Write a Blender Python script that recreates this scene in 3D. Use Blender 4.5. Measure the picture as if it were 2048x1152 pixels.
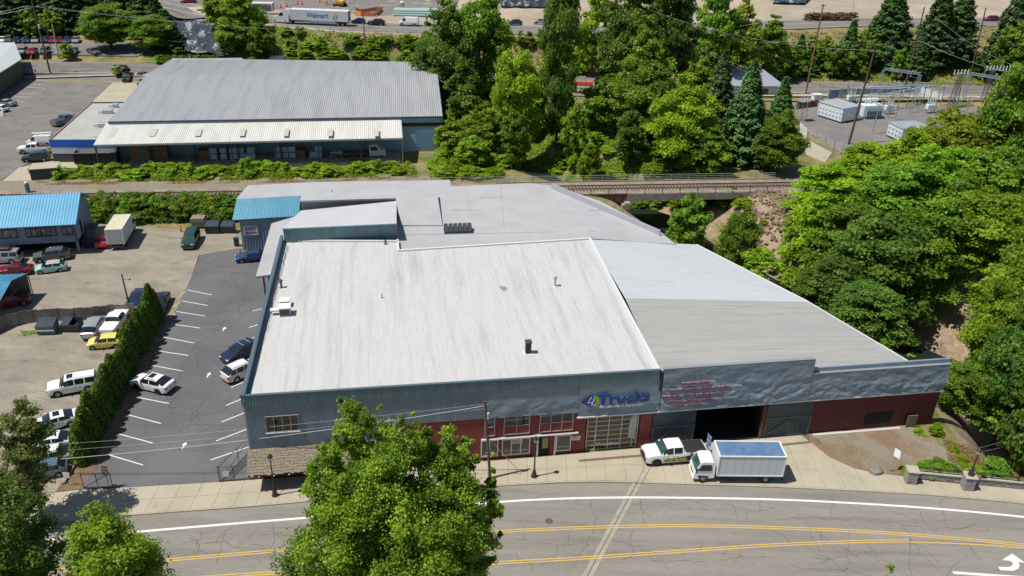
import bpy, bmesh, math, random
import numpy as np
from mathutils import Vector, Matrix, noise
R = math.radians
scene = bpy.context.scene
for _o in list(bpy.data.objects): bpy.data.objects.remove(_o)
col = scene.collection

# ------------------------------------------------------------------ camera, light, exposure
CAM_H, FOC = 53.7, 1700.0                    # camera height (m), focal length in units of a 2048 wide frame
_n = np.array([-94.0, 3270.0, FOC]); _n /= np.linalg.norm(_n)
_fw = np.array([0, 0, 1.0]) - _n * _n[2]; _fw /= np.linalg.norm(_fw)
_r = np.cross(_n, _fw); _r = _r if _r[0] > 0 else -_r
cam_data = bpy.data.cameras.new('camera'); cam = bpy.data.objects.new('camera', cam_data); col.objects.link(cam)
cam_data.sensor_width = 36; cam_data.lens = FOC / 2048 * 36; cam_data.clip_start = 0.5; cam_data.clip_end = 4000
ax = [Vector((_r[i], _fw[i], -_n[i])) for i in range(3)]    # image right, image down, forward in world axes
cam.matrix_world = Matrix(((ax[0][0], -ax[1][0], -ax[2][0], 0), (ax[0][1], -ax[1][1], -ax[2][1], 0),
                           (ax[0][2], -ax[1][2], -ax[2][2], CAM_H), (0, 0, 0, 1)))
scene.camera = cam

SUN_EL, SUN_AZ = 62.5, 199.0                 # degrees; azimuth of the sun measured from +X towards +Y
sd = bpy.data.lights.new('sun', 'SUN'); sd.energy = 4.9; sd.angle = R(0.5); sd.color = (1.0, 0.955, 0.88)
sun = bpy.data.objects.new('sun', sd); col.objects.link(sun)
tosun = Vector((math.cos(R(SUN_EL)) * math.cos(R(SUN_AZ)), math.cos(R(SUN_EL)) * math.sin(R(SUN_AZ)), math.sin(R(SUN_EL))))
sun.rotation_euler = tosun.to_track_quat('Z', 'Y').to_euler(); sun.location = (0, 0, 120)
world = bpy.data.worlds.new('World'); scene.world = world; world.use_nodes = True
wn = world.node_tree; wn.nodes.clear()
sky = wn.nodes.new('ShaderNodeTexSky'); sky.sky_type = 'NISHITA'; sky.sun_disc = False
sky.sun_elevation = R(SUN_EL); sky.sun_rotation = R(90 - SUN_AZ); sky.air_density = 1.0; sky.dust_density = 0.6; sky.ozone_density = 1.5
bg = wn.nodes.new('ShaderNodeBackground'); bg.inputs[1].default_value = 0.075
wo = wn.nodes.new('ShaderNodeOutputWorld'); wn.links.new(sky.outputs[0], bg.inputs[0]); wn.links.new(bg.outputs[0], wo.inputs[0])
vs = scene.view_settings; vs.view_transform = 'Standard'; vs.look = 'None'; vs.gamma = 1; vs.use_curve_mapping = False; vs.exposure = 0.1
scene.render.engine = 'CYCLES'
scene.cycles.max_bounces = 5; scene.cycles.diffuse_bounces = 3; scene.cycles.glossy_bounces = 3; scene.cycles.transmission_bounces = 3; scene.cycles.transparent_max_bounces = 6

# ------------------------------------------------------------------ surveying helpers
def sstep(t): t = np.clip(t, 0, 1); return t * t * (3 - 2 * t)
CREEK = [(-6, 200), (-1, 178), (8, 162), (27, 146), (35, 128), (46, 111), (58, 97), (61, 85), (60.5, 74), (62, 62), (63, 40), (64, -60)]
def creek_d(X, Y):
    d = np.full(np.shape(X), 1e9)
    for (x0, y0), (x1, y1) in zip(CREEK[:-1], CREEK[1:]):
        dx, dy = x1 - x0, y1 - y0
        t = np.clip(((X - x0) * dx + (Y - y0) * dy) / (dx * dx + dy * dy), 0, 1)
        d = np.minimum(d, np.hypot(X - x0 - t * dx, Y - y0 - t * dy))
    return d
def T(X, Y):
    """height of the ground (m)"""
    X = np.asarray(X, float); Y = np.asarray(Y, float)
    yh = np.interp(X, [-90, -50, -28, -2, 15, 77, 104, 150, 260], [243, 232.5, 231, 232.5, 234.5, 253, 262, 269, 280])
    a = np.interp(Y, [206.3, 209.4, 222.8, 223.4], [0, 1, 1, 1.2])
    hw = a + sstep((Y - 223.4) / np.maximum(yh - 223.4, 2)) * 7.3
    lot = np.interp(Y, [206.3, 209.4, 222, 224.5, 248, 262], [0, 1, 1, 2.1, 2.4, 8.5])
    w = sstep((X + 100) / 16)
    h = hw * w + lot * (1 - w)
    d = creek_d(X, Y)
    g = -7.4 * (1 - sstep((d - 3.2) / 11.0)) * sstep((Y - 66.5) / 1.6) * sstep((207 - Y) / 12)
    return h + g
_C = np.array([0, 0, CAM_H])
def ray(px, py):
    c = np.array([px - 1024, py - 576, FOC]); return np.array([c @ _r, c @ _fw, -(c @ _n)])
def G(px, py, z=0.0):
    """world point at height z seen at a point of the 2048 x 1152 survey frame"""
    d = ray(px, py); t = (z - CAM_H) / d[2]; return Vector((d[0] * t, d[1] * t, z))
def g(px, py, off=0.0):
    """the same on the terrain"""
    d = ray(px, py); zs = np.arange(11, -9, -0.04); t = (zs - CAM_H) / d[2]
    X, Y = d[0] * t, d[1] * t; ok = np.nonzero(zs <= T(X, Y))[0]
    i = ok[0] if len(ok) else len(zs) - 1
    return Vector((X[i], Y[i], float(T(X[i], Y[i])) + off))
def PX(p):
    c = _r * p[0] + _fw * p[1] - _n * (p[2] - CAM_H); return 1024 + FOC * c[0] / c[2], 576 + FOC * c[1] / c[2]
def HT(x, y, py):
    lo, hi = -12.0, 50.0
    for _ in range(40):
        m = (lo + hi) / 2
        if PX((x, y, m))[1] > py: lo = m
        else: hi = m
    return lo
def X_at(px, Y, z):
    lo, hi = -400.0, 400.0
    for _ in range(40):
        m = (lo + hi) / 2
        if PX((m, Y, z))[0] < px: lo = m
        else: hi = m
    return lo

# ------------------------------------------------------------------ materials
MATS = {}
def mat(name, c, rough=0.8, metal=0.0, c2=None, scale=1.0, stretch=(1, 1, 1), c3=None, s3=0.15, fine=0.0, fscale=25.0, bump=0.0, bscale=8.0,
        trans=0.0, lo=0.4, hi=0.62, lo3=0.5, hi3=0.68, spec=0.5, coords='Object', emit=0, detail=6, rot=0.0):
    if name in MATS: return MATS[name]
    m = bpy.data.materials.new(name); m.use_nodes = True; nt = m.node_tree; N = nt.nodes; Lk = nt.links
    b = N['Principled BSDF']; b.inputs['Roughness'].default_value = rough; b.inputs['Metallic'].default_value = metal
    b.inputs['Specular IOR Level'].default_value = spec
    b.inputs['Base Color'].default_value = (*c, 1)
    tc = N.new('ShaderNodeTexCoord'); mp = N.new('ShaderNodeMapping'); mp.inputs['Scale'].default_value = stretch; mp.inputs['Rotation'].default_value = (0, 0, rot)
    Lk.new(tc.outputs[coords], mp.inputs[0])
    cur = None
    def noise_mix(cur, colA, colB, sc, lo, hi, det=6):
        t = N.new('ShaderNodeTexNoise'); t.inputs['Scale'].default_value = sc; t.inputs['Detail'].default_value = det; t.inputs['Roughness'].default_value = 0.62
        Lk.new(mp.outputs[0], t.inputs['Vector'])
        r = N.new('ShaderNodeMapRange'); r.inputs[1].default_value = lo; r.inputs[2].default_value = hi; Lk.new(t.outputs[0], r.inputs[0])
        x = N.new('ShaderNodeMix'); x.data_type = 'RGBA'; Lk.new(r.outputs[0], x.inputs[0])
        if cur is None: x.inputs[6].default_value = (*colA, 1)
        else: Lk.new(cur, x.inputs[6])
        x.inputs[7].default_value = (*colB, 1)
        return x.outputs[2]
    if c2: cur = noise_mix(None, c, c2, scale, lo, hi, detail)
    if c3: cur = noise_mix(cur, c, c3, s3, lo3, hi3)
    if fine:
        t = N.new('ShaderNodeTexNoise'); t.inputs['Scale'].default_value = fscale; t.inputs['Detail'].default_value = 3
        Lk.new(mp.outputs[0], t.inputs['Vector'])
        r = N.new('ShaderNodeMapRange'); r.inputs[1].default_value = 0.25; r.inputs[2].default_value = 0.75; r.inputs[3].default_value = 1 - fine; r.inputs[4].default_value = 1 + fine
        Lk.new(t.outputs[0], r.inputs[0])
        h = N.new('ShaderNodeHueSaturation'); Lk.new(r.outputs[0], h.inputs['Value'])
        if cur is None: h.inputs['Color'].default_value = (*c, 1)
        else: Lk.new(cur, h.inputs['Color'])
        cur = h.outputs[0]
    if cur is not None: Lk.new(cur, b.inputs['Base Color'])
    if bump:
        t = N.new('ShaderNodeTexNoise'); t.inputs['Scale'].default_value = bscale; t.inputs['Detail'].default_value = 5
        Lk.new(mp.outputs[0], t.inputs['Vector'])
        bp = N.new('ShaderNodeBump'); bp.inputs['Strength'].default_value = bump; bp.inputs['Distance'].default_value = 0.1
        Lk.new(t.outputs[0], bp.inputs['Height']); Lk.new(bp.outputs[0], b.inputs['Normal'])
    MATS[name] = m
    return m
def leafmat(name, ca, cb, trans=0.40, rough=0.46):
    """leaf colour from the per-leaf tint attribute, a little light through the blade"""
    if name in MATS: return MATS[name]
    m = bpy.data.materials.new(name); m.use_nodes = True; nt = m.node_tree; N = nt.nodes; Lk = nt.links
    b = N['Principled BSDF']; b.inputs['Roughness'].default_value = rough; b.inputs['Specular IOR Level'].default_value = 0.28
    at = N.new('ShaderNodeAttribute'); at.attribute_name = 'tint'
    oi = N.new('ShaderNodeObjectInfo')
    x = N.new('ShaderNodeMix'); x.data_type = 'RGBA'; x.inputs[6].default_value = (*ca, 1); x.inputs[7].default_value = (*cb, 1)
    Lk.new(at.outputs['Fac'], x.inputs[0])
    h = N.new('ShaderNodeHueSaturation'); Lk.new(x.outputs[2], h.inputs['Color'])
    r = N.new('ShaderNodeMapRange'); r.inputs[3].default_value = 0.92; r.inputs[4].default_value = 1.42; Lk.new(oi.outputs['Random'], r.inputs[0]); Lk.new(r.outputs[0], h.inputs['Value'])
    r2 = N.new('ShaderNodeMapRange'); r2.inputs[3].default_value = 0.492; r2.inputs[4].default_value = 0.512; Lk.new(oi.outputs['Random'], r2.inputs[0]); Lk.new(r2.outputs[0], h.inputs['Hue'])
    Lk.new(h.outputs[0], b.inputs['Base Color'])
    tr = N.new('ShaderNodeBsdfTranslucent'); hh = N.new('ShaderNodeHueSaturation'); hh.inputs['Value'].default_value = 1.8; hh.inputs['Hue'].default_value = 0.485
    Lk.new(h.outputs[0], hh.inputs['Color']); Lk.new(hh.outputs[0], tr.inputs[0])
    ms = N.new('ShaderNodeMixShader'); ms.inputs[0].default_value = trans; Lk.new(b.outputs[0], ms.inputs[1]); Lk.new(tr.outputs[0], ms.inputs[2])
    Lk.new(ms.outputs[0], N['Material Output'].inputs[0])
    MATS[name] = m; return m
def paint(name, c, rough=0.3, metal=0.0): 
    m = mat('paint_' + name, c, rough, metal, fine=0.04, fscale=3)
    m.node_tree.nodes['Principled BSDF'].inputs['Coat Weight'].default_value = 0.35
    return m

# ------------------------------------------------------------------ object helpers
def tag(o, label=None, cat=None, group=None, kind=None):
    if label: o['label'] = label
    if cat: o['category'] = cat
    if group: o['group'] = group
    if kind: o['kind'] = kind
    return o
def empty(name, loc=(0, 0, 0), rz=0.0, label=None, cat=None, group=None, kind=None):
    o = bpy.data.objects.new(name, None); col.objects.link(o); o.location = loc; o.rotation_euler = (0, 0, rz); o.empty_display_size = 0.3
    return tag(o, label, cat, group, kind)
def link(name, me, m=None, parent=None, loc=None, rz=None):
    o = bpy.data.objects.new(name, me); col.objects.link(o)
    if m is not None and not len(me.materials): me.materials.append(m)
    if parent is not None: o.parent = parent
    if loc is not None: o.location = loc
    if rz is not None: o.rotation_euler = (0, 0, rz)
    return o
def copy_tree(o, parent=None):
    c = o.copy(); col.objects.link(c); c.parent = parent
    for ch in list(o.children): copy_tree(ch, c)
    return c
class MB:
    """collects shapes for one mesh"""
    def __init__(s): s.v = []; s.f = []
    def add(s, vs, fs):
        k = len(s.v); s.v += [tuple(v) for v in vs]; s.f += [tuple(i + k for i in f) for f in fs]; return s
    def poly(s, pts): return s.add(pts, [tuple(range(len(pts)))])
    def box(s, x0, x1, y0, y1, z0, z1, bev=0.0):
        if bev <= 0:
            return s.add([(x0, y0, z0), (x1, y0, z0), (x1, y1, z0), (x0, y1, z0), (x0, y0, z1), (x1, y0, z1), (x1, y1, z1), (x0, y1, z1)],
                         [(0, 3, 2, 1), (4, 5, 6, 7), (0, 1, 5, 4), (1, 2, 6, 5), (2, 3, 7, 6), (3, 0, 4, 7)])
        b = bev; ring = lambda z, e: [(x0 + e, y0, z), (x1 - e, y0, z), (x1, y0 + e, z), (x1, y1 - e, z), (x1 - e, y1, z), (x0 + e, y1, z), (x0, y1 - e, z), (x0, y0 + e, z)]
        ins = lambda z: [(x0 + b, y0 + b, z), (x1 - b, y0 + b, z), (x1 - b, y0 + b, z), (x1 - b, y1 - b, z), (x1 - b, y1 - b, z), (x0 + b, y1 - b, z), (x0 + b, y1 - b, z), (x0 + b, y0 + b, z)]
        vs = ring(z0 + b, b) + ring(z1 - b, b) + [(x0 + b, y0 + b, z1), (x1 - b, y0 + b, z1), (x1 - b, y1 - b, z1), (x0 + b, y1 - b, z1), (x0 + b, y0 + b, z0), (x1 - b, y0 + b, z0), (x1 - b, y1 - b, z0), (x0 + b, y1 - b, z0)]
        f = [(i, (i + 1) % 8, 8 + (i + 1) % 8, 8 + i) for i in range(8)]
        f += [(16, 17, 18, 19), (23, 22, 21, 20), (8, 9, 17, 16), (10, 11, 18, 17), (12, 13, 19, 18), (14, 15, 16, 19), (9, 10, 17), (11, 12, 18), (13, 14, 19), (15, 8, 16)]
        f += [(1, 0, 20, 21), (3, 2, 21, 22), (5, 4, 22, 23), (7, 6, 23, 20), (2, 1, 21), (4, 3, 22), (6, 5, 23), (0, 7, 20)]
        return s.add(vs, f)
    def prism(s, pts, z0, z1, top=True, bottom=False):
        n = len(pts); zt = z1 if hasattr(z1, '__len__') else [z1] * n; zb = z0 if hasattr(z0, '__len__') else [z0] * n
        vs = [(p[0], p[1], zb[i]) for i, p in enumerate(pts)] + [(p[0], p[1], zt[i]) for i, p in enumerate(pts)]
        f = [(i, (i + 1) % n, n + (i + 1) % n, n + i) for i in range(n)]
        if top: f.append(tuple(range(n, 2 * n)))
        if bottom: f.append(tuple(range(n - 1, -1, -1)))
        return s.add(vs, f)
    def tube(s, pts, r, seg=6, cap=True):
        pts = [Vector(p) for p in pts]; rr = r if hasattr(r, '__len__') else [r] * len(pts); vs = []; k = len(pts)
        for i, p in enumerate(pts):
            d = (pts[min(i + 1, k - 1)] - pts[max(i - 1, 0)])
            d = d.normalized() if d.length > 1e-6 else Vector((0, 0, 1))
            a = d.cross(Vector((0, 0, 1)) if abs(d.z) < 0.9 else Vector((1, 0, 0))).normalized(); b = d.cross(a)
            for j in range(seg):
                t = 2 * math.pi * j / seg; vs.append(tuple(p + a * (rr[i] * math.cos(t)) + b * (rr[i] * math.sin(t))))
        f = [(i * seg + j, i * seg + (j + 1) % seg, (i + 1) * seg + (j + 1) % seg, (i + 1) * seg + j) for i in range(k - 1) for j in range(seg)]
        if cap: f += [tuple(range(seg - 1, -1, -1)), tuple(range((k - 1) * seg, k * seg))]
        return s.add(vs, f)
    def lathe(s, prof, seg=10, c=(0, 0, 0)):
        vs = [(c[0] + r * math.cos(2 * math.pi * j / seg), c[1] + r * math.sin(2 * math.pi * j / seg), c[2] + z) for r, z in prof for j in range(seg)]
        k = len(prof)
        f = [(i * seg + j, i * seg + (j + 1) % seg, (i + 1) * seg + (j + 1) % seg, (i + 1) * seg + j) for i in range(k - 1) for j in range(seg)]
        f += [tuple(range(seg - 1, -1, -1)), tuple(range((k - 1) * seg, k * seg))]
        return s.add(vs, f)
    def obox(s, p0, p1, w, h, up=(0, 0, 1)):
        """beam from p0 to p1, w wide, h high (p on its centre line)"""
        p0, p1 = Vector(p0), Vector(p1); d = (p1 - p0).normalized(); upv = Vector(up)
        if abs(d.dot(upv)) > 0.98: upv = Vector((0, 1, 0))
        a = d.cross(upv).normalized() * (w / 2); b = a.cross(d).normalized() * (h / 2)
        return s.add([p0 - a - b, p0 + a - b, p0 + a + b, p0 - a + b, p1 - a - b, p1 + a - b, p1 + a + b, p1 - a + b],
                     [(0, 3, 2, 1), (4, 5, 6, 7), (0, 1, 5, 4), (1, 2, 6, 5), (2, 3, 7, 6), (3, 0, 4, 7)])
    def strip(s, pts, w, z=None, h0=0.0):
        """flat ribbon along a line of points"""
        P = [Vector(p) for p in pts]; L_ = []; R_ = []
        for i, p in enumerate(P):
            d = (P[min(i + 1, len(P) - 1)] - P[max(i - 1, 0)]); d.z = 0; d = d.normalized() if d.length > 1e-6 else Vector((1, 0, 0)); nn = Vector((-d.y, d.x, 0))
            ww = w[i] if hasattr(w, '__len__') else w
            for Q, sg in ((L_, 1), (R_, -1)):
                q = p + nn * (sg * ww / 2); q.z = (p.z if z is None else z) + h0; Q.append(tuple(q))
        k = len(P); return s.add(L_ + R_, [(i, k + i, k + i + 1, i + 1) for i in range(k - 1)])
    def mesh(s, name, m=None, smooth=None):
        me = bpy.data.meshes.new(name); me.from_pydata(s.v, [], s.f); me.update()
        if m is not None: me.materials.append(m)
        if smooth: 
            me.shade_smooth(); me.set_sharp_from_angle(angle=R(smooth))
        return me
    def build(s, name, m, parent=None, smooth=None, fixn=False, **k):
        me = s.mesh(name, m, smooth)
        if fixn:
            b = bmesh.new(); b.from_mesh(me); bmesh.ops.recalc_face_normals(b, faces=b.faces); b.to_mesh(me); b.free()
        return link(name, me, None, parent, **k)
def text(name, body, size, m, parent, loc, rot, ext=0.02, bold=0.0, sx=1.0, align='LEFT', spacing=1.0):
    cu = bpy.data.curves.new(name, 'FONT'); cu.body = body; cu.size = size; cu.extrude = ext; cu.offset = bold; cu.align_x = align; cu.space_character = spacing
    cu.resolution_u = 3
    o = bpy.data.objects.new(name, cu); col.objects.link(o)
    dg = bpy.context.evaluated_depsgraph_get(); me = bpy.data.meshes.new_from_object(o.evaluated_get(dg)); bpy.data.objects.remove(o)
    me.materials.clear(); me.materials.append(m); me.name = name
    o = link(name, me, None, parent); o.location = loc; o.rotation_euler = rot; o.scale = (sx, 1, 1)
    return o
def rng(seed): return np.random.default_rng(seed)
def vnoise(P, s, seed=0.0):
    return np.array([noise.noise(Vector((p[0] * s + seed, p[1] * s - seed, p[2] * s if len(p) > 2 else 0))) for p in P])
# ------------------------------------------------------------------ ground, creek, roads, markings
m_grass = mat('dry_grass_ground', (0.26, 0.195, 0.08), 0.95, c2=(0.10, 0.125, 0.03), scale=0.22, lo=0.38, hi=0.6, c3=(0.27, 0.20, 0.11), s3=0.07, fine=0.3, fscale=2.5, bump=0.6, bscale=3)
m_bank = mat('creek_bank_soil', (0.30, 0.215, 0.155), 0.95, c2=(0.20, 0.175, 0.075), scale=0.22, lo=0.48, hi=0.62, c3=(0.17, 0.115, 0.085), s3=0.5, fine=0.35, fscale=3.5, bump=0.8, bscale=4)
m_sand = mat('construction_sand', (0.40, 0.33, 0.235), 0.95, c2=(0.30, 0.26, 0.21), scale=0.05, lo=0.42, hi=0.6, c3=(0.30, 0.21, 0.10), s3=0.03, fine=0.12, fscale=0.8)
m_gravel = mat('yard_gravel', (0.23, 0.202, 0.158), 0.95, c2=(0.305, 0.268, 0.21), scale=0.11, lo=0.4, hi=0.62, c3=(0.185, 0.165, 0.125), s3=0.24, fine=0.22, fscale=5, bump=0.4, bscale=12, stretch=(1, 1.9, 1), rot=.35)
def grid_axis(parts):
    out = []
    for a, b, st in parts: out += list(np.arange(a, b, st))
    return np.array(out + [parts[-1][1]])
gx = grid_axis([(-1500, -300, 300), (-300, -156, 16), (-156, -30, 2.5), (-30, 84, 1.1), (84, 170, 2.5), (170, 330, 16), (330, 1530, 300)])
gy = grid_axis([(-400, 0, 80), (0, 66, 6), (66, 205, 1.1), (205, 330, 2.2), (330, 490, 20), (490, 1990, 300)])
XX, YY = np.meshgrid(gx, gy); ZZ = T(XX, YY)
cd = creek_d(XX, YY)
nz = vnoise(np.c_[XX.ravel(), YY.ravel(), XX.ravel() * 0], 0.35).reshape(XX.shape)
rough = sstep((12 - cd) / 4) * sstep((YY - 68) / 3) * sstep((205 - YY) / 10) * (cd > 1)
ZZ = ZZ + nz * 0.55 * rough + np.where((YY > 246) & (YY < 330) & (XX > -60), nz * 0.25, 0)
ZZ = np.minimum(ZZ, np.where((cd > 15) & (YY < 200), -0.02, 99))     # clear of the paved sheets
nx_, ny_ = len(gx), len(gy)
verts = np.c_[XX.ravel(), YY.ravel(), ZZ.ravel()]
idx = np.arange(nx_ * ny_).reshape(ny_, nx_)
faces = np.c_[idx[:-1, :-1].ravel(), idx[:-1, 1:].ravel(), idx[1:, 1:].ravel(), idx[1:, :-1].ravel()]
me = bpy.data.meshes.new('ground'); me.from_pydata(verts.tolist(), [], faces.tolist())
fc = verts[faces].mean(1); fd = creek_d(fc[:, 0], fc[:, 1])
yh_f = np.interp(fc[:, 0], [-90, -50, -28, -2, 15, 77, 104, 150, 260], [243, 232.5, 231, 232.5, 234.5, 253, 262, 269, 280])
mi = np.zeros(len(fc), int)
mi[(fd < 13.5) & (fc[:, 1] > 66) & (fc[:, 1] < 152) & (fc[:, 0] > 12)] = 1
mi[(fc[:, 1] > yh_f + 12) & (fc[:, 0] > -108)] = 2
mi[(fc[:, 1] > 300)] = 2
me.materials.append(m_grass); me.materials.append(m_bank); me.materials.append(m_sand)
me.polygons.foreach_set('material_index', mi); me.update(); me.shade_smooth()
tag(link('ground', me), kind='structure')

m_water = mat('creek_water', (0.012, 0.018, 0.014), 0.45, fine=0.1, bump=.5, bscale=3, spec=.25)
w = MB(); w.strip([(x, y, 0) for x, y in CREEK if y > 68] , 5.5, z=-6.75); tag(w.build('creek_water', m_water), kind='structure')

ZL = 0.12          # level of pavement, lot and yard above the carriageway
m_road = mat('road_asphalt', (0.205, 0.188, 0.163), 0.9, c2=(0.245, 0.225, 0.195), scale=0.55, lo=0.38, hi=0.62, c3=(0.155, 0.143, 0.125), s3=0.8, fine=0.16, fscale=14, stretch=(0.10, 1, 1), bump=0.15, bscale=30, lo3=0.52, hi3=0.75)
m_lot = mat('lot_asphalt', (0.100, 0.101, 0.106), 0.88, c2=(0.128, 0.128, 0.13), scale=0.13, lo=0.4, hi=0.62, fine=0.15, fscale=12, bump=0.15, bscale=25)
m_oldlot = mat('grey_lot_asphalt', (0.165, 0.152, 0.138), 0.9, c2=(0.19, 0.176, 0.16), scale=0.1, c3=(0.115, 0.108, 0.10), s3=0.3, fine=0.12, fscale=5)
m_conc = mat('pavement_concrete', (0.40, 0.355, 0.265), 0.85, c2=(0.345, 0.305, 0.225), scale=0.35, lo=0.4, hi=0.65, c3=(0.29, 0.255, 0.19), s3=0.9, lo3=0.6, hi3=0.8, fine=0.08, fscale=9)
m_joint = mat('joint_dirt', (0.12, 0.10, 0.075), 0.95, fine=0.2)
m_white = mat('road_paint_white', (0.70, 0.69, 0.65), 0.7, c2=(0.52, 0.50, 0.45), scale=3, lo=0.5, hi=0.75, fine=0.05)
m_yellow = mat('road_paint_yellow', (0.60, 0.385, 0.085), 0.7, c2=(0.42, 0.285, 0.09), scale=2, lo=0.5, hi=0.75)
m_tar = mat('crack_tar', (0.085, 0.077, 0.066), 0.85); m_tar2 = mat('lot_crack_tar', (0.045, 0.044, 0.043), 0.85)

KERB = [(-400, 1110), (-150, 1075), (0, 1056), (217, 1035), (512, 1014), (612, 1005), (800, 988), (1006, 972.7), (1130, 966), (1211, 965), (1377, 970), (1583, 977), (1769, 986), (1903, 995), (2048, 1009), (2300, 1040), (2700, 1100)]
kw = np.array([G(x, y, 0)[:2] for x, y in KERB])
kerbY = lambda X: float(np.interp(X, kw[:, 0], kw[:, 1]))
nw = lambda X: float(np.interp(X, [-15, 0], [15.2, 17.7]))      # width of the carriageway
rp = MB(); xs = np.linspace(-120, 130, 60)
for a, b in zip(xs[:-1], xs[1:]): rp.poly([(a, kerbY(a) - nw(a) - .1, 0.004), (b, kerbY(b) - nw(b) - .1, 0.004), (b, kerbY(b), 0.004), (a, kerbY(a), 0.004)])
tag(rp.build('road', m_road), kind='structure')

npv = MB()
for a, b in zip(xs[:-1], xs[1:]): ya, yb = kerbY(a) - nw(a), kerbY(b) - nw(b); npv.add([(a, ya - 3.4, ZL), (b, yb - 3.4, ZL), (b, yb, ZL), (a, ya, ZL), (a, ya, -.05), (b, yb, -.05)], [(0, 1, 2, 3), (3, 2, 5, 4)])
tag(npv.build('near_pavement', m_conc), kind='structure')
# facade frame of the big building: x along the street front, y away from the street
FA = math.atan(0.1718598); FO = Vector((-23.87, -23.87 * 0.1718598 + 66.72966, 0))
FU = Vector((math.cos(FA), math.sin(FA), 0)); FV = Vector((-math.sin(FA), math.cos(FA), 0))
def W(u, v, z=0.0): return FO + FU * u + FV * v + Vector((0, 0, z))
def loc_(p): d = Vector(p) - FO; return Vector((d.dot(FU), d.dot(FV), p[2]))
def Lp(px, py, z): return loc_(G(px, py, z))
def FP(px, py, off=0.0):
    """point of the facade plane (moved off metres towards the street) seen at a survey pixel -> (u, z)"""
    d = Vector(ray(px, py)); C = Vector((0, 0, CAM_H)); P0 = FO - FV * off
    t = (P0 - C).dot(FV) / d.dot(FV); P = C + d * t - P0; return P.dot(FU), P.z

# back edge of the pavement
BACK = [(-400, 1060), (0, 1000), (135, 981), (330, 970), (508, 959.5), (1001, 920.5), (1274, 896.5), (1515, 877.5), (1619, 868.6), (1628, 893), (1660, 915), (1700, 934), (1736, 945), (1804, 951), (1829, 958), (1919, 967), (2048, 978), (2300, 1003), (2700, 1050)]
bw = np.array([G(x, y, ZL)[:2] for x, y in BACK]); 
for i in range(1, len(bw)): bw[i, 0] = max(bw[i, 0], bw[i - 1, 0] + 1e-3)
backY = lambda X: float(np.interp(X, bw[:, 0], bw[:, 1]))
pav = MB(); xs = np.arange(-60, 100, 0.8)
for a, b in zip(xs[:-1], xs[1:]): pav.poly([(a, kerbY(a) + 0.14, ZL - 0.03), (b, kerbY(b) + 0.14, ZL - 0.03), (b, backY(b), ZL - 0.03), (a, backY(a), ZL - 0.03)])
pavement = tag(pav.build('pavement', m_joint), kind='structure')
xs = np.arange(-55, 96, 1.9); rr = rng(3)
for a, b in zip(xs[:-1], xs[1:]):
    k0, k1, b0, b1 = kerbY(a) + 0.16, kerbY(b) + 0.16, backY(a), backY(b)
    wid = min(b0 - k0, b1 - k1)
    if wid < 0.2: continue
    n = 1 if wid < 2.6 else (2 if wid < 6 else 3); j = 0.012
    for i in range(n):
        t0, t1 = i / n, (i + 1) / n
        y = lambda k, bb, t: k + (bb - k) * t
        c = [(a + j, y(k0, b0, t0) + j), (b - j, y(k1, b1, t0) + j), (b - j, y(k1, b1, t1) - j), (a + j, y(k0, b0, t1) - j)]
        s = MB(); s.prism(c, ZL - 0.1, ZL + rr.uniform(-0.002, 0.002)); s.build('paving_slab', m_conc, pavement)
for a, b in zip(np.arange(-55, 95, 3.0), np.arange(-52, 98, 3.0)):
    s = MB(); s.prism([(a + .01, kerbY(a)), (b - .01, kerbY(b)), (b - .01, kerbY(b) + 0.15), (a + .01, kerbY(a) + 0.15)], -0.05, ZL + 0.003); s.build('kerb_stone', m_conc, pavement)

# flat sheets of the yard, the lot and the ground behind
def sheet(name, pts, m, z, depth=0.1, kind='structure'):
    s = MB(); P = [(p[0], p[1]) for p in pts]; s.prism(P, z - depth, z); o = s.build(name, m, None, fixn=True); return tag(o, kind=kind)
sheet('gravel_yard', [G(-500, 1075, 0), G(0, 1001, 0), G(137, 982, 0), G(190, 935, 0), G(376, 575, 0), G(398, 512, 0), G(482, 497, 0), W(-1, 50), W(-8, 58), G(-300, 412, 0)], m_gravel, 0.10)
sheet('parking_lot', [G(150, 979, ZL), G(330, 969.5, ZL), G(500, 959.5, ZL), W(0.3, 0.2), W(0.3, 54), G(482, 496, ZL), G(400, 511, ZL), G(380, 560, ZL), G(225, 895, ZL), G(183, 943, ZL)], m_lot, ZL)
m_soil = mat('bark_soil', (0.135, 0.085, 0.05), 0.95, c2=(0.20, 0.14, 0.085), scale=1.2, fine=0.3, fscale=8, bump=0.5)
sheet('planting_strip', [G(112, 983, .1), G(160, 979, .1), G(190, 942, .1), G(222, 905, .1), G(340, 635, .1), G(318, 628, .1), G(180, 880, .1), G(150, 925, .1)], m_soil, 0.13)
m_dirt = mat('dirt_corner', (0.19, 0.13, 0.075), 0.95, c2=(0.225, 0.195, 0.15), scale=0.22, lo=0.42, hi=0.56, c3=(0.33, 0.29, 0.22), s3=2.2, lo3=0.62, hi3=0.7, fine=0.25, fscale=8, bump=0.5, bscale=10)
pts = [W(55.9, -0.05), W(67.5, 0.3), G(1850, 870, .06), G(1900, 905, .06), G(1925, 935, .06), G(1915, 962, .06), G(1829, 957, .06), G(1804, 950, .06), G(1736, 946, .06), G(1700, 935, .06), G(1660, 916, .06), G(1628, 894, .06)]
sheet('dirt_corner', pts, m_dirt, 0.10, 0.4)
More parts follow.
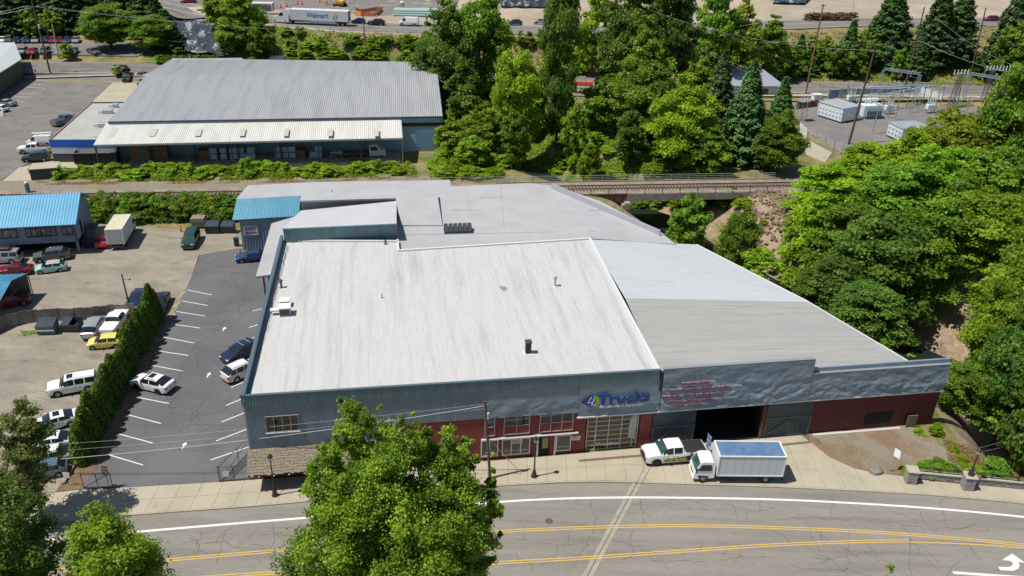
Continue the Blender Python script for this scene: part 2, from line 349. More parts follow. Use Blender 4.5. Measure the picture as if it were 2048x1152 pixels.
# bridge abutment that carries the street over the creek
m_oldconc = mat('weathered_concrete', (0.34, 0.315, 0.27), 0.9, c2=(0.24, 0.225, 0.19), scale=0.8, fine=0.1, fscale=8)
s = MB(); s.prism([(47, kerbY(47) + .2), (95, kerbY(95) + .2), (95, backY(95) - .1), (75, backY(75) - .1), (60, backY(60) - .1), (50, backY(50) - .1)], -1.4, ZL - 0.035, bottom=True); tag(s.build('street_bridge', m_oldconc, None, fixn=True), kind='structure')

# railway corridor
RWA = math.atan2(G(1590, 371).y - G(190, 394).y, G(1590, 371).x - G(190, 394).x); RWO = G(190, 394); RU = Vector((math.cos(RWA), math.sin(RWA), 0)); RV = Vector((-RU.y, RU.x, 0))
def RWp(u, v, z=0): return RWO + RU * u + RV * v + Vector((0, 0, z))
m_ballast = mat('rail_ballast', (0.27, 0.235, 0.19), 0.95, c2=(0.20, 0.165, 0.13), scale=0.5, fine=0.35, fscale=5, bump=0.6, bscale=10)
m_track = mat('gravel_track', (0.22, 0.19, 0.15), 0.95, c2=(0.20, 0.17, 0.11), scale=0.15, c3=(0.22, 0.19, 0.10), s3=0.4, fine=0.2, fscale=5)
uL, uR = -130, 150; b0, b1 = 70.5, 118.5            # the bridge spans b0..b1
for a, b in ((uL, b0), (b1, uR)):
    sheet('rail_bed', [RWp(a, -3.6), RWp(b, -3.6), RWp(b, 3.2), RWp(a, 3.2)], m_ballast, 0.16, 0.5)
sheet('gravel_track', [RWp(b1, 3.0), RWp(uR, 3.0), RWp(uR, 12), RWp(b1 + 3, 10)], m_track, 0.07, 0.2)
sheet('gravel_track', [RWp(uL, 3.0), RWp(56, 3.0), RWp(56, 7.5), RWp(20, 8.5), RWp(uL, 9.2)], m_track, 0.07, 0.2)
m_tie = mat('rail_tie', (0.10, 0.065, 0.045), 0.9, fine=0.3, fscale=1.3); m_rail = mat('rail_steel', (0.20, 0.115, 0.075), 0.5, 0.6)
tr = empty('railway_track', RWO, RWA, 'rusty railway track on wooden ties crossing behind the buildings', 'railway track')
s = MB()
for u in np.arange(uL, uR, 0.62): s.box(u - .13, u + .13, -1.35 + rr.uniform(-.06, .06), 1.35, 0.12, 0.26)
tag(s.build('tie', m_tie, tr), kind='stuff')
for v in (-0.78, 0.78): s = MB(); s.box(uL, uR, v - .05, v + .05, 0.255, 0.42); s.build('rail', m_rail, tr)

# back street, highway, lots behind
def strip_world(name, pts, w, m, off, kind='structure', sub=40):
    P = []; 
    for (x0, y0), (x1, y1) in zip(pts[:-1], pts[1:]):
        for i in range(sub): t = i / sub; P.append((x0 + (x1 - x0) * t, y0 + (y1 - y0) * t))
    P.append(pts[-1]); s = MB()
    s.strip([(x, y, float(T(x, y))) for x, y in P], w, None, off); return tag(s.build(name, m), kind=kind)
STREET = [(-330, 196), (-129, 213.5), (-93, 217.5), (0, 216.0), (45, 215.3), (72, 216.4), (112, 219), (330, 236)]
strip_world('back_street', STREET, 12.6, m_oldlot, 0.14)
strip_world('back_street_dirt_verge', [(x, y - 9.0) for x, y in STREET if x > -95], 3.2, m_track, 0.12)
strip_world('back_street_verge', [(x, y - 7.3) for x, y in STREET], 2.0, m_conc, 0.13)
for dy in (-5.6, 5.6, 0.1): 
    s = MB(); PP = []
    for (x0, y0), (x1, y1) in zip(STREET[:-1], STREET[1:]):
        for i in range(30): PP.append((x0 + (x1 - x0) * i / 30, y0 + (y1 - y0) * i / 30))
    s.strip([(x, y + dy, float(T(x, y + dy))) for x, y in PP], 0.16, None, 0.19); tag(s.build('lane_line', m_white if dy != 0.1 else m_oldlot), kind='structure')
yhx = lambda x: float(np.interp(x, [-90, -47, -2, 15, 77, 104, 150, 260], [240, 229, 231, 233, 252, 262, 268, 280]))
HWY = [(-150, 290), (-108, 268), (-95, 258), (-76, 248.5), (-50, 240.5), (-28, 239), (-2, 240.5), (15, 242.5), (77, 261), (104, 270), (150, 277), (330, 300)]
strip_world('highway', HWY, 13.5, m_oldlot, 0.16, sub=12)
for dy in (-5.6, 0.4, 5.9):
    s = MB(); s.strip([(x, y + dy, 8.5) for x, y in HWY], 0.2, 8.5, 0.215); tag(s.build('highway_line', m_white), kind='structure')
s = MB()
for x, y, l in ((-78, 262, 7), (-70, 275, 9), (-100, 275, 12)): pass
sheet('construction_yard', [(-110, 268), (-60, 262), (-20, 256), (-20, 330), (-110, 330)], m_oldlot, 8.56, 0.3)
m_barrier = mat('barrier_concrete', (0.46, 0.43, 0.37), 0.85, c2=(0.38, 0.35, 0.30), scale=0.4)
for x0 in np.arange(-88, 60, 3.1):
    i = np.interp; yy = lambda x: float(np.interp(x, [p[0] for p in HWY], [p[1] for p in HWY])) - 7.4
    a, b = Vector((x0, yy(x0), 8.42)), Vector((x0 + 3.04, yy(x0 + 3.04), 8.42)); d = (b - a).normalized(); nn = Vector((-d.y, d.x, 0))
    s = MB(); pr = [(.30, 0), (.27, .1), (.13, .35), (.08, .85), (-.08, .85), (-.13, .35), (-.27, .1), (-.30, 0)]
    vs_ = [tuple(a + nn * p + Vector((0, 0, q))) for p, q in pr] + [tuple(b + nn * p + Vector((0, 0, q))) for p, q in pr]
    s.add(vs_, [(i, i + 1, 9 + i, 8 + i) for i in range(7)] + [tuple(range(7, -1, -1)), tuple(range(8, 16))])
    o = s.build('barrier_block', m_barrier); tag(o, 'pale concrete barrier block in the row along the highway edge above the green bank', 'barrier', 'concrete barriers along the highway')
z = 0.10
sheet('warehouse_lot', [G(-500, 345, z), G(0, 362, z), G(38, 335, z), G(96, 310, z), G(184, 205, z), G(275, 204, z), G(290, 150, z), (-80, 206.2), (-150, 206.2), (-260, 200)], m_oldlot, 0.10)
sheet('warehouse_apron', [G(4, 362, z), G(38, 335, z), G(100, 322, z), G(252, 318, z), G(252, 336, z), G(120, 336, z), G(64, 337, z), G(68, 361, z)], m_conc, 0.114)
sheet('entrance_apron', [G(184, 204, z), G(240, 152, z), G(272, 152, z), G(278, 203, z)], m_conc, 0.114)
s = MB()
for x0 in np.arange(-134, -88, 2.0):
    yy = [205.8, 206.3, 207.3, 208.4, 209.5, 212]; zz_ = [.105] + [float(T(x0, y)) + .11 for y in yy[1:]]
    s.add([(x0, y, z_) for y, z_ in zip(yy, zz_)] + [(x0 + 2, y, z_) for y, z_ in zip(yy, zz_)], [(i, 6 + i, 7 + i, i + 1) for i in range(5)])
tag(s.build('lot_ramp', m_oldlot), kind='structure')
sheet('used_car_lot', [(-160, 224), (-100, 224.5), (-100, 236), (-108, 243), (-160, 243)], m_oldlot, 2.3, 1.5)

# carriageway markings
def pline(pts, z): return [G(x, y, z) for x, y in pts]
def smooth_line(pts, n=8):
    P = [Vector(p) for p in pts]; out = []
    for i in range(len(P) - 1):
        p0, p1, p2, p3 = P[max(i - 1, 0)], P[i], P[i + 1], P[min(i + 2, len(P) - 1)]
        for k in range(n):
            t = k / n; out.append(0.5 * ((2 * p1) + (-p0 + p2) * t + (2 * p0 - 5 * p1 + 4 * p2 - p3) * t * t + (-p0 + 3 * p1 - 3 * p2 + p3) * t * t * t))
    out.append(P[-1]); return out
def marking(name, pts, w, m, z, sm=True):
    P = pline(pts, z); P = smooth_line(P) if sm else P
    s = MB(); s.strip(P, w, z); return tag(s.build(name, m), kind='structure')
marking('edge_line', [(-300, 1125), (-100, 1098), (87, 1080), (153, 1075), (280, 1063), (512, 1043.5), (619, 1035), (919, 1010), (1024, 1002), (1091, 998.5), (1191, 995.5), (1324, 995), (1536, 998.5), (1703, 1006), (1869, 1017), (2048, 1034), (2300, 1065)], 0.26, m_white, 0.009)
def double(pts, m):
    P = smooth_line(pline(pts, 0.009))
    for k in (-0.13, 0.13):
        Q = []
        for i, p in enumerate(P):
            d = P[min(i + 1, len(P) - 1)] - P[max(i - 1, 0)]; d.normalize(); Q.append(p + Vector((-d.y, d.x, 0)) * k)
        s = MB(); s.strip(Q, 0.115, 0.009); tag(s.build('centre_line', m), kind='structure')
double([(-100, 1160), (313, 1122), (512, 1105), (582, 1098), (800, 1078), (985, 1064), (1157, 1055.5), (1324, 1051.5), (1457, 1052.5), (1536, 1055), (1703, 1061.5), (1869, 1073), (2048, 1090), (2300, 1118)], m_yellow)
double([(-100, 1200), (320, 1162), (512, 1147.5), (575, 1145), (800, 1136), (1024, 1124), (1157, 1116.5), (1324, 1105), (1536, 1090.5), (1703, 1083.5), (1819, 1081.5)], m_yellow)
marking('centre_line', [(1819, 1084), (1936, 1088), (2048, 1096), (2300, 1120)], 0.13, m_yellow, 0.009)
marking('stop_line', [(1906, 1145), (2003, 1152), (2200, 1166)], 0.3, m_white, 0.009)
ar = [(1465, 1017), (1405, 1055), (1450, 1060), (1468, 1072), (1466, 1090), (1440, 1098), (1380, 1096), (1392, 1116), (1470, 1121), (1503, 1108), (1510, 1085), (1500, 1066), (1545, 1074)]
s = MB(); s.poly([G(1536 + x / 3, 768 + y / 3, 0.009) for x, y in ar]); tag(s.build('turn_arrow', m_white), kind='structure')
# old concrete rail strip across the street
s = MB()
def quad(mb, a, z): mb.poly([G(x, y, z) for x, y in a])
quad(s, [(1264, 967), (1272, 967), (1173, 1153), (1163, 1153)], 0.007); quad(s, [(1274, 967), (1281, 968), (1185, 1153), (1175, 1153)], 0.007)
quad(s, [(1163, 1153), (1173, 1153), (1120, 1253), (1110, 1253)], 0.007); quad(s, [(1175, 1153), (1185, 1153), (1132, 1253), (1122, 1253)], 0.007)
tag(s.build('concrete_strip', mat('strip_concrete', (0.34, 0.32, 0.25), 0.85, c2=(0.27, 0.25, 0.20), scale=1.5)), kind='structure')
s = MB(); quad(s, [(1289, 933), (1290.2, 933), (1273, 967), (1271.8, 967)], ZL + .006); quad(s, [(1301, 933), (1302.2, 933), (1284, 967), (1282.8, 967)], ZL + .006)
quad(s, [(1272, 967), (1274, 967), (1175, 1153), (1173, 1153)], 0.0085)
tag(s.build('strip_joint', m_tar), kind='structure')
# drain channels in the apron
m_drain = mat('drain_grate', (0.16, 0.11, 0.065), 0.8, fine=0.3, fscale=10)
for a, b in (((1158, 921.5), (1284, 911)), ((1532, 893), (1620, 884))):
    P = smooth_line([G(*a, ZL), G(*b, ZL)], 12); s = MB(); s.strip(P, 0.34, ZL + .008); o = s.build('drain_channel', m_tar); tag(o, kind='structure')
    for i in range(len(P) * 2 - 2):
        t = (i + .5) / (len(P) * 2 - 2); p = P[0].lerp(P[-1], t); q = MB(); ln = (P[-1] - P[0]).length / (len(P) * 2 - 2); q.box(-ln * .46, ln * .46, -.15, .15, 0, 0.012); q.build('grate', m_drain, o, loc=(p.x, p.y, ZL + .008), rz=math.atan2((P[-1] - P[0]).y, (P[-1] - P[0]).x))
s = MB(); quad(s, [(1625, 878), (1637, 877), (1645, 888), (1633, 889)], ZL + .01); o = s.build('catch_basin_grate', m_drain); tag(o, 'rusty square catch basin grate between the pavement and the dirt corner', 'drain grate')
s = MB(); s.lathe([(.36, .010), (.36, .014)], 16, tuple(G(1098, 1042, 0))); o = s.build('manhole_cover', mat('iron_cover', (.09, .075, .065), .7)); tag(o, 'small round iron cover set in the near traffic lane', 'manhole cover')
# parking lot markings
STALL = [((375, 580), (424, 590)), ((365, 602), (415, 611)), ((353, 623), (410, 632)), ((342, 648), (400, 656)), ((326, 674), (388, 686)), ((318, 702), (377, 711)), ((305, 731), (365, 742)), ((272, 794), (338, 807)), ((258, 830), (322, 847)), ((238, 868), (305, 886)), ((219, 910), (286, 930))]
STALL += [((498, 655), (520, 648)), ((491, 681), (520, 671)), ((478, 708), (520, 692)), ((462, 775), (500, 758)), ((452, 811), (500, 791)), ((443, 844), (500, 821)), ((432, 882), (500, 856)), ((421, 920), (500, 893)), ((505, 622), (530, 616))]
s = MB()
for a, b in STALL: s.strip([G(*a, ZL), G(*b, ZL)], 0.12, ZL + .006)
tag(s.build('stall_line', m_white), kind='structure')
s = MB()
for a, b in [((355, 596), (372, 583)), ((344, 617), (362, 603)), ((332, 641), (351, 627)), ((320, 665), (340, 651)), ((306, 692), (327, 677)), ((292, 721), (312, 705)), ((279, 748), (299, 733)), ((243, 819), (269, 798)), ((225, 857), (251, 835)), ((205, 897), (232, 875)), ((182, 943), (212, 917))]: s.strip([G(*a, ZL), G(*b, ZL)], 0.14, ZL + .006)
tag(s.build('yellow_stall_line', m_yellow), kind='structure')
for px, py in ((448, 658), (417, 750), (368, 891)):
    c = G(px, py, ZL); s = MB(); s.poly([(-.1, -.75, 0), (.1, -.75, 0), (.1, .1, 0), (.38, .1, 0), (0, .85, 0), (-.38, .1, 0), (-.1, .1, 0)])
    o = s.build('lot_arrow', m_white, None, loc=(c.x, c.y, ZL + .006), rz=-0.02); o.scale = (.7, .66, 1); tag(o, kind='structure')
# grey lot stripes by the warehouse
s = MB()
for k in range(8):
    a, b = (108 - k * 12, 148 + k * 8), (75 - k * 16, 145 + k * 8); 
for a, b in [((105, 163), (72, 161)), ((90, 177), (52, 174)), ((70, 188), (38, 186)), ((62, 195), (25, 192)), ((50, 204), (30, 202)), ((92, 170), (66, 168)), ((30, 213), (14, 212))]: s.strip([G(*a, .1), G(*b, .1)], 0.13, 0.112)
tag(s.build('stall_line', m_white), kind='structure')
# tarred cracks
def crack(mb, p, ang, n, st, w, z, wob=0.55, br=0.12, rs=random.Random(5)):
    P = [Vector(p)]; a = ang
    for i in range(n):
        a = ang + rs.gauss(0, wob); P.append(P[-1] + Vector((math.cos(a), math.sin(a), 0)) * st * rs.uniform(.6, 1.4))
        if rs.random() < br: crack(mb, P[-1], a + rs.choice((-1, 1)) * 1.3, max(2, n // 3), st, w * .8, z, wob, 0, rs)
    mb.strip(P, [w * rs.uniform(.6, 1.2) for _ in P], z)
s = MB(); s2 = MB(); rs = random.Random(11)
for px, py, an, n in [(1190, 998, -1.9, 14), (1180, 1075, -1.9, 12), (1280, 998, -1.4, 10), (1322, 1010, 0, 12), (1265, 1062, -1.5, 10), (1225, 1080, -.3, 12), (1245, 1120, .1, 16), (1300, 1120, 0, 14), (1440, 1120, 0, 11), (1460, 1005, -1.5, 6), (1030, 1077, .03, 20), (1040, 1000, .2, 10), (1613, 1091, -.9, 8), (1625, 1115, .1, 8), (1680, 1090, -.9, 7), (1725, 1102, -1, 5), (1935, 1082, -1.4, 7), (1560, 1040, -.06, 60), (1543, 1060, -1.2, 7), (1640, 1060, -1.5, 5), (1585, 1130, -.05, 50), (400, 1060, -1.3, 10), (375, 1090, .05, 22), (450, 1060, -1.6, 10), (545, 1045, -1.4, 12), (520, 1070, .1, 12), (480, 1112, 0, 10), (1075, 1120, .1, 10), (1030, 1105, -.6, 6), (1830, 1010, -1.4, 10), (1900, 1060, .3, 8), (900, 1100, -1.2, 6), (1450, 1005, 0.02, 14), (1400, 1080, -1.4, 4), (1320, 1005, 0, 16)]:
    crack(s, G(px, py), an, n, .36, .045, .0065, wob=.42, rs=rs)
for _ in range(12): crack(s, G(rs.uniform(250, 2000), rs.uniform(1005, 1150)), rs.choice((0.1, 0.0, -1.5, 0.2)), rs.randint(4, 9), .35, .028, .0062, wob=.35, rs=rs)
for px, py, an, n in [(500, 560, -1.45, 40), (430, 545, .2, 12), (440, 600, .1, 18), (400, 520, -.5, 14), (470, 545, -1.2, 12), (470, 630, -1.6, 50), (470, 850, -2.9, 26), (380, 700, -.1, 16), (360, 780, -1.3, 14), (330, 830, .1, 26), (345, 870, 1.4, 10), (455, 720, -2.7, 50), (420, 790, -1.6, 12), (500, 600, -2.6, 12), (450, 590, -1.5, 10), (345, 905, .2, 12)]:
    crack(s2, G(px, py), an, n, .4, .05, ZL + .004, wob=.5, rs=rs)
tag(s.build('tarred_crack', m_tar), kind='structure'); tag(s2.build('tarred_crack', m_tar2), kind='structure')
# ------------------------------------------------------------------ the big building on the street
m_roofw = mat('white_roof_coating', (0.49, 0.49, 0.488), 0.7, c2=(0.44, 0.432, 0.42), scale=1.2, stretch=(2.2, 0.17, 1), rot=-FA, lo=0.40, hi=0.72, c3=(0.30, 0.288, 0.27), s3=0.36, lo3=0.53, hi3=0.86, fine=0.08, fscale=5, bump=0.08)
m_roofw2 = mat('white_roof_coating_right', (0.455, 0.475, 0.49), 0.65, c2=(0.40, 0.42, 0.43), scale=1.3, stretch=(0.12, 1.3, 1), rot=-FA, lo=0.5, hi=0.75, fine=0.08, fscale=8)
m_roofg = mat('grey_roof_sheet', (0.33, 0.33, 0.312), 0.8, c2=(0.26, 0.257, 0.242), scale=1.2, stretch=(0.09, 1.6, 1), rot=-FA, lo=0.46, hi=0.72, c3=(0.31, 0.31, 0.30), s3=0.12, fine=0.07, fscale=8)
m_memb = mat('pale_membrane', (0.40, 0.40, 0.408), 0.6, c2=(0.36, 0.36, 0.366), scale=0.3, fine=0.04, fscale=6)
m_curb = mat('roof_curb_white', (0.58, 0.59, 0.59), 0.6, fine=0.05)
m_teal = mat('teal_metal', (0.15, 0.25, 0.275), 0.45, 0.1, c2=(0.115, 0.20, 0.23), scale=0.6, stretch=(2, 2, .3), fine=0.06)
m_bluew = mat('slate_blue_metal', (0.225, 0.285, 0.355), 0.5, 0.05, c2=(0.185, 0.24, 0.305), scale=0.5, stretch=(2, 2, .3), fine=0.08)
m_tarp = mat('blue_grey_tarpaulin', (0.21, 0.275, 0.335), 0.55, c2=(0.17, 0.23, 0.29), scale=0.8, fine=0.05)
m_memb_bright = mat('pale_membrane_slope', (0.50, 0.50, 0.52), 0.6, c2=(0.46, 0.46, 0.48), scale=0.3, fine=0.04, fscale=6)  # same membrane, colour lifted to offset the shading of the tilted roof
m_capd = mat('slate_cap', (0.085, 0.135, 0.165), 0.5, 0.1, fine=0.06)
m_trim = mat('white_trim', (0.66, 0.68, 0.68), 0.5, fine=0.05)
m_red = mat('red_painted_block', (0.24, 0.036, 0.032), 0.7, c2=(0.17, 0.03, 0.028), scale=1.2, fine=0.08)
m_dkred = mat('dark_red_wall', (0.11, 0.017, 0.018), 0.7, c2=(0.08, 0.014, 0.016), scale=0.8, fine=0.1)
m_glass = mat('window_glass', (0.018, 0.022, 0.026), 0.06, spec=0.8)
m_glassb = mat('glass_showroom', (0.075, 0.060, 0.032), 0.12, c2=(0.03, 0.03, 0.03), scale=0.9, spec=0.7)
m_frame = mat('window_frame_metal', (0.36, 0.36, 0.34), 0.5, 0.3)
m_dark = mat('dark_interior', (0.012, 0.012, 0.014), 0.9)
m_black = mat('black_trim', (0.02, 0.02, 0.022), 0.6)
m_shake = mat('cedar_shake', (0.245, 0.20, 0.145), 0.9, c2=(0.17, 0.14, 0.10), scale=3.5, lo=0.42, hi=0.6, c3=(0.30, 0.255, 0.19), s3=8, fine=0.15)
m_rust = mat('rusty_steel', (0.15, 0.07, 0.045), 0.8, c2=(0.09, 0.05, 0.04), scale=2)
m_grey = mat('galvanised_steel', (0.42, 0.44, 0.45), 0.45, 0.5, fine=0.08)
m_slate = mat('barn_door_blue_black', (0.045, 0.065, 0.085), 0.5, c2=(0.03, 0.045, 0.06), scale=1)

bld = empty('commercial_building', FO, FA, 'large low building with white roof, blue grey tarpaulin front and red ground floor', 'building')
def P_(px, py, z): p = Lp(px, py, z); return (p.x, p.y, z)
def corrug(mb, x0, x1, y, z0, z1, pitch, dep, side=-1):
    """ribbed sheet facing -y between x0 and x1"""
    n = max(2, int((x1 - x0) / pitch)); xs = []; 
    for i in range(n):
        a = x0 + (x1 - x0) * i / n; w = (x1 - x0) / n
        xs += [(a, 0), (a + w * .5, 0), (a + w * .6, dep), (a + w * .9, dep)]
    xs.append((x1, 0)); f0 = (lambda x: z0) if not callable(z0) else z0; f1 = (lambda x: z1) if not callable(z1) else z1
    vs_ = [(x, y + side * d, f0(x)) for x, d in xs] + [(x, y + side * d, f1(x)) for x, d in xs]; k = len(xs)
    mb.add(vs_, [(i, i + 1, k + i + 1, k + i) for i in range(k - 1)])
# street front: wall bodies
s = MB(); s.box(0.05, 12.0, 0.0, 0.35, 2.9, 8.4); s.box(12.0, 21.95, 0.0, 0.35, 5.1, 8.4); s.box(21.95, 70.1, 0.12, 0.35, 4.45, 8.2)
s.box(21.9, 38.9, .02, .3, 5.2, 8.5); s.build('front_wall', m_bluew, bld)
s = MB(); corrug(s, 0.0, 12.0, -0.003, 2.9, 8.44, 0.21, 0.045); corrug(s, 12.0, 21.95, -0.003, 5.1, 8.44, 0.21, 0.045); s.build('corrugated_siding', m_bluew, bld)
# projecting ribbed band and cap along the top left part
topz = lambda x: 9.62 - 0.2 * x / 38.9
s = MB(); corrug(s, -0.1, 38.9, -0.13, lambda x: topz(x) - 1.18, lambda x: topz(x) - 0.1, 0.27, 0.05); s.build('ribbed_band', m_teal, bld)
s = MB(); s.obox((-0.18, -.08, topz(0) - .05), (38.95, -.08, topz(38.9) - .05), .28, .12); s.obox((-.1, -.06, topz(0) - 1.2), (38.9, -.06, topz(38.9) - 1.2), .12, .04)
s.obox((-.1, -.04, topz(0) - .7), (38.9, -.04, topz(38.9) - .7), .06, 1.0); s.build('parapet_cap', m_capd, bld)
# left wall with its long parapet
lb = P_(564, 474, 9.55); s = MB(); corrug_pts = []
s.prism([(0, 0.02), (.28, 0.02), (lb[0] - .1 + .28, lb[1]), (lb[0] - .1, lb[1])], 0, 9.0); s.build('side_wall', m_bluew, bld, fixn=True)
s = MB(); s.obox((0.08, -.2, 9.25), (lb[0] - .0, lb[1], 9.37), .30, .75); s.build('side_parapet', m_teal, bld)
s = MB(); s.obox((0.08, -.2, 9.67), (lb[0] - .0, lb[1], 9.79), .36, .07); s.build('side_cap', m_capd, bld)
s = MB(); pts_ = [(0.42 + 1.1 * t / 30 + .05 * math.sin(t * 3.1), 1 + 32 * t / 30, 9.12 + .05 * math.sin(t * 5.3)) for t in range(31)]; s.tube(pts_, .025, 5); s.tube([(p[0] + .12, p[1], p[2] + .05 * math.sin(i * 7)) for i, p in enumerate(pts_)], .018, 5); s.build('roof_cable', m_black, bld)
# roofs
Z9 = 9.0
wr = [P_(500, 785, Z9), P_(1313, 735, Z9), P_(1180, 479, Z9), P_(797, 503, Z9), P_(795, 485, Z9), P_(570, 484, Z9)]
wr[0] = (0.3, .05, Z9); wr[1] = (38.9, .05, Z9); wr[5] = (wr[5][0] - .4, wr[5][1], Z9)
s = MB(); s.prism([p[:2] for p in wr], 7.6, Z9, True); s.build('main_roof', m_roofw, bld, fixn=True)
# overlapping coated strips, slightly proud, running away from the street
s = MB(); rr = rng(8); x = 1.2
while x < 38:
    w_ = rr.uniform(.9, 1.3); y0 = .5
    s.box(x, x + .05, y0, 30.2 if x > 15 else 32.2, Z9 - .01, Z9 + .012)
    x += w_
tag(s.build('lap_seam', m_roofw, bld), kind='stuff')
s = MB(); a, b, c_ = Vector(P_(797, 502, 9.05)), Vector(P_(1180, 478, 9.05)), Vector(P_(795, 480, 9.05))
s.obox(a, b, .3, .3); s.obox(a, c_, .25, .25); s.build('back_curb', m_curb, bld)
s = MB(); a, b = Vector(P_(1180, 479, 9.1)), Vector((38.85, .3, 9.1)); s.obox(a, b, .34, .30); s.build('ridge_flashing', m_curb, bld)
s = MB(); s.obox(Vector(P_(568, 482, 9.1)), Vector(P_(795, 483, 9.1)), .25, .3); s.build('wall_flashing', m_curb, bld)
# right wing roof: falls gently towards the creek
R1, R2, R3, R4 = P_(1180, 479, 8.95), P_(1393, 489, 7.5), P_(1610, 600, 7.5), P_(1838, 735, 7.4)
RM = (P_(1250, 596, 8.98)); R0 = (38.95, .3, 8.95); RS = P_(1610, 602, 7.5)
mid_l, mid_r = Vector(RM), Vector(P_(1618, 604, 7.49))
s = MB(); s.poly([RM, tuple(mid_r), R3, R2, R1]); s.build('upper_wing_roof', m_roofw2, bld)
s = MB(); s.poly([R0, (54.8, .3, 8.1), (66.6, .3, 7.42), R4, tuple(mid_r), RM]); s.build('lower_wing_roof', m_roofg, bld)
s = MB()
for k in range(1, 9):
    t = k / 9; a = Vector(R0).lerp(Vector(RM), t); b = Vector(R4).lerp(Vector(mid_r), t); s.obox(a + Vector((0, 0, .005)), b + Vector((0, 0, .005)), .06, .02)
tag(s.build('roof_lap', m_roofg, bld), kind='stuff')
s = MB(); cw_ = [R4, tuple(mid_r), R3, R2, R1]; s.add([(p[0], p[1], -8.0) for p in cw_] + [(p[0], p[1], z_) for p, z_ in zip(cw_, (7.35, 7.4, 7.42, 7.4, 8.8))], [(i, i + 1, 6 + i, 5 + i) for i in range(4)]); s.prism([(66.6, .35), (70.1, .35), (70.1, .6), (66.6, .6)], -8, 4.4); s.build('creek_side_wall', mat('creek_wall_paint', (0.27, 0.28, 0.29), 0.8, c2=(.2, .2, .2), scale=.6), bld, fixn=True)
s = MB(); s.obox(Vector(R2), Vector(R3), .12, .1); s.obox(Vector(R3), Vector(R4), .12, .1); s.build('eave_trim', m_trim, bld)
# high rear part: front wall of ribbed teal sheets, roof falling away from the street
B1, B2 = P_(562, 456, 10.95), P_(796, 449, 11.1); B3, B4 = P_(793, 402, 8.3), P_(602, 421, 5.7)
B1 = (wr[5][0] + .35, 34.45, 10.9); B2 = (15.05, 34.1, 11.05)
s = MB(); corrug(s, B1[0], B2[0], 34.2, 8.8, lambda x: 10.88 + .15 * (x - B1[0]) / 14, .42, .06); s.build('ribbed_back_wall', m_teal, bld)
s = MB(); s.box(B1[0], B2[0], 34.22, 34.5, 5, 10.8); s.prism([(B2[0], 34.3), (B2[0] - .02, 34.3), B3[:2]], 5, [11.0, 11.0, B3[2]], False); s.build('rear_block_wall', m_bluew, bld)
s = MB(); s.add([(B1[0] - .1, 34.1, 10.92), (B2[0], 34.0, 11.08), (B3[0], B3[1], B3[2]), (B4[0], B4[1], B4[2])], [(0, 1, 2, 3)]); s.build('rear_sloping_roof', m_memb_bright, bld)
s = MB(); s.obox((B1[0] - .1, 34.08, 10.9), (B2[0], 34.0, 11.04), .2, .1); s.build('rear_roof_edge', m_teal, bld)
D = [P_(511.5, 553, 5.6), P_(543, 547.5, 5.6), (0.02, 33, 5.6), (1.0, 50.5, 5.5), P_(543, 448, 5.5)]
D = [D[0], (0.0, D[1][1], 5.6), (0.0, 40, 5.55), (1.0, 51.0, 5.4), D[4]]
s = MB(); s.prism([p[:2] for p in D], 5.35, 5.58, True, True); s.build('side_canopy', m_memb, bld, fixn=True)
for px in (526, 537):
    p = P_(px, 553, 5.3); q = MB(); q.box(p[0] - .1, p[0] + .1, p[1] + .2, p[1] + .4, 0, 5.4); q.build('canopy_post', m_rust, bld)
# long rear strip roof with its shaded wall
E = [P_(600, 401, 7.05), P_(792, 396, 7.05), P_(905, 392, 7.0), P_(900, 360, 7.0), P_(640, 364, 7.0), P_(496, 371, 7.0), P_(472, 398.5, 7.0), P_(602, 391, 7.05)]
s = MB(); s.prism([p[:2] for p in E], 6.75, 7.02, True, True); s.build('rear_strip_roof', m_memb, bld, fixn=True)
s = MB(); s.prism([(E[0][0] + .1, E[0][1] + .35), (E[1][0], E[1][1] + .35), (E[2][0], E[2][1]), (E[3][0] - .2, E[3][1] - .3), (E[5][0] + .2, E[5][1] - .3), (E[6][0] + .2, E[6][1] + .1), (E[7][0], E[7][1] + .1)], 0, 6.8, False); s.build('rear_strip_wall', mat('rear_wall_paint', (.26, .27, .29), .7, fine=.08), bld, fixn=True)
# broad grey membrane roof behind the white one
Cp = [P_(797, 500, 8.7), P_(1180, 477, 8.7), P_(1352, 488, 8.0), P_(1322, 466, 8.2), P_(1200, 402, 8.4), P_(1110, 372, 8.5), P_(1060, 366, 8.5), P_(903, 373, 8.4), P_(877, 385, 8.4), P_(797, 387, 8.3)]
s = MB(); s.prism([p[:2] for p in Cp], -2, [p[2] for p in Cp], True); s.build('rear_membrane_roof', m_memb, bld, fixn=True)
s = MB(); P2 = [Vector(P_(1103, 368, 9.3)), Vector(P_(1320, 459, 9.1))]; s.prism([P2[0][:2], P2[1][:2], (P2[1][0] + .15, P2[1][1] + .1), (P2[0][0] + .15, P2[0][1] + .1)], 7, [9.4, 8.95, 8.95, 9.4]); s.build('creek_parapet', mat('parapet_lilac_grey', (.36, .36, .40), .6), bld, fixn=True)
# raised ramp panel, its right side a small wall
s = MB(); Q = [P_(800, 450, 8.75), P_(885, 450, 8.75), P_(874, 385, 9.2), P_(791, 388, 9.2)]
s.prism([p[:2] for p in Q], 8.3, [8.74, 8.74, 9.2, 9.2]); s.build('raised_roof_panel', m_memb, bld, fixn=True)
# membrane seams
s = MB()
for a, b in [((800, 470), (1190, 462)), ((900, 420), (1230, 420)), ((1000, 372), (1010, 480)), ((930, 374), (945, 440)), ((1110, 380), (1150, 478)), ((960, 395), (1170, 398))]: s.obox(P_(*a, 8.66 if a[1] > 440 else 8.5), P_(*b, 8.66 if b[1] > 440 else 8.5), .05, .02)
tag(s.build('membrane_seam', m_memb, bld), kind='stuff')
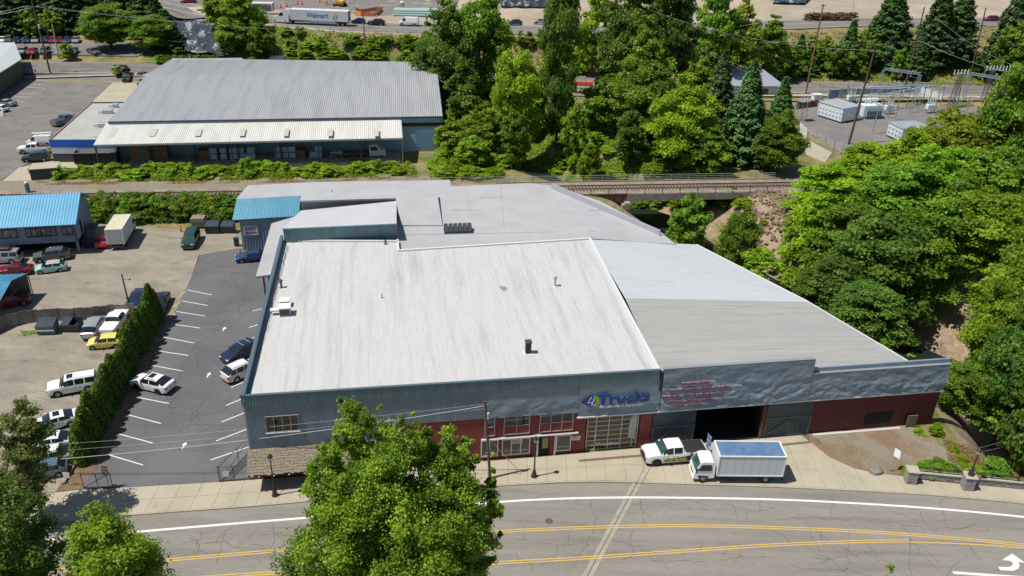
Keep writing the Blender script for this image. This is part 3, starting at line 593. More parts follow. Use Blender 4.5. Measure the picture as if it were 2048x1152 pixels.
# skylight hatch on the membrane
h0 = Vector(P_(889, 469, 8.6)); h1 = Vector(P_(946, 468, 8.6)); s = MB(); wd = (h1 - h0).length; s.box(0, wd, 0, 1.6, 0, .45); 
sk = s.build('skylight', m_slate, bld, loc=(h0.x, h0.y, 8.5)); sk['label'] = 'dark grey skylight with six panes on the pale rear roof'
for i in range(6): s = MB(); s.add([(wd * i / 6 + .05, -.02, .5), (wd * (i + 1) / 6 - .05, -.02, .5), (wd * (i + 1) / 6 - .05, 1.62, .95), (wd * i / 6 + .05, 1.62, .95), (wd * i / 6 + .05, -.02, .44), (wd * (i + 1) / 6 - .05, -.02, .44), (wd * (i + 1) / 6 - .05, 1.62, .44), (wd * i / 6 + .05, 1.62, .44)], [(0, 1, 2, 3), (4, 5, 1, 0), (5, 6, 2, 1), (6, 7, 3, 2), (7, 4, 0, 3)]); s.build('pane', mat('skylight_pane', (.05, .055, .06), .35), sk)

# tarpaulin covers, creased
def tarp(name, x0, x1, zb0, zb1, zt, y, seed, amp=0.10, nx=150, nz=26, m=m_tarp, calm=0.25):
    xs = np.linspace(x0, x1, nx); vs_ = []; 
    for j in range(nz):
        for i, x in enumerate(xs):
            zb = zb0 + (zb1 - zb0) * (i / (nx - 1)); z = zb + (zt - zb) * j / (nz - 1); f = 1 - (j / (nz - 1))
            a = (calm + (1 - calm) * sstep(min(1, max(0, f - .18) * 1.5))) * amp
            wv = noise.noise(Vector((x * .4 + z * .5 + seed, z * .9 - x * .25, seed))) + .5 * (1 - 2 * abs(noise.noise(Vector((x * .75 - z * .8, z * 1.3 + x * .3, seed + 5))))) + .3 * noise.noise(Vector((x * 2.0 + z, z * 2.6, seed + 9))) + .14 * noise.noise(Vector((x * 5 + z, z * 5.5, seed + 2)))
            vs_.append((x, y - .02 - max(-.05, wv * a) - a * .6, z))
    fs = [(j * nx + i, j * nx + i + 1, (j + 1) * nx + i + 1, (j + 1) * nx + i) for j in range(nz - 1) for i in range(nx - 1)]
    q = MB(); q.add(vs_, fs); return q.build(name, m, bld, smooth=50)
tarp('tarpaulin', 21.95, 31.06, 5.15, 5.05, 8.35, -.03, 3, .085, calm=.12)
tarp('tarpaulin', 31.06, 39.25, 4.62, 4.55, 8.3, -.10, 7, .06, calm=.15)
s = MB(); s.box(39.3, 54.8, -.10, .12, 4.5, 9.45); s.box(54.8, 70.1, -.10, .12, 4.5, 7.7); s.build('false_front', m_tarp, bld)
tarp('tarpaulin', 39.3, 54.8, 4.55, 4.55, 9.40, -.14, 11, .14, nx=240, nz=50, calm=.35)
tarp('tarpaulin', 54.8, 70.1, 4.55, 4.60, 7.66, -.14, 17, .13, nx=240, nz=36, calm=.35)
s = MB(); s.box(39.2, 54.86, -.21, .2, 9.42, 9.50); s.box(54.86, 70.15, -.21, .2, 7.68, 7.76); s.box(54.78, 54.9, -.20, .2, 7.76, 9.42); s.build('false_front_cap', mat('cap_grey', (.30, .34, .36), .5, .3), bld)
s = MB(); s.box(39.0, 39.22, -.20, 0, 7.0, 9.2); s.build('band_end', m_black, bld)
s = MB(); s.box(31.0, 70.1, -.26, -.10, 4.40, 4.55); s.build('canopy_trim', m_trim, bld)
# ground floor: red piers, glazing, doors
s = MB(); s.box(.3, 12.0, .02, .4, 0, 2.9); s.box(12.0, 21.95, .05, .4, 0, 5.1); s.build('ground_floor_wall', m_red, bld)
for uu_ in (13.2, 17.6): q = MB(); q.box(uu_, uu_ + 3.0, .0, .04, .5, 2.35); o_ = q.build('shop_window', m_glass, bld); q = MB(); q.box(uu_ - .1, uu_ + 3.1, -.02, .0, .42, .52); q.build('window_sill', m_frame, o_); q = MB(); q.box(uu_ - .1, uu_ + 3.1, -.02, .0, 2.33, 2.43); q.build('window_head', m_frame, o_)
s = MB(); s.box(21.95, 32.0, .10, .4, 0, 5.2); s.build('red_wall', m_red, bld)
s = MB(); s.box(37.55, 38.75, .0, .4, 0, 4.5); s.build('red_pier', m_red, bld)
s = MB(); s.box(32.0, 37.55, .3, .5, 4.1, 4.6); s.build('lintel', m_red, bld)
s = MB(); s.box(56.0, 70.1, .12, .4, -1.5, 4.45); s.build('dark_red_wall', m_dkred, bld)
s = MB(); s.box(38.75, 56, .2, .4, 4.1, 4.6); s.build('bay_lintel', m_dkred, bld)
s = MB(); s.box(21.6, 31.25, -.24, .1, 2.56, 2.65); s.build('ledge', mat('ledge_paint', (.46, .42, .40), .6), bld)
# upper windows with red panels under them
def rect_f(name, u0, u1, z0, z1, y, m, dep=.05, parent=bld):
    q = MB(); q.box(u0, u1, y - dep, y, z0, z1); return q.build(name, m, parent)
def fpbox(a, b, off=0.0):
    u0, z1 = FP(*a, off); u1, z0 = FP(*b, off); return u0, u1, z0, z1
def frame_rect(u0, u1, z0, z1, y, th, m, parent, cols=1, rows=1, name='frame', dep=.08):
    q = MB(); q.box(u0, u1, y - dep, y, z0, z0 + th); q.box(u0, u1, y - dep, y, z1 - th, z1); q.box(u0, u0 + th, y - dep, y, z0 + th, z1 - th); q.box(u1 - th, u1, y - dep, y, z0 + th, z1 - th)
    for c in range(1, cols): x = u0 + (u1 - u0) * c / cols; q.box(x - th / 2, x + th / 2, y - dep * .8, y, z0 + th, z1 - th)
    for r_ in range(1, rows): z = z0 + (z1 - z0) * r_ / rows; q.box(u0 + th, u1 - th, y - dep * .7, y, z - th / 2, z + th / 2)
    return q.build(name, m, parent)
def window(u0, u1, z0, z1, y, cols, m_g=m_glass, m_f=m_frame, th=.06, rows=1, name='window'):
    wdw = rect_f(name, u0, u1, z0, z1, y + .0, m_dark, .02); n = 0
    for c in range(cols):
        for r_ in range(rows):
            a, b = u0 + (u1 - u0) * c / cols, u0 + (u1 - u0) * (c + 1) / cols; e, f = z0 + (z1 - z0) * r_ / rows, z0 + (z1 - z0) * (r_ + 1) / rows
            q = MB(); q.box(a + .02, b - .02, y - .045, y - .022, e + .02, f - .02); q.build('pane', m_g, wdw)
    frame_rect(u0, u1, z0, z1, y - .02, th, m_f, wdw, cols, rows); return wdw
window(1.75, 4.72, 5.35, 7.15, -.05, 4)
q = MB(); q.box(1.72, 4.78, -.2, -.04, 5.25, 5.33); q.build('window_sill', m_trim, bld)
for (a, b), cols in ((((965, 838), (983, 866)), 1), (((1009, 832), (1058, 864)), 2), (((1081, 828), (1144, 862)), 3)):
    u0, z1 = FP(a[0], a[1]); u1, z0 = FP(b[0], b[1]); z1 = 5.12; zm = 3.95; z0 = 3.0
    if cols == 1: u0, u1 = 21.98, 22.9
    window(u0, u1, zm, z1, .08, cols)
    for c in range(cols): q = MB(); w_ = (u1 - u0) / cols; q.box(u0 + w_ * c + .04, u0 + w_ * (c + 1) - .04, .02, .09, z0, zm - .06); q.build('red_panel', m_red, bld)
    frame_rect(u0 - .05, u1 + .05, z0 - .06, z1, .03, .06, m_frame, bld, cols, name='window_frame')
# shop windows and recessed entrance
for a, b in (((962, 885), (996, 912)), ((1004, 880), (1059, 912)), ((1113, 872), (1140, 906))):
    u0, u1, z0, z1 = fpbox(a, b); z0 = .45; z1 = 2.42
    wdw = window(u0, u1, z0, z1, .06, 3 if b[0] == 1059 else (2 if b[0] == 996 else 1), m_g=mat('shop_glass', (.05, .052, .055), .15, c2=(.10, .085, .065), scale=1.1, spec=.7), m_f=m_trim, th=.09, name='shop_window')
    q = MB(); q.box(u0, u1, -.03, .0, .62, .64); q.build('window_line', m_trim, wdw)
    for k in range(3 if b[0] == 1059 else 1):
        text('window_lettering', ['LIFTS', 'HITCHES', 'CANOPIES'][k] if b[0] == 1059 else ('ACCESSORIES' if b[0] == 1140 else 'CANOPIES'), .2, m_trim, wdw, ((u0 + (u1 - u0) * (k + .5) / (3 if b[0] == 1059 else 1)), -.01, .9), (R(90), 0, 0), .004, align='CENTER')
u0, u1, z0, z1 = fpbox((1006, 882), (1057, 893)); q = MB(); q.box(u0 + .9, u1 - .6, -.02, .0, 1.75, 2.35); q.build('window_poster', mat('cream_poster', (.42, .36, .2), .6), bld)
u0, u1, z0, z1 = fpbox((1074, 876), (1110, 911)); q = MB(); q.box(u0, u1, .04, .10, .02, 2.42); ent = q.build('entrance', m_dark, bld)
q = MB(); q.box(u0, u0 + .16, -.08, .05, 0, 2.45); q.box(u1 - .16, u1, -.08, .05, 0, 2.45); q.build('door_frame', m_trim, ent)
q = MB(); q.box(u0 + .55, u0 + 1.15, -.0, .03, .95, 2.2); q.build('lit_door_glass', mat('ochre_glass', (.30, .25, .10), .3), ent)
q = MB(); q.box(u1 - .65, u1 - .2, -.03, .03, .1, 2.35); q.build('red_side_panel', m_red, ent)
q = MB(); q.box(*FP(1143, 872)[:1], FP(1161, 872)[0], .02, .07, 1.6, 2.15); q.build('notice_board', mat('notice_white', (.66, .62, .62), .6), bld)
q = MB(); uu = FP(1143, 872)[0]
for k, (w_, m_) in enumerate(((.5, m_red), (.62, m_frame), (.55, m_frame))): q = MB(); q.box(uu + .12, uu + .12 + w_, .008, .018, 2.0 - k * .15, 2.06 - k * .15); q.build('notice_text', m_, bld)
# glazed sectional garage door, 5 x 7 lights
gd = empty('garage_door', (32.15, .28, .05)); gd.parent = bld
q = MB(); q.box(0, 5.3, -.02, .02, 0, 4.1); q.build('door_backing', m_dark, gd)
ws = [.95, 1.3, 1.3, 1.2, .55]; x = 0; tw = 5.3 / sum(ws)
for c, w_ in enumerate(ws):
    x1 = x + w_ * tw
    for r_ in range(7):
        q = MB(); q.box(x + .04, x1 - .04, -.045, -.022, r_ * 4.02 / 7 + .14, (r_ + 1) * 4.02 / 7 + .04); q.build('pane', m_glassb, gd)
    x = x1
x = 0; q = MB(); q.box(0, .09, -.09, -.02, 0, 4.1); q.box(5.21, 5.3, -.09, -.02, 0, 4.1)
m_cream = mat('cream_frame', (.56, .49, .33), .6)
for w_ in ws[:-1]: x += w_ * tw; q.box(x - .05, x + .05, -.10, -.02, .0, 4.1)
for r_ in range(8): q.box(0.09, 5.21, -.08, -.021, r_ * 4.02 / 7 + .03, r_ * 4.02 / 7 + .12)
q.build('door_frame', m_cream, gd)
q = MB(); q.box(.0, 5.3, -.1, -.0, -.08, .04); q.build('bottom_seal', m_slate, gd)
text('door_lettering', 'Weather', .62, mat('letter_white', (.68, .70, .72), .5), gd, (1.05, -.105, .52), (R(90), 0, 0), .01, .012, 1.08)
q = MB(); q.add([(4.35, -.06, 1.3), (5.1, -.06, .95), (5.1, -.06, 3.9), (4.65, -.06, 3.9), (4.35, -.06, 3.1)], [(0, 1, 2, 3, 4)]); q.build('seen_vehicle_nose', mat('car_behind_glass', (.45, .50, .52), .4), gd)
# barn doors and the wide opening
q = MB(); q.box(43.4, 50.45, .35, 9, -.02, 4.1); 
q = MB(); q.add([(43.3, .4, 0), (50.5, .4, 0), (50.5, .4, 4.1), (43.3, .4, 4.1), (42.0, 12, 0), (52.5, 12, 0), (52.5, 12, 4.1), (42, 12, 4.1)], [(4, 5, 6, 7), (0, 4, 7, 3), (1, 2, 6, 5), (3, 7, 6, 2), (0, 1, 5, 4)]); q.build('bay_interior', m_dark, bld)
for x0, x1, y in ((38.85, 43.35, .05), (51.0, 55.95, .05)):
    d = empty('barn_door', (x0, y, .06)); d.parent = bld; w_ = x1 - x0
    q = MB(); q.box(0, w_, .0, .06, 0, 4.05); q.build('door_leaf', m_slate, d)
    n = int(w_ / .5)
    for k in range(n): q = MB(); q.box(w_ * k / n + .012, w_ * (k + 1) / n - .012, -.02, .0, .1, 2.3); q.build('board', m_slate, d)
    q = MB(); q.box(0, w_, -.05, -.02, 2.3, 2.42); q.box(0, w_, -.05, -.02, 0, .14); q.box(0, .14, -.05, -.02, .14, 2.3); q.box(w_ - .14, w_, -.05, -.02, .14, 2.3)
    q.obox((.14, -.05, .2), (w_ / 2, -.05, 2.25), .03, .10, (0, 1, 0)); q.obox((w_ - .14, -.05, .2), (w_ / 2, -.05, 2.25), .03, .10, (0, 1, 0)); q.build('door_brace', mat('door_brace_grey', (.09, .12, .14), .6), d)
q = MB(); q.box(50.5, 50.75, -.12, .3, 0, 4.1); q.box(50.85, 51.0, -.1, .3, 0, 4.1); q.build('bay_post', m_rust, bld)
q = MB(); q.box(56.4, 66.3, -.45, -.15, -.05, .16); q.build('base_kerb', mat('pale_kerb', (.52, .49, .44), .8), bld)
u, zz = FP(1760, 832); q = MB(); q.box(62.2, 65.2, .06, .12, .6, 2.0); q.build('dark_window', m_dark, bld)
q = MB(); q.box(66.9, 68.0, -.3, -.2, -.3, 1.6); q.build('leaning_board', mat('old_board', (.16, .12, .08), .9), bld)
# sign: logo, name, five lines
m_navy = mat('sign_navy', (.012, .045, .25), .4); m_signb = mat('sign_blue', (.02, .12, .50), .4); m_signg = mat('sign_green', (.22, .50, .04), .4); m_signt = mat('sign_teal', (.02, .30, .36), .4)
sg = empty('shop_sign', (32.1, -.30, 6.45)); sg.parent = bld; sg['label'] = 'raised blue and green shop lettering fixed to the tarpaulin'
q = MB(); q.add([(-.95, 0, -.05), (.25, 0, -.85), (.25, 0, .72)], [(0, 1, 2)]); q.build('logo_left', m_navy, sg)
q = MB(); q.add([(.25, -.003, -.85), (.95, -.003, -.35), (.95, -.003, .35), (.25, -.003, .72)], [(0, 1, 2, 3)]); q.build('logo_right', m_signg, sg)
q = MB(); q.add([(-.2, -.006, -.4), (.25, -.006, -.85), (.6, -.006, -.1), (.3, -.006, .72), (.1, -.006, .55)], [(0, 1, 2, 3, 4)]); q.build('logo_middle', m_signb, sg)
q = MB(); q.tube([(.12, -.03, .45), (-.2, -.03, -.2), (.25, -.03, -.2), (.42, -.03, .25)], .03, 4); q.tube([(.42, -.03, .2), (.2, -.03, -.55), (.55, -.03, -.4)], .03, 4); q.build('logo_line', m_trim, sg)
text('sign_name', 'Trucks', 1.62, m_navy, sg, (.78, -.06, -.42), (R(90), 0, 0), .07, .045, 1.13, spacing=1.02)
q = MB(); q.box(1.9, 5.9, -.02, .02, .12, .2); q.build('sign_green_line', m_signg, sg)
text('sign_tagline', 'Accessories & Equipment', .42, m_trim, sg, (1.0, -.06, -.88), (R(90), 0, 0), .03, .012, 1.02)
m_redl = mat('letter_red', (.34, .04, .08), .5)
for i, (x0, x1, z, tx) in enumerate(((41.15, 44.05, 7.62, 'TONNEAU COVERS'), (39.95, 46.2, 6.92, 'TRUCK CANOPIES * RUNNING BOARDS'), (39.4, 45.6, 6.2, 'BED LINERS * TRAILER HITCHES * TOW'), (39.8, 44.7, 5.55, 'SUSPENSION * LIFT KITS * WHEELS'), (40.5, 43.55, 5.02, 'CUSTOM * LIGHTING'))):
    bk = MB(); bk.box(x0 - .05, x1 + .05, -.30, -.27, z - .10, z + .30); b_ = bk.build('lettering_backing', mat('lettering_board', (.15, .19, .25), .6), bld)
    o = text('red_lettering', tx, .30, m_redl, b_, (x0, -.34, z - .0), (R(90), 0, 0), .02, .004); w_ = max(v.co.x for v in o.data.vertices); o.scale = ((x1 - x0) / w_, 1, 1)
    o2 = text('white_shadow', tx, .36, m_trim, b_, (x0 + .02, -.31, z + .03), (R(90), 0, 0), .01, .004); o2.scale = o.scale
# shake awning on the left corner
aw = empty('shake_awning', (0, 0, 0)); aw.parent = bld
x0, x1 = -.15, 11.8; rr = rng(4); s = MB(); rows = 9
zt, zb, yt, yb = 3.55, 2.15, -.02, -2.1
for r_ in range(rows):
    x = x0 - rr.uniform(0, .2)
    t0, t1 = r_ / rows, (r_ + 1.25) / rows
    while x < x1:
        w_ = rr.uniform(.14, .32); e = rr.uniform(-.03, .03); xa, xb = max(x, x0), min(x + w_ - .015, x1)
        if xb - xa > .04:
            ya, za = yt + (yb - yt) * t0, zt + (zb - zt) * t0; yc, zc = yt + (yb - yt) * (t1 + e), zt + (zb - zt) * (t1 + e)
            s.add([(xa, ya, za + .01), (xb, ya, za + .01), (xb, yc, zc + .075), (xa, yc, zc + .075), (xa, yc, zc + .02), (xb, yc, zc + .02)], [(0, 1, 2, 3), (3, 2, 5, 4)])
        x += w_
tag(s.build('shingle', m_shake, aw), kind='stuff')
s = MB(); s.add([(x0, yt, zt - .03), (x1, yt, zt - .03), (x1, yb, zb - .03), (x0, yb, zb - .03), (x0, yt, zb - .15), (x1, yt, zb - .15), (x1, yb, zb - .15), (x0, yb, zb - .15)], [(0, 1, 2, 3), (4, 7, 6, 5), (3, 2, 6, 7), (0, 3, 7, 4), (1, 5, 6, 2)]); s.build('awning_deck', m_black, aw)
for k in range(8): q = MB(); q.lathe([(.04, 0), (.07, .05), (.03, .1)], 8); q.build('string_light', m_trim, aw, loc=(.9 + k * 1.35, -2.12, 1.92))
q = MB(); q.box(6.95, 7.5, -.32, -.1, 3.6, 3.95); q.build('floodlight', m_black, aw)
# patriotic half-round buntings: fan of coloured rings
for cx in (4.6, 9.9):
    bt = empty('bunting', (cx, -.08, 1.75)); bt.parent = bld
    for r0, r1, m_ in ((0, .28, m_navy), (.28, .5, m_trim), (.5, .72, m_navy), (.72, .88, m_trim), (.88, 1.15, mat('bunting_white_blue', (.30, .34, .45), .8)), (1.15, 1.3, m_trim)):
        q = MB(); n = 18; pts_ = [(r0 * math.cos(math.pi + math.pi * i / n), -.03 * (i % 2), r0 * math.sin(math.pi + math.pi * i / n) * .8) for i in range(n + 1)] + [(r1 * math.cos(math.pi + math.pi * i / n), -.05 * (i % 2), r1 * math.sin(math.pi + math.pi * i / n) * .8) for i in range(n + 1)]
        q.add(pts_, [(i, i + 1, n + 2 + i, n + 1 + i) for i in range(n)]); q.build('bunting_ring', m_, bt)
# blue roofed entrance shed at the back left of the building
shd = empty('ridge_shed', (0, 0, 0)); shd.parent = bld
m_bluer = mat('blue_roof_metal', (0.07, 0.27, 0.375), 0.4, 0.1, c2=(.06, .235, .33), scale=.5, fine=.04)
m_bluel = mat('light_blue_roof_metal', (0.075, 0.30, 0.475), 0.4, 0.1, c2=(.065, .265, .42), scale=.5, fine=.04)
r0, r1, e0, e1 = Vector(P_(474, 398, 7.1)), Vector(P_(600, 392, 7.1)), Vector(P_(465, 440, 5.1)), Vector(P_(598, 432, 5.15))
def seam_roof(mb, r0, r1, e0, e1, n, h=.05, w=.05, th=.06):
    mb.add([r0, r1, e1, e0, r0 - Vector((0, 0, th)), r1 - Vector((0, 0, th)), e1 - Vector((0, 0, th)), e0 - Vector((0, 0, th))], [(0, 3, 2, 1), (3, 7, 6, 2), (0, 4, 7, 3), (1, 2, 6, 5)])
    for i in range(n + 1):
        t = i / n; a = r0.lerp(r1, t); b = e0.lerp(e1, t); mb.obox(a + Vector((0, 0, h / 2)), b + Vector((0, 0, h / 2)), w, h)
s = MB(); seam_roof(s, r0, r1, e0, e1, 24); s.build('metal_roof', m_bluer, shd)
f0, f1 = Lp(484, 503, 0), Lp(600, 495, 0); s = MB(); yy = 52.0
s.box(-7.0, -2.6, yy, yy + .2, 0, 4.9); s.box(-2.6, 1.0, yy, yy + .2, 3.7, 4.95); s.prism([(-7.0, yy + .2), (-6.8, yy + .2), (-6.8, yy + 8), (-7.0, yy + 8)], 0, [4.9, 4.9, 6.9, 6.9]); s.build('shed_wall', m_bluew, shd)
s = MB(); corrug(s, -7.0, -2.6, yy - .01, 0, 3.4, .38, .05); s.build('corrugated_siding', m_bluew, shd)
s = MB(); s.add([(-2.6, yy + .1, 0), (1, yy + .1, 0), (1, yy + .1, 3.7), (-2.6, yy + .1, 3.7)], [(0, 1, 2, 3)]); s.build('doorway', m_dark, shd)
sx = MB(); sx.box(-6.6, -4.55, yy - .12, yy - .07, 2.5, 3.95); es = sx.build('exit_sign', mat('sign_white', (.72, .70, .70), .5), bld); es['label'] = 'white board reading EXIT over a red arrow pointing left'
text('sign_lettering', 'EXIT', .72, m_navy, es, (-6.35, yy - .125, 3.3), (R(90), 0, 0), .008, .03, 1.05)
q = MB(); q.add([(-6.45, yy - .13, 2.87), (-6.0, yy - .13, 3.12), (-6.0, yy - .13, 2.95), (-4.7, yy - .13, 2.95), (-4.7, yy - .13, 2.79), (-6.0, yy - .13, 2.79), (-6.0, yy - .13, 2.62)], [(0, 1, 2, 6), (2, 3, 4, 5)]); q.build('arrow', m_redl, es)

# things standing on the roofs
def thing(name, label, cat, p, rz=0.0, group=None): return empty(name, p, rz, label, cat, group)
def vent(px, py, z, h, r, m, label, cap=True):
    p = G(px, py, z); t = thing('vent_pipe', label, 'roof vent', p)
    q = MB(); q.lathe([(r * 2.2, 0), (r * 1.3, .08), (r, .12), (r, h)], 10); q.build('pipe', m, t)
    if cap: q = MB(); q.lathe([(r * 1.6, h - .1), (r * 1.9, h), (r * 1.2, h + .16), (.02, h + .22)], 10); q.build('rain_cap', m, t)
vent(563, 575, 9.0, .85, .12, m_rust, 'rusty round capped vent pipe on the white roof behind the air conditioners')
vent(1110, 572, 9.0, 1.05, .13, m_grey, 'tall galvanised round vent pipe near the right edge of the white roof')
vent(764, 596, 9.0, .55, .045, m_black, 'thin black pipe alone in the middle of the white roof', False)
vent(771, 488, 9.02, .35, .1, m_rust, 'short brown vent by the ribbed wall at the back of the white roof')
vent(663, 383, 7.05, .5, .06, m_grey, 'small pipe standing on the long rear strip roof', False)
p = G(1056, 706, 9.0); t = thing('chimney', 'black square metal chimney casting a short shadow on the white roof', 'chimney', p, FA)
q = MB(); q.box(-.27, .27, -.25, .25, 0, 1.25); q.build('flue_casing', m_black, t); q = MB(); q.box(-.33, .33, -.31, .31, 1.25, 1.4); q.build('flue_cap', m_slate, t); q = MB(); q.box(-.5, .5, -.5, .5, 0, .04); q.build('base_flashing', m_curb, t)
for (px, py, w_, h_, lb_) in ((571, 628, 1.15, .95, 'larger grey air conditioner with louvred side on the left edge of the white roof'), (570, 611, .95, .7, 'smaller air conditioner box just behind the larger one on the white roof')):
    p = G(px, py, 9.0); t = thing('air_conditioner', lb_, 'air conditioner', p, FA)
    q = MB(); q.box(-w_ / 2, w_ / 2, -w_ / 2, w_ / 2, .1, h_, .03); q.build('housing', m_grey, t)
    for k in range(6): q = MB(); q.box(-w_ / 2 + .06, w_ / 2 - .06, -w_ / 2 - .03, -w_ / 2 - .005, .18 + k * (h_ - .28) / 6, .18 + (k + .6) * (h_ - .28) / 6); q.build('louvre', m_black, t)
    q = MB(); q.box(-w_ / 2 - .05, w_ / 2 + .05, -w_ / 2 - .05, w_ / 2 + .05, h_, h_ + .05); q.build('lid', m_trim, t)
    for sx_ in (-1, 1): q = MB(); q.box(sx_ * w_ * .4 - .05, sx_ * w_ * .4 + .05, -w_ / 2, w_ / 2, 0, .1); q.build('foot', m_rust, t)
p0, p1 = G(541, 628, 9.1), G(560, 630, 9.1); t = thing('duct', 'white duct box between the roof parapet and the air conditioner', 'duct', p0, FA); q = MB(); q.box(0, (p1 - p0).length, -.25, .3, .35, .55, .02); q.build('duct_top', m_trim, t); q = MB(); q.tube([(.1, 0, 0), (.1, 0, .35)], .05); q.tube([(1.2, 0, 0), (1.2, 0, .35)], .05); q.build('duct_leg', m_black, t)
p = G(1006, 576, 9.0); q = MB(); rs_ = random.Random(2)
for k in range(14): a_ = k * .9; q.lathe([(rs_.uniform(.06, .22), 0.013 + k * .0005), (.02, .02 + k * .001)], 7, (rs_.gauss(0, .28), rs_.gauss(0, .3), 0))
o = q.build('tar_patch', mat('roof_stain', (.16, .145, .13), .9, c2=(.30, .28, .26), scale=3), bld); o.location = loc_(p)

# ------------------------------------------------------------------ warehouse beyond the railway
whO = G(885, 300, 0); wa = math.atan2((Vector((-14.4, 161.2)) - Vector((-75.0, 151.5))).y, (Vector((-14.4, 161.2)) - Vector((-75.0, 151.5))).x)
wh = empty('warehouse', (-75.0, 151.5, 0), wa, 'long warehouse with curved grey ribbed metal roof beyond the railway', 'warehouse')
m_ribroof = mat('grey_ribbed_roof', (0.365, 0.37, 0.375), 0.5, 0.1, c2=(.31, .315, .325), scale=.25, stretch=(2.5, .2, 1), lo=.45, hi=.65, fine=.04)
m_rust2 = mat('roof_rust_patch', (.27, .19, .15), .8, c2=(.33, .33, .34), scale=.3)
m_whwall = mat('pale_blue_wall', (0.33, 0.46, 0.60), 0.7, c2=(.40, .52, .63), scale=.6, fine=.05)
WL = 61.4; 
def wl(p): m_ = Matrix.Rotation(-wa, 4, 'Z'); return m_ @ (Vector(p) - Vector((-75.0, 151.5, 0)))
back_l, back_r = wl(G(345, 117, 6.8)), wl(G(870, 125, 6.8)); fr_l, fr_r = wl(G(215, 243, 7.0)), wl(G(885.5, 232, 7.0))
gz = lambda t: float(np.interp(t, [0, .30, .50, .56, .62, 1], [6.95, 7.80, 8.40, 8.5, 8.32, 6.85])); nS = 25; nX = 150; vs_ = []
for j in range(nS + 1):
    t = j / nS; zc = gz(t)
    for i in range(nX * 2 + 1):
        a = fr_l.lerp(fr_r, i / (nX * 2)); b = back_l.lerp(back_r, i / (nX * 2)); p = a.lerp(b, t); ph = i % 2
        vs_.append((p.x, p.y, zc + (.09 if ph else 0)))
NX = nX * 2 + 1; q = MB(); q.add(vs_, [(j * NX + i, j * NX + i + 1, (j + 1) * NX + i + 1, (j + 1) * NX + i) for j in range(nS) for i in range(NX - 1)])
o = q.build('ribbed_roof', m_ribroof, wh); 
o.data.materials.append(m_rust2)
for f in o.data.polygons:
    c = f.center
    if c.y > 38 and c.x > 55 and (c.x - 58) + (c.y - 40) * .8 > 2 + 3 * noise.noise(Vector((c.x * .6, c.y * .6, 0))): f.material_index = 1
q = MB(); q.prism([fr_l[:2], (fr_r[0], fr_r[1]), back_r[:2], back_l[:2]], 0, [6.8, 6.8, 6.8, 6.8], False); q.build('wall', m_whwall, wh, fixn=True)
for e_, (A, B) in enumerate(((fr_r, back_r), (fr_l, back_l))):
    q = MB(); n = 25; pts_ = [A.lerp(B, k / n) for k in range(n + 1)]; zz = [gz(k / n) for k in range(n + 1)]
    q.add([(p.x, p.y, 6.7) for p in pts_] + [(p.x, p.y, z_) for p, z_ in zip(pts_, zz)], [(k, k + 1, n + 2 + k, n + 1 + k) for k in range(n)]); q.build('gable_wall', m_whwall, wh)
q = MB(); q.box(fr_r.x - 10.2, fr_r.x + .1, -.12, -.02, 5.05, 5.75); q.build('black_stripe', m_black, wh)
q = MB(); q.box(0, WL, -.25, .05, 6.72, 6.92); q.build('gutter', m_slate, wh)
ex = [wl(G(x, y, 7.0)) for x, y in ((343, 118), (484, 116), (494, 127), (338, 128))]; q = MB(); q.prism([p[:2] for p in ex], 0, [7.05, 7.05, 6.95, 6.95]); q.build('rear_annex', m_ribroof, wh, fixn=True)
d0, d1 = wl(G(840, 295, 0)), wl(G(872, 296, 0)); q = MB(); q.box(WL - 5.4, WL - 1.6, -.05, .02, .9, 4.2); dd = q.build('loading_door', mat('door_blue', (.20, .38, .56), .6), wh)
for k in range(7): q = MB(); q.box(WL - 5.35, WL - 1.65, -.07, -.05, .95 + k * .46, .95 + k * .46 + .42); q.build('panel', mat('door_blue', (.2, .38, .56)), dd)
q = MB(); q.box(-.5, -.3, 0, .2, 0, 1)
# open lean-to along the front
A0, A1 = wl(G(187, 290, 5.1)), wl(G(805, 276, 5.1)); C0, C1 = wl(G(214, 244, 6.6)), wl(G(802, 235, 6.6))
lt = empty('lean_to', (0, 0, 0)); lt.parent = wh
m_white_rf = mat('white_corrugated_roof', (.62, .61, .56), .5, .05, c2=(.55, .54, .51), scale=.2, stretch=(3, .3, 1), c3=(.42, .40, .36), s3=.5, lo3=.62, hi3=.8, fine=.04)
q = MB(); n = 150; vs_ = []
for j, (L0, L1, zz) in enumerate(((A0, A1, 5.1), (C0, C1, 6.6))):
    for i in range(n * 2 + 1): p = L0.lerp(L1, i / (n * 2)); vs_.append((p.x, p.y, zz + (.08 if i % 2 else 0)))
q.add(vs_, [(i, i + 1, n * 2 + 2 + i, n * 2 + 1 + i) for i in range(n * 2)]); q.build('white_roof', m_white_rf, lt)
q = MB(); q.obox(A0 + Vector((0, 0, -.15)), A1 + Vector((0, 0, -.15)), .15, .3); q.obox(A1 + Vector((0, 0, -.1)), C1 + Vector((0, 0, -.1)), .1, .2); q.obox(A0 + Vector((0, 0, -.1)), C0 + Vector((0, 0, -.1)), .1, .2); q.build('fascia', mat('fascia_grey', (.30, .34, .35), .6), lt)
for t_ in (.055, .42 / 1.0 * .43, .318, .435, .557, .757, .92):
    pass
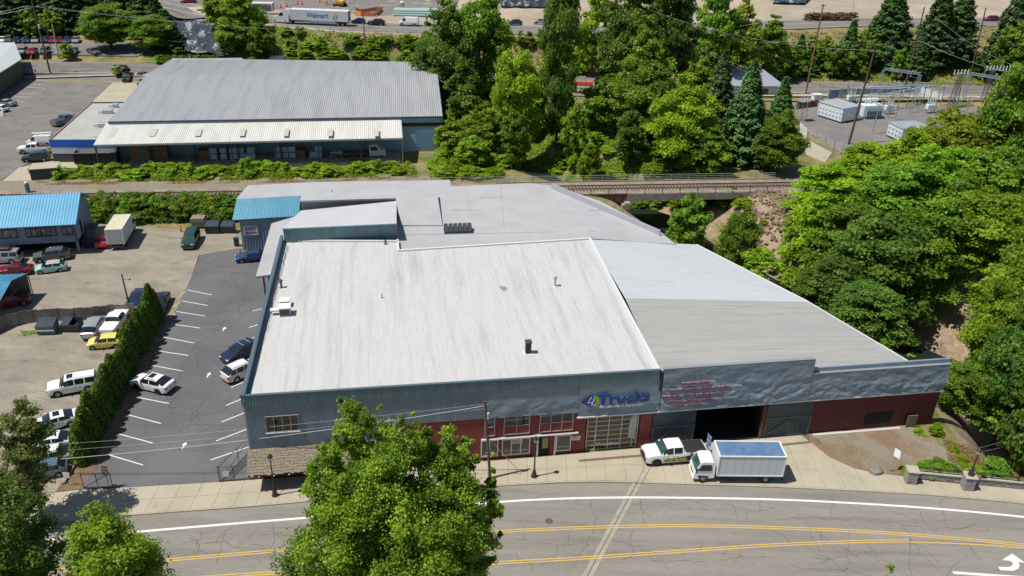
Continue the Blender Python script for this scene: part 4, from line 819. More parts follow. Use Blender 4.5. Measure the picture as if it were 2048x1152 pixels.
for px in (226, 307, 397, 485, 572, 660, 752):
    c = wl(G(px, 265, 5.9)); sl = (6.6 - 5.1) / (C0.y - A0.y); q = MB(); q.add([(c.x - .5, c.y - 1.5, 5.9 - 1.5 * sl + .06), (c.x + .5, c.y - 1.5, 5.9 - 1.5 * sl + .06), (c.x + .5, c.y + 1.5, 5.9 + 1.5 * sl + .06), (c.x - .5, c.y + 1.5, 5.9 + 1.5 * sl + .06)], [(0, 1, 2, 3)]); q.build('translucent_panel', mat('yellowed_panel', (.50, .49, .40), .5, c2=(.42, .41, .33), scale=1.5), lt)
for k in range(8):
    p = A0.lerp(A1, (k + .02) / 7.03); q = MB(); q.box(p.x - .12, p.x + .12, p.y + .15, p.y + .4, -.3, 5.0); q.build('post', m_slate if k < 7 else m_frame, lt)
    if 0 < k < 7: q = MB(); q.box(p.x + .55, p.x + .8, p.y + 3, p.y + 3.25, -.3, 5.6); q.build('post', m_slate, lt)
q = MB(); q.box(A0.x + 4, A1.x - .4, A0.y + .8, -.3, 0, .55); q.build('loading_dock', m_oldconc, lt)
# stock under the lean-to: boxed goods, timber packs
m_carton = mat('white_carton', (.42, .50, .58), .8); m_brown = mat('brown_carton', (.26, .14, .08), .85, c2=(.18, .10, .06), scale=2)
def crate(x, y, z, w_, d_, h_, m, label, group=None):
    M_ = Matrix.Translation(Vector((-75.0, 151.5, 0))) @ Matrix.Rotation(wa, 4, 'Z'); p = M_ @ Vector((x, y, z))
    t = empty('crate', p, wa, label, 'crate', group); q = MB(); q.box(0, w_, 0, d_, .12, h_, .02); q.build('wrapped_load', m, t)
    q = MB(); [q.box(0, w_, k * (d_ - .12) / 2, k * (d_ - .12) / 2 + .12, 0, .12) for k in range(3)]; q.build('pallet', m_brown, t)
for (px, cols, rows, w_) in ((427, 1, 2, 1.3), (447, 1, 2, 1.1), (467, 2, 2, 1.25), (502, 1, 2, 1.3), (492, 1, 1, 1.1), (555, 1, 2, 1.15), (569, 1, 2, 1.2), (584, 1, 2, 1.2), (637, 1, 2, 1.2), (666, 2, 1, 1.1), (625, 1, 1, 1.2)):
    c = wl(G(px, 322, .55))
    for i in range(cols):
        for j in range(rows): crate(c.x - w_ / 2 + i * (w_ + .06), -4.2, .55 + j * 1.15, w_, 1.2, 1.1, m_carton, 'pale shrink wrapped pallet load stacked under the warehouse lean-to', 'wrapped pallet loads under the lean-to')
for px, h_, w_, k_ in ((286, 3.2, 3.2, 4), (322, 2.9, 2.9, 4), (409, 1.9, 2.2, 3), (601, 1.6, 1.6, 2)):
    c = wl(G(px, 322, .55))
    for j in range(k_): crate(c.x - w_ / 2, -4.4, .55 + j * h_ / k_, w_, 2.2, h_ / k_ - .05, m_brown, 'brown timber pack stacked in the shade of the warehouse lean-to', 'brown timber packs under the lean-to')
# low office wing with blue band
O0 = G(104, 325, 0); ow = empty('office_wing', (0, 0, 0), 0, 'low flat roofed wing with bright blue band at the left end of the warehouse', 'building')
z4 = 4.3; a_, b_, c_, d_ = G(98, 280, z4), G(230, 280, z4), G(262, 205, z4), G(182, 205.5, z4)
m_oroof = mat('wing_roof', (.37, .37, .34), .85, c2=(.33, .33, .30), scale=.3, c3=(.17, .15, .13), s3=.35, lo3=.62, hi3=.72, fine=.08)
q = MB(); q.prism([a_[:2], b_[:2], c_[:2], d_[:2]], z4 - .3, z4 - .08); q.build('flat_roof', m_oroof, ow, fixn=True)
q = MB(); w1 = [a_, b_]; dr = (b_ - a_).normalized(); nr = Vector((dr.y, -dr.x, 0)) * .02
def face_strip(name, z0, z1, m, off): 
    q = MB(); o_ = Vector((dr.y, -dr.x, 0)) * off; q.prism([(a_ + o_)[:2], (b_ + o_)[:2], b_[:2], a_[:2]], z0, z1); q.build(name, m, ow, fixn=True)
face_strip('blue_band', 2.95, 4.4, mat('bright_blue_band', (.015, .12, .55), .4), .08)
face_strip('white_band', 1.75, 2.95, mat('band_white', (.50, .56, .62), .5), .05)
face_strip('dark_base', 0, 1.75, mat('dark_base', (.04, .045, .055), .6), .03)
q = MB(); q.prism([a_[:2], d_[:2], (d_ + Vector((.2, 0, 0)))[:2], (a_ + Vector((.2, 0, 0)))[:2]], 0, 4.42); q.build('left_wall', mat('brick_left', (.30, .20, .16), .8), ow, fixn=True)
q = MB(); q.prism([d_[:2], c_[:2], (c_ + Vector((0, -.2, 0)))[:2], (d_ + Vector((0, -.2, 0)))[:2]], 0, 4.42); q.build('back_wall', m_slate, ow, fixn=True)
for px, py, w_ in ((207, 253, 1.7), (216, 226, 1.9), (232, 214, 1.0)):
    p = G(px, py, z4); t = thing('rooftop_unit', 'grey metal box unit standing on the flat wing roof', 'roof unit', p, wa, 'rooftop units on the office wing'); q = MB(); q.box(-w_ / 2, w_ / 2, -.5, .5, -.05, .75, .03); q.build('housing', m_grey, t); q = MB(); q.box(-w_ / 2 - .9, -w_ / 2, -.1, .1, .1, .3); q.build('duct', m_grey, t)
# building at the far left edge
lb_ = empty('corner_building', (0, 0, 0), 0, 'dark green walled building with pale metal roof at the left edge of the photo', 'building')
z5 = 5.0; K = [G(42, 120, z5), G(-60, 180, z5), G(-110, 180, z5), G(-60, 92, z5 + 1), G(30, 92, z5 + 1)]
K = [G(43, 118, z5), G(-60, 182, z5), G(-170, 175, z5), G(-60, 92, z5 + .3), G(31, 92, z5 + .3)]
q = MB(); q.prism([p[:2] for p in K], 4.8, [5, 5, 5, 6.2, 6.2]); q.build('pale_roof', mat('mint_white_roof', (.56, .60, .58), .4, .2), lb_, fixn=True)
q = MB(); cc = sum((Vector(p) for p in K), Vector()) / 5; q.prism([tuple((Vector(p) - cc) * .96 + cc)[:2] for p in K], 0, 4.8, False); q.build('wall', mat('dark_green_wall', (.035, .05, .045), .6), lb_, fixn=True)

# ------------------------------------------------------------------ blue roofed house in the yard
hz = 4.85; hf = G(158, 510, 0); eL, eR = G(-70, 460, hz), G(144, 449, hz); hd = (eR - eL).normalized(); ha = math.atan2(hd.y, hd.x)
ho = empty('yard_house', (eR.x, eR.y, 0), ha, 'blue metal roofed grey blue house with outside stairs in the gravel yard', 'house')
def hl(p): return Matrix.Rotation(-ha, 4, 'Z') @ (Vector(p) - Vector((eR.x, eR.y, 0)))
rR = hl(G(160, 385, 7.6)); rR.z = 7.6; depth = rR.y
q = MB(); seam_roof(q, Vector((-22, depth, 7.6)), Vector((.45, depth, 7.6)), Vector((-22, 0, hz)), Vector((.45, 0, hz)), 56, .05, .05); q.build('metal_roof', m_bluel, ho)
q = MB(); seam_roof(q, Vector((.45, depth, 7.6)), Vector((-22, depth, 7.6)), Vector((.45, depth * 2 - .5, hz + .2)), Vector((-22, depth * 2 - .5, hz + .2)), 56, .05, .05); q.build('back_roof', m_bluel, ho)
m_hw = mat('house_wall', (.20, .25, .31), .75, c2=(.16, .20, .26), scale=1.2, fine=.08)
q = MB(); q.box(-22, 0, .75, .95, 1.9, 4.8); q.prism([(0, .75), (0, depth * 2 - 1.2), (-.2, depth * 2 - 1.2), (-.2, .75)], 1.9, 4.85); q.add([(0, .75, 4.85), (0, depth * 2 - 1.2, 4.85), (0, depth, 7.5)], [(0, 1, 2)]); q.box(-22, -.2, depth * 2 - 1.4, depth * 2 - 1.2, 0, 5); q.build('wall', m_hw, ho, fixn=False)
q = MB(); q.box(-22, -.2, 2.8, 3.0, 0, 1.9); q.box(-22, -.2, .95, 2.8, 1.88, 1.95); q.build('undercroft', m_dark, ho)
q = MB(); q.prism([(0, depth * .95), (0, depth * 2 - 1.2), (-.2, depth * 2 - 1.2), (-.2, depth * .95)], 0, 1.9); q.build('support_wall', m_hw, ho)
for x_ in (-.3, -8.6, -16.3): q = MB(); q.box(x_, x_ + .3, .78, 1.05, 0, 1.9); q.build('support_post', m_hw, ho)
for x0_, x1_, c_ in ((-10.3, -7.6, 3), (-6.4, -2.5, 6), (-1.7, -.35, 2)):
    wd_ = MB(); wd_.box(x0_, x1_, .70, .745, 3.0, 4.25); wn_ = wd_.build('window', m_dark, ho)
    for k in range(c_): q = MB(); w_ = (x1_ - x0_) / c_; q.box(x0_ + w_ * k + .05, x0_ + w_ * (k + 1) - .05, .67, .70, 3.08, 4.17); q.build('pane', mat('pale_reflecting_glass', (.10, .12, .14), .1, c2=(.26, .29, .31), scale=1.4, lo=.5, hi=.6), wn_)
    frame_rect(x0_ - .06, x1_ + .06, 2.94, 4.31, .71, .07, m_slate, wn_, 1, 1)
st = empty('outside_stairs', (.15, 2.2, 0)); st.parent = ho
for k in range(11): q = MB(); q.box(0, 1.3, k * .27, k * .27 + .3, k * .19 + .12, k * .19 + .17); q.build('step', m_slate, st)
for x_ in (0.02, 1.28): q = MB(); q.obox((x_, 0, .05), (x_, 3.0, 2.1), .06, .25); q.obox((x_, 0, 1.0), (x_, 3.0, 3.05), .05, .07); [q.box(x_ - .03, x_ + .03, k * .75, k * .75 + .06, k * .52, k * .52 + 1.05) for k in range(5)]; q.build('railing', m_slate, st)
q = MB(); q.box(0, 1.5, 3.0, 4.6, 2.0, 2.15); q.build('landing', m_slate, st)
q = MB(); q.box(-.02, .03, 3.2, 4.1, 2.15, 4.1); q.build('door', m_dark, ho)
# small blue roof open shelter at the left edge
sh = empty('open_shelter', G(10, 640, .1), ha - .1, 'blue metal roofed open carport at the left edge above the fence', 'carport')
so = G(10, 640, .1)
def sl(p): return Matrix.Rotation(-(ha - .1), 4, 'Z') @ (Vector(p) - so)
c1 = sl(G(53, 548, 3.2)); c0 = sl(G(54, 616, .1)); fl = sl(G(2, 600, 3.2))
gx1 = c1.x; q = MB()
r_f, r_b = Vector((gx1 - 3.2, fl.y - .8, 3.9)), Vector((gx1 - 3.2, c1.y, 3.9)); 
q = MB(); ridge0, ridge1 = Vector(sl(G(-60, 568, 3.9))), Vector(sl(G(22, 562, 3.9))); eb0, eb1 = Vector(sl(G(-60, 552, 3.2))), Vector(sl(G(55, 547, 3.2))); ef0, ef1 = Vector(sl(G(-60, 625, 3.0))), Vector(sl(G(-4, 608, 3.0)))
seam_roof(q, ridge0, ridge1, ef0, ef1, 14); seam_roof(q, ridge1, ridge0, eb1, eb0, 14); q.build('metal_roof', m_bluel, sh)
q = MB(); g1 = Vector((c0.x, c0.y, 0)); 
for a, b in ((ef1, Vector((ef1.x, ef1.y, 0))), (eb1 + Vector((0, 0, -.1)), Vector((eb1.x, eb1.y, 0))), (ridge1, Vector((ridge1.x, ridge1.y, 2.4))), (ef1 + Vector((0, 0, -.5)), eb1 + Vector((0, 0, -.5))), (ef1, ridge1), (ridge1, eb1)): q.obox(a, b, .09, .09)
q.build('frame', m_rust, sh)
q = MB(); q.add([ef1 + Vector((-5, 2, -3)), eb1 + Vector((-5, 0, -3.2)), eb1 + Vector((-5, 0, -.3)), ef1 + Vector((-5, 2, -.3))], [(0, 1, 2, 3)]); q.add([eb0 + Vector((0, -.1, -3.1)), eb1 + Vector((-.1, -.1, -3.1)), eb1 + Vector((-.1, -.1, -.2)), eb0 + Vector((0, -.1, -.2))], [(0, 1, 2, 3)]); q.build('back_panel', mat('shelter_panel', (.20, .17, .13), .8), sh)
# ------------------------------------------------------------------ vehicles
m_cglass = mat('car_glass', (0.012, 0.016, 0.02), 0.05, spec=0.9)
m_cglass2 = mat('car_glass_green', (0.03, 0.075, 0.07), 0.06, spec=0.9)
m_tyre = mat('tyre_rubber', (0.018, 0.018, 0.019), 0.85)
m_rim = mat('wheel_rim', (0.42, 0.43, 0.44), 0.35, 0.7); m_rimd = mat('dark_wheel_rim', (0.05, 0.05, 0.052), 0.4, 0.4)
m_lampw = mat('headlight_lens', (0.55, 0.58, 0.60), 0.1); m_lampr = mat('tail_light_lens', (0.36, 0.015, 0.015), 0.2)
m_plate = mat('number_plate', (0.5, 0.5, 0.48), 0.5); m_plastic = mat('black_plastic', (0.022, 0.022, 0.024), 0.6)
m_chrome = mat('chrome', (0.6, 0.6, 0.62), 0.15, 1.0)
WH = {}
def wheel_meshes(r, w, rim):
    k = (round(r, 2), w, rim.name)
    if k not in WH:
        q = MB(); n = 18; pr = [(r * .62, -w / 2), (r * .93, -w / 2), (r, -w / 2 + .04), (r, w / 2 - .04), (r * .93, w / 2), (r * .62, w / 2)]
        vs_ = [(a * math.cos(2 * math.pi * j / n), b, a * math.sin(2 * math.pi * j / n)) for a, b in pr for j in range(n)]
        q.add(vs_, [(i * n + j, (i + 1) * n + j, (i + 1) * n + (j + 1) % n, i * n + (j + 1) % n) for i in range(5) for j in range(n)]); ty = q.mesh('tyre', m_tyre, 40)
        q = MB(); ro = r * .64
        q.add([(ro * math.cos(2 * math.pi * j / n), y, ro * math.sin(2 * math.pi * j / n)) for y in (-w * .25, w * .25) for j in range(n)], [tuple(range(n - 1, -1, -1)), tuple(range(n, 2 * n))])
        for y in (-w * .46, w * .46):
            for s_ in range(5):
                a = 2 * math.pi * s_ / 5; q.obox((0, y, 0), (ro * .98 * math.cos(a), y, ro * .98 * math.sin(a)), .07, .05, (0, 1, 0))
            q.obox((0, y - .03, 0), (0, y + .03, 0), .14, .14)
        WH[k] = (ty, q.mesh('rim', rim))
    return WH[k]
def add_wheels(root, xs, halfw, r, w=.22, rim=None):
    ty, rm = wheel_meshes(r, w, rim or m_rim)
    for x in xs:
        for sy in (-1, 1):
            o = link('wheel', ty, None, root, loc=(x, sy * (halfw - w / 2 - .02), r)); link('rim', rm, None, o)
# profile points: (x, z) along the car from nose (positive) to tail; greenhouse: cowl, roof front, roof rear, rear glass foot
SPEC = {
 'sedan':  dict(L=4.75, W=1.84, wb=2.75, r=.33, top=[(2.37, .50), (2.30, .72), (2.0, .82), (1.05, .98), (.30, 1.40), (-.25, 1.46), (-.95, 1.40), (-1.75, 1.08), (-2.25, 1.03), (-2.37, .80)], belt=[(1.05, .95), (-1.75, 1.02)], gh=(1.05, .30, -.95, -1.75), bp=[-.35], win=(.75, -1.45)),
 'coupe':  dict(L=4.6, W=1.88, wb=2.65, r=.34, top=[(2.3, .50), (2.22, .74), (1.9, .84), (.75, .96), (.05, 1.30), (-.45, 1.35), (-.95, 1.28), (-1.75, 1.05), (-2.2, 1.02), (-2.3, .8)], belt=[(.75, .93), (-1.75, 1.0)], gh=(.75, .05, -.95, -1.75), bp=[], win=(.45, -1.2)),
 'hatch':  dict(L=4.05, W=1.72, wb=2.5, r=.31, top=[(2.0, .52), (1.95, .74), (1.7, .86), (1.15, .98), (.45, 1.42), (-.2, 1.50), (-1.25, 1.44), (-1.85, 1.0), (-1.97, .92), (-2.02, .6)], belt=[(1.15, .95), (-1.85, 1.0)], gh=(1.15, .45, -1.25, -1.85), bp=[-.35], win=(.9, -1.35)),
 'suv':    dict(L=4.8, W=1.92, wb=2.8, r=.37, top=[(2.4, .60), (2.34, .92), (2.1, 1.02), (1.2, 1.13), (.55, 1.62), (.0, 1.70), (-1.55, 1.68), (-2.2, 1.18), (-2.32, 1.1), (-2.4, .7)], belt=[(1.2, 1.10), (-2.2, 1.15)], gh=(1.2, .55, -1.6, -2.2), bp=[-.25, -1.2], win=(1.0, -1.95), rails=True),
 'crossover': dict(L=4.85, W=1.9, wb=2.79, r=.37, top=[(2.42, .58), (2.34, .86), (2.0, .98), (1.15, 1.10), (.35, 1.60), (-.2, 1.68), (-1.1, 1.62), (-2.05, 1.22), (-2.35, 1.1), (-2.42, .7)], belt=[(1.15, 1.06), (-2.05, 1.18)], gh=(1.15, .35, -1.15, -2.05), bp=[-.3], win=(.85, -1.6), rails=True),
 'boxysuv': dict(L=5.1, W=2.0, wb=2.95, r=.39, top=[(2.55, .62), (2.5, 1.05), (2.2, 1.13), (1.3, 1.2), (.75, 1.76), (.2, 1.86), (-2.2, 1.84), (-2.47, 1.25), (-2.52, 1.1), (-2.55, .7)], belt=[(1.3, 1.17), (-2.47, 1.22)], gh=(1.3, .75, -2.25, -2.47), bp=[-.2, -1.2], win=(1.1, -2.2), rails=True),
 'minivan': dict(L=5.0, W=1.98, wb=3.0, r=.34, top=[(2.5, .52), (2.42, .78), (2.1, .92), (1.55, 1.06), (.55, 1.66), (.0, 1.74), (-1.9, 1.70), (-2.35, 1.12), (-2.45, 1.05), (-2.5, .6)], belt=[(1.55, 1.03), (-2.35, 1.1)], gh=(1.55, .55, -1.95, -2.35), bp=[.0, -1.15], win=(1.1, -2.1)),
 'pickup': dict(L=5.9, W=1.98, wb=3.6, r=.41, top=[(2.95, .70), (2.9, 1.12), (2.6, 1.22), (1.55, 1.28), (1.0, 1.84), (.5, 1.92), (-.55, 1.90), (-.72, 1.32), (-.80, 1.31), (-2.9, 1.33), (-2.95, .8)], belt=[(1.55, 1.25), (-.72, 1.28)], gh=(1.55, 1.0, -.58, -.72), bp=[.35], win=(1.35, -.48), bed=(-.85, -2.85)),
 'cargovan': dict(L=5.6, W=2.0, wb=3.4, r=.36, top=[(2.8, .6), (2.72, 1.0), (2.35, 1.2), (2.0, 1.35), (1.2, 2.2), (.6, 2.35), (-2.65, 2.35), (-2.78, 1.3), (-2.8, .6)], belt=[(2.0, 1.32), (-2.7, 1.4)], gh=(2.0, 1.2, -2.66, -2.77), bp=[], win=(1.75, .8)),
}
def vehicle(kind, pos, rz, color, label, cat, group=None, cargo=None, detail=True, dark_glass=True, rim=None, scale=1.0, sunroof=False, tonneau=None, ev=None, name=None, roofc=None):
    sp = SPEC[kind]; L, Wd, r = sp['L'], sp['W'], sp['r']; hw = Wd / 2
    root = empty(name or {'sedan': 'parked_sedan', 'coupe': 'parked_coupe', 'hatch': 'parked_hatchback', 'suv': 'parked_suv', 'crossover': 'parked_crossover', 'boxysuv': 'parked_suv', 'minivan': 'parked_minivan', 'pickup': 'pickup_truck', 'cargovan': 'cargo_van'}[kind], pos, rz, label, cat, group)
    root.scale = (scale,) * 3
    top = sp['top'][::-1]; tx = [p[0] for p in top]; tz = [p[1] for p in top]
    bx = [p[0] for p in sp['belt'][::-1]]; bz = [p[1] for p in sp['belt'][::-1]]
    g0, g1, g2, g3 = sp['gh']; wf, wr_ = sp['wb'] / 2 + .02 * L, -sp['wb'] / 2 + .02 * L - (.05 if kind != 'pickup' else .15)
    ra = r * 1.17; sill = .24 + (r - .31) * 1.2
    st = set(round(x, 3) for x in tx)
    for c in (wf, wr_):
        for k in (-1, -.92, -.7, -.38, 0, .38, .7, .92, 1): st.add(round(c + ra * k, 3))
    st |= {sp['win'][0], sp['win'][1], L / 2 - .04, -L / 2 + .04, L / 2 - .28, -L / 2 + .28}
    for b in sp['bp']: st |= {round(b - .05, 3), round(b + .05, 3)}
    if 'bed' in sp: st |= set(sp['bed'])
    key = {round(x, 3) for x in (g0, g1, g2, g3, sp['win'][0], sp['win'][1])} | {round(b + s_, 3) for b in sp['bp'] for s_ in (-.05, .05)} | {round(x, 3) for x in tx}
    xs = []
    for x in sorted(st):
        if -L / 2 - 1e-6 <= x <= L / 2 + 1e-6:
            if xs and x - xs[-1] < .03:
                if round(x, 3) in key and round(xs[-1], 3) not in key: xs[-1] = x
                elif not (round(x, 3) in key): continue
                else: xs.append(x)
            else: xs.append(x)
    V = []; n = len(xs); 
    for x in xs:
        zt = float(np.interp(x, tx, tz)); zb = float(np.interp(x, bx, bz)) if g3 <= x <= g0 else zt - .03
        zb = min(zb, zt - .02)
        e = max(0, (abs(x) - (L / 2 - .55)) / .55); hwx = hw * (1 - .13 * e * e); mid = (.5 + .1 * (r - .31) * 10) if True else .5
        bot = sill + .10 * e
        for c in (wf, wr_):
            if abs(x - c) < ra: bot = max(bot, r + math.sqrt(max(0, ra * ra - (x - c) ** 2)))
        bot = min(bot, zb - .12); mz = min(max(bot + .04, mid + .12), zb - .06)
        gh = max(0., min(1., (zt - zb) / .42)) if g3 <= x <= g0 else 0
        yr = hwx * (.93 - .165 * gh)
        V += [(x, hwx * .965, bot), (x, hwx, mz), (x, hwx * .995, (mz + zb) / 2 + .02), (x, hwx * .955, zb), (x, yr, zt - .045 * (0.4 + gh)), (x, yr * .62, zt - .004), (x, 0, zt + .012)]
    NP_ = 7; body, wind, rear, side, bed, side2 = MB(), MB(), MB(), MB(), MB(), MB()
    def P(i, k, s_): v = V[i * NP_ + k]; return (v[0], v[1] * s_, v[2])
    bl = sorted(sp['bp'])
    for i in range(n - 1):
        xm = (xs[i] + xs[i + 1]) / 2
        for k in range(NP_ - 1):
            tgt = body
            if k >= 4 and g1 < xm < g0: tgt = wind
            elif k >= 4 and g3 < xm < g2: tgt = rear
            elif k == 3 and sp['win'][1] < xm < sp['win'][0] and not any(abs(xm - b) < .05 for b in bl): tgt = side
            elif k >= 4 and 'bed' in sp and sp['bed'][1] < xm < sp['bed'][0]: tgt = bed
            for s_ in (1, -1):
                q = [P(i, k, s_), P(i + 1, k, s_), P(i + 1, k + 1, s_), P(i, k + 1, s_)]
                (side2 if tgt is side and s_ < 0 else tgt).add(q if s_ > 0 else q[::-1], [(0, 1, 2, 3)])
    for i, d in ((0, 1), (n - 1, -1)):
        q = [P(i, k, 1) for k in range(NP_)] + [P(i, k, -1) for k in range(NP_ - 2, -1, -1)]; body.add(q if d < 0 else q[::-1], [tuple(range(len(q)))])
    def finish(mb, nm, m, sm=38):
        me = mb.mesh(nm, m); b = bmesh.new(); b.from_mesh(me); bmesh.ops.remove_doubles(b, verts=b.verts, dist=.0005); bmesh.ops.recalc_face_normals(b, faces=b.faces); b.to_mesh(me); b.free(); me.shade_smooth(); me.set_sharp_from_angle(angle=R(sm)); return link(nm, me, None, root)
    gl = m_cglass if dark_glass else m_cglass2
    finish(body, 'body', color); finish(wind, 'windscreen', gl); finish(rear, 'rear_window', m_cglass); finish(side, 'side_window', m_cglass); finish(side2, 'side_window', m_cglass)
    q = MB(); q.box(-L / 2 + .12, L / 2 - .12, -hw + .28, hw - .28, .2, .62 if kind != 'cargovan' else .7); 
    for c in (wf, wr_): q.box(c - ra * .98, c + ra * .98, -hw + .1, hw - .1, r * 1.25, r + ra * .9)
    q.build('underbody', m_plastic, root)
    add_wheels(root, (wf, wr_), hw, r, .23, rim)
    if 'bed' in sp:
        finish(bed, 'bed_cover' if tonneau else 'cargo_bed', tonneau or m_plastic)
    # lights, grille, bumpers, mirrors
    zf = float(np.interp(L / 2 - .12, tx, tz)); e1 = hw * .87
    for s_ in (1, -1):
        q = MB(); y0, y1 = sorted((s_ * (e1 - .42), s_ * (e1 + .035))); q.box(L / 2 - .22, L / 2 + .012, y0, y1, zf - .20, zf - .06, .03); q.build('headlight', m_lampw, root)
        zr = float(np.interp(-L / 2 + .1, tx, tz)); q = MB(); y0, y1 = sorted((s_ * (e1 - .22), s_ * (e1 + .04))); q.box(-L / 2 - .014, -L / 2 + .2, y0, y1, min(zr, 1.1) - .30, min(zr, 1.1) - .06, .03); q.build('tail_light', m_lampr, root)
        if detail:
            q = MB(); xm_ = g0 - .42; ym = s_ * (hw + .1); q.box(xm_ - .08, xm_ + .08, ym - .1, ym + .1, bz[-1] + .02, bz[-1] + .2, .04); q.build('wing_mirror', color, root)
            q = MB()
            for hx in ([.05, -.95] if kind not in ('coupe', 'cargovan') else [-.2]): q.box(hx - .1, hx + .1, min(s_ * (hw - .01), s_ * (hw + .025)), max(s_ * (hw - .01), s_ * (hw + .025)), bz[-1] - .17, bz[-1] - .13)
            q.build('door_handle', m_plastic if kind in ('coupe',) else color, root)
    if detail:
        q = MB(); q.box(L / 2 - .1, L / 2 + .015, -hw * .42, hw * .42, zf - .32, zf - .1, .02); q.build('grille', m_plastic, root)
        q = MB(); q.box(L / 2 - .15, L / 2 + .02, -hw * .72, hw * .72, .3, .42, .03); q.build('front_bumper_intake', m_plastic, root)
        q = MB(); q.box(-L / 2 - .02, -L / 2 + .15, -hw * .74, hw * .74, .3, .46, .03); q.build('rear_bumper', m_plastic, root)
        q = MB(); q.box(-L / 2 - .025, -L / 2 - .005, -.16, .16, .62, .78); q.build('number_plate', m_plate, root)
        q = MB()
        for s_ in (1, -1):
            for hx in bl + [sp['win'][0] - .05]: q.box(hx - .008, hx + .008, min(s_ * (hw * .99), s_ * (hw + .004)), max(s_ * hw * .99, s_ * (hw + .004)), sill + .16, bz[-1] - .06)
        q.build('door_gap', m_plastic, root)
    if sp.get('rails'):
        zt = float(np.interp(-.6, tx, tz)); 
        for s_ in (1, -1): q = MB(); q.tube([(g1 - .3, s_ * hw * .70, zt - .02), (g1 - .5, s_ * hw * .70, zt + .06), (g2 + .35, s_ * hw * .70, zt + .06), (g2 + .15, s_ * hw * .70, zt - .02)], .022, 5); q.build('roof_rail', m_plastic if cargo != 'chrome' else m_chrome, root)
        if cargo == 'bars':
            for x_ in (0, -.9): q = MB(); q.box(x_ - .04, x_ + .04, -hw * .72, hw * .72, zt + .06, zt + .10); q.build('roof_bar', m_grey, root)
    if sunroof:
        zt = float(np.interp(g1 - .55, tx, tz)); q = MB(); q.box(g1 - .85, g1 - .25, -.42, .42, zt - .02, zt + .022, .01); q.build('sunroof', m_cglass, root)
    if cargo == 'box':
        zt = max(tz); q = MB(); q.box(-1.3, .6, -.45, .45, zt + .12, zt + .45, .1); q.build('roof_box', m_plastic, root)
    if roofc:
        zt = float(np.interp(-.3, tx, tz)); q = MB(); q.box(g2 + .2, g1 - .15, -hw * .5, hw * .5, zt - .02, zt + .025, .01); q.build('roof_patch', roofc, root)
    return root
def heading(px, py, fx, fy, z=0.0):
    a, b = G(px, py, z), G(fx, fy, z); return math.atan2(b.y - a.y, b.x - a.x)
C_white = paint('white', (.72, .73, .74)); C_pearl = paint('pearl', (.62, .55, .50)); C_navy = paint('navy', (.012, .022, .065)); C_black = paint('black', (.012, .012, .014))
C_silver = paint('silver', (.40, .42, .44), .3, .4); C_red = paint('red', (.50, .012, .018)); C_maroon = paint('maroon', (.16, .006, .02)); C_mint = paint('mint', (.33, .56, .50), .4)
C_green = paint('dark_green', (.018, .05, .045)); C_yellow = paint('yellow', (.72, .60, .12)); C_grey = paint('grey', (.13, .14, .15), .3, .3); C_blue = paint('blue', (.02, .05, .16)); C_teal = paint('steel_blue', (.12, .19, .24), .3, .3); C_olive = paint('olive', (.10, .12, .08)); C_magenta = paint('magenta_red', (.33, .01, .06))
def park(kind, px, py, fx, fy, color, label, cat, z=ZL, **k): return vehicle(kind, G(px, py, z), heading(px, py, fx, fy), color, label, cat, **k)
park('crossover', 307, 776, 265, 766, C_white, 'white crossover with black panoramic roof panel parked alone across a lot stall', 'suv', sunroof=True, rim=m_rimd)
park('suv', 484, 713, 452, 728, C_navy, 'dark navy blue suv with roof bars parked against the side of the big building', 'suv', cargo='bars')
park('suv', 487, 749, 520, 734, C_pearl, 'cream white suv with red tail lights beside the dark navy one', 'suv', cargo='none', roofc=C_white)
park('sedan', 506, 520, 470, 523, C_blue, 'deep blue sedan nosing out below the EXIT sign', 'car')
park('boxysuv', 150, 780, 100, 789, C_white, 'white suv with sunroof standing between hedge and open gravel', 'suv', z=.1, sunroof=True, cargo='chrome')
park('sedan', 112, 852, 70, 863, C_white, 'white sedan with dark sunroof, foremost in the row by the low hedge end', 'car', z=.1, sunroof=True)
park('sedan', 103, 893, 58, 899, C_white, 'white sedan with black rear window half under the street tree', 'car', z=.1)
park('crossover', 97, 926, 55, 935, C_white, 'white crossover almost hidden by the branches of the street tree', 'suv', z=.1)
park('hatch', 92, 950, 50, 958, C_teal, 'steel blue hatchback in the shade under the street tree', 'car', z=.1)
park('hatch', 214, 692, 176, 695, C_yellow, 'pale yellow hatchback backed into the tall hedge', 'car', z=.1)
park('pickup', 232, 655, 256, 622, C_white, 'white pickup with white bed cover between silver minivan and hedge', 'pickup', z=.1, tonneau=C_white, scale=.95)
park('minivan', 192, 662, 214, 626, C_silver, 'silver minivan with red tail lights beside the white pickup', 'minivan', z=.1)
park('sedan', 276, 606, 263, 626, C_navy, 'dark blue sedan facing the street behind the light pole', 'car', z=.1)
park('sedan', 322, 614, 312, 636, C_black, 'black sedan poking out behind the far end of the tall hedge', 'car', z=.1)
park('boxysuv', 383, 487, 372, 509, C_green, 'dark green suv with grey hood facing the street beside the dumpsters', 'suv', z=.1, dark_glass=False, rim=m_rimd)
park('coupe', 208, 487, 216, 463, C_red, 'bright red coupe tucked between stairs and white box truck', 'car', z=.1)
park('boxysuv', 8, 524, -40, 526, C_silver, 'silver suv with black box on its roof at the left edge under the house', 'suv', z=.1, cargo='box')
park('suv', 106, 519, 60, 524, C_grey, 'dark grey suv with roof rails in front of the house undercroft', 'suv', z=.1, cargo='chrome')
park('coupe', 30, 547, -15, 549, C_maroon, 'dark red old coupe with open bonnet beside the mint hatchback', 'car', z=.1)
park('hatch', 104, 542, 70, 546, C_mint, 'mint green old hatchback with faded pink roof in the gravel yard', 'car', z=.1, roofc=mat('faded_pink', (.50, .34, .28), .6), dark_glass=True, scale=.97)
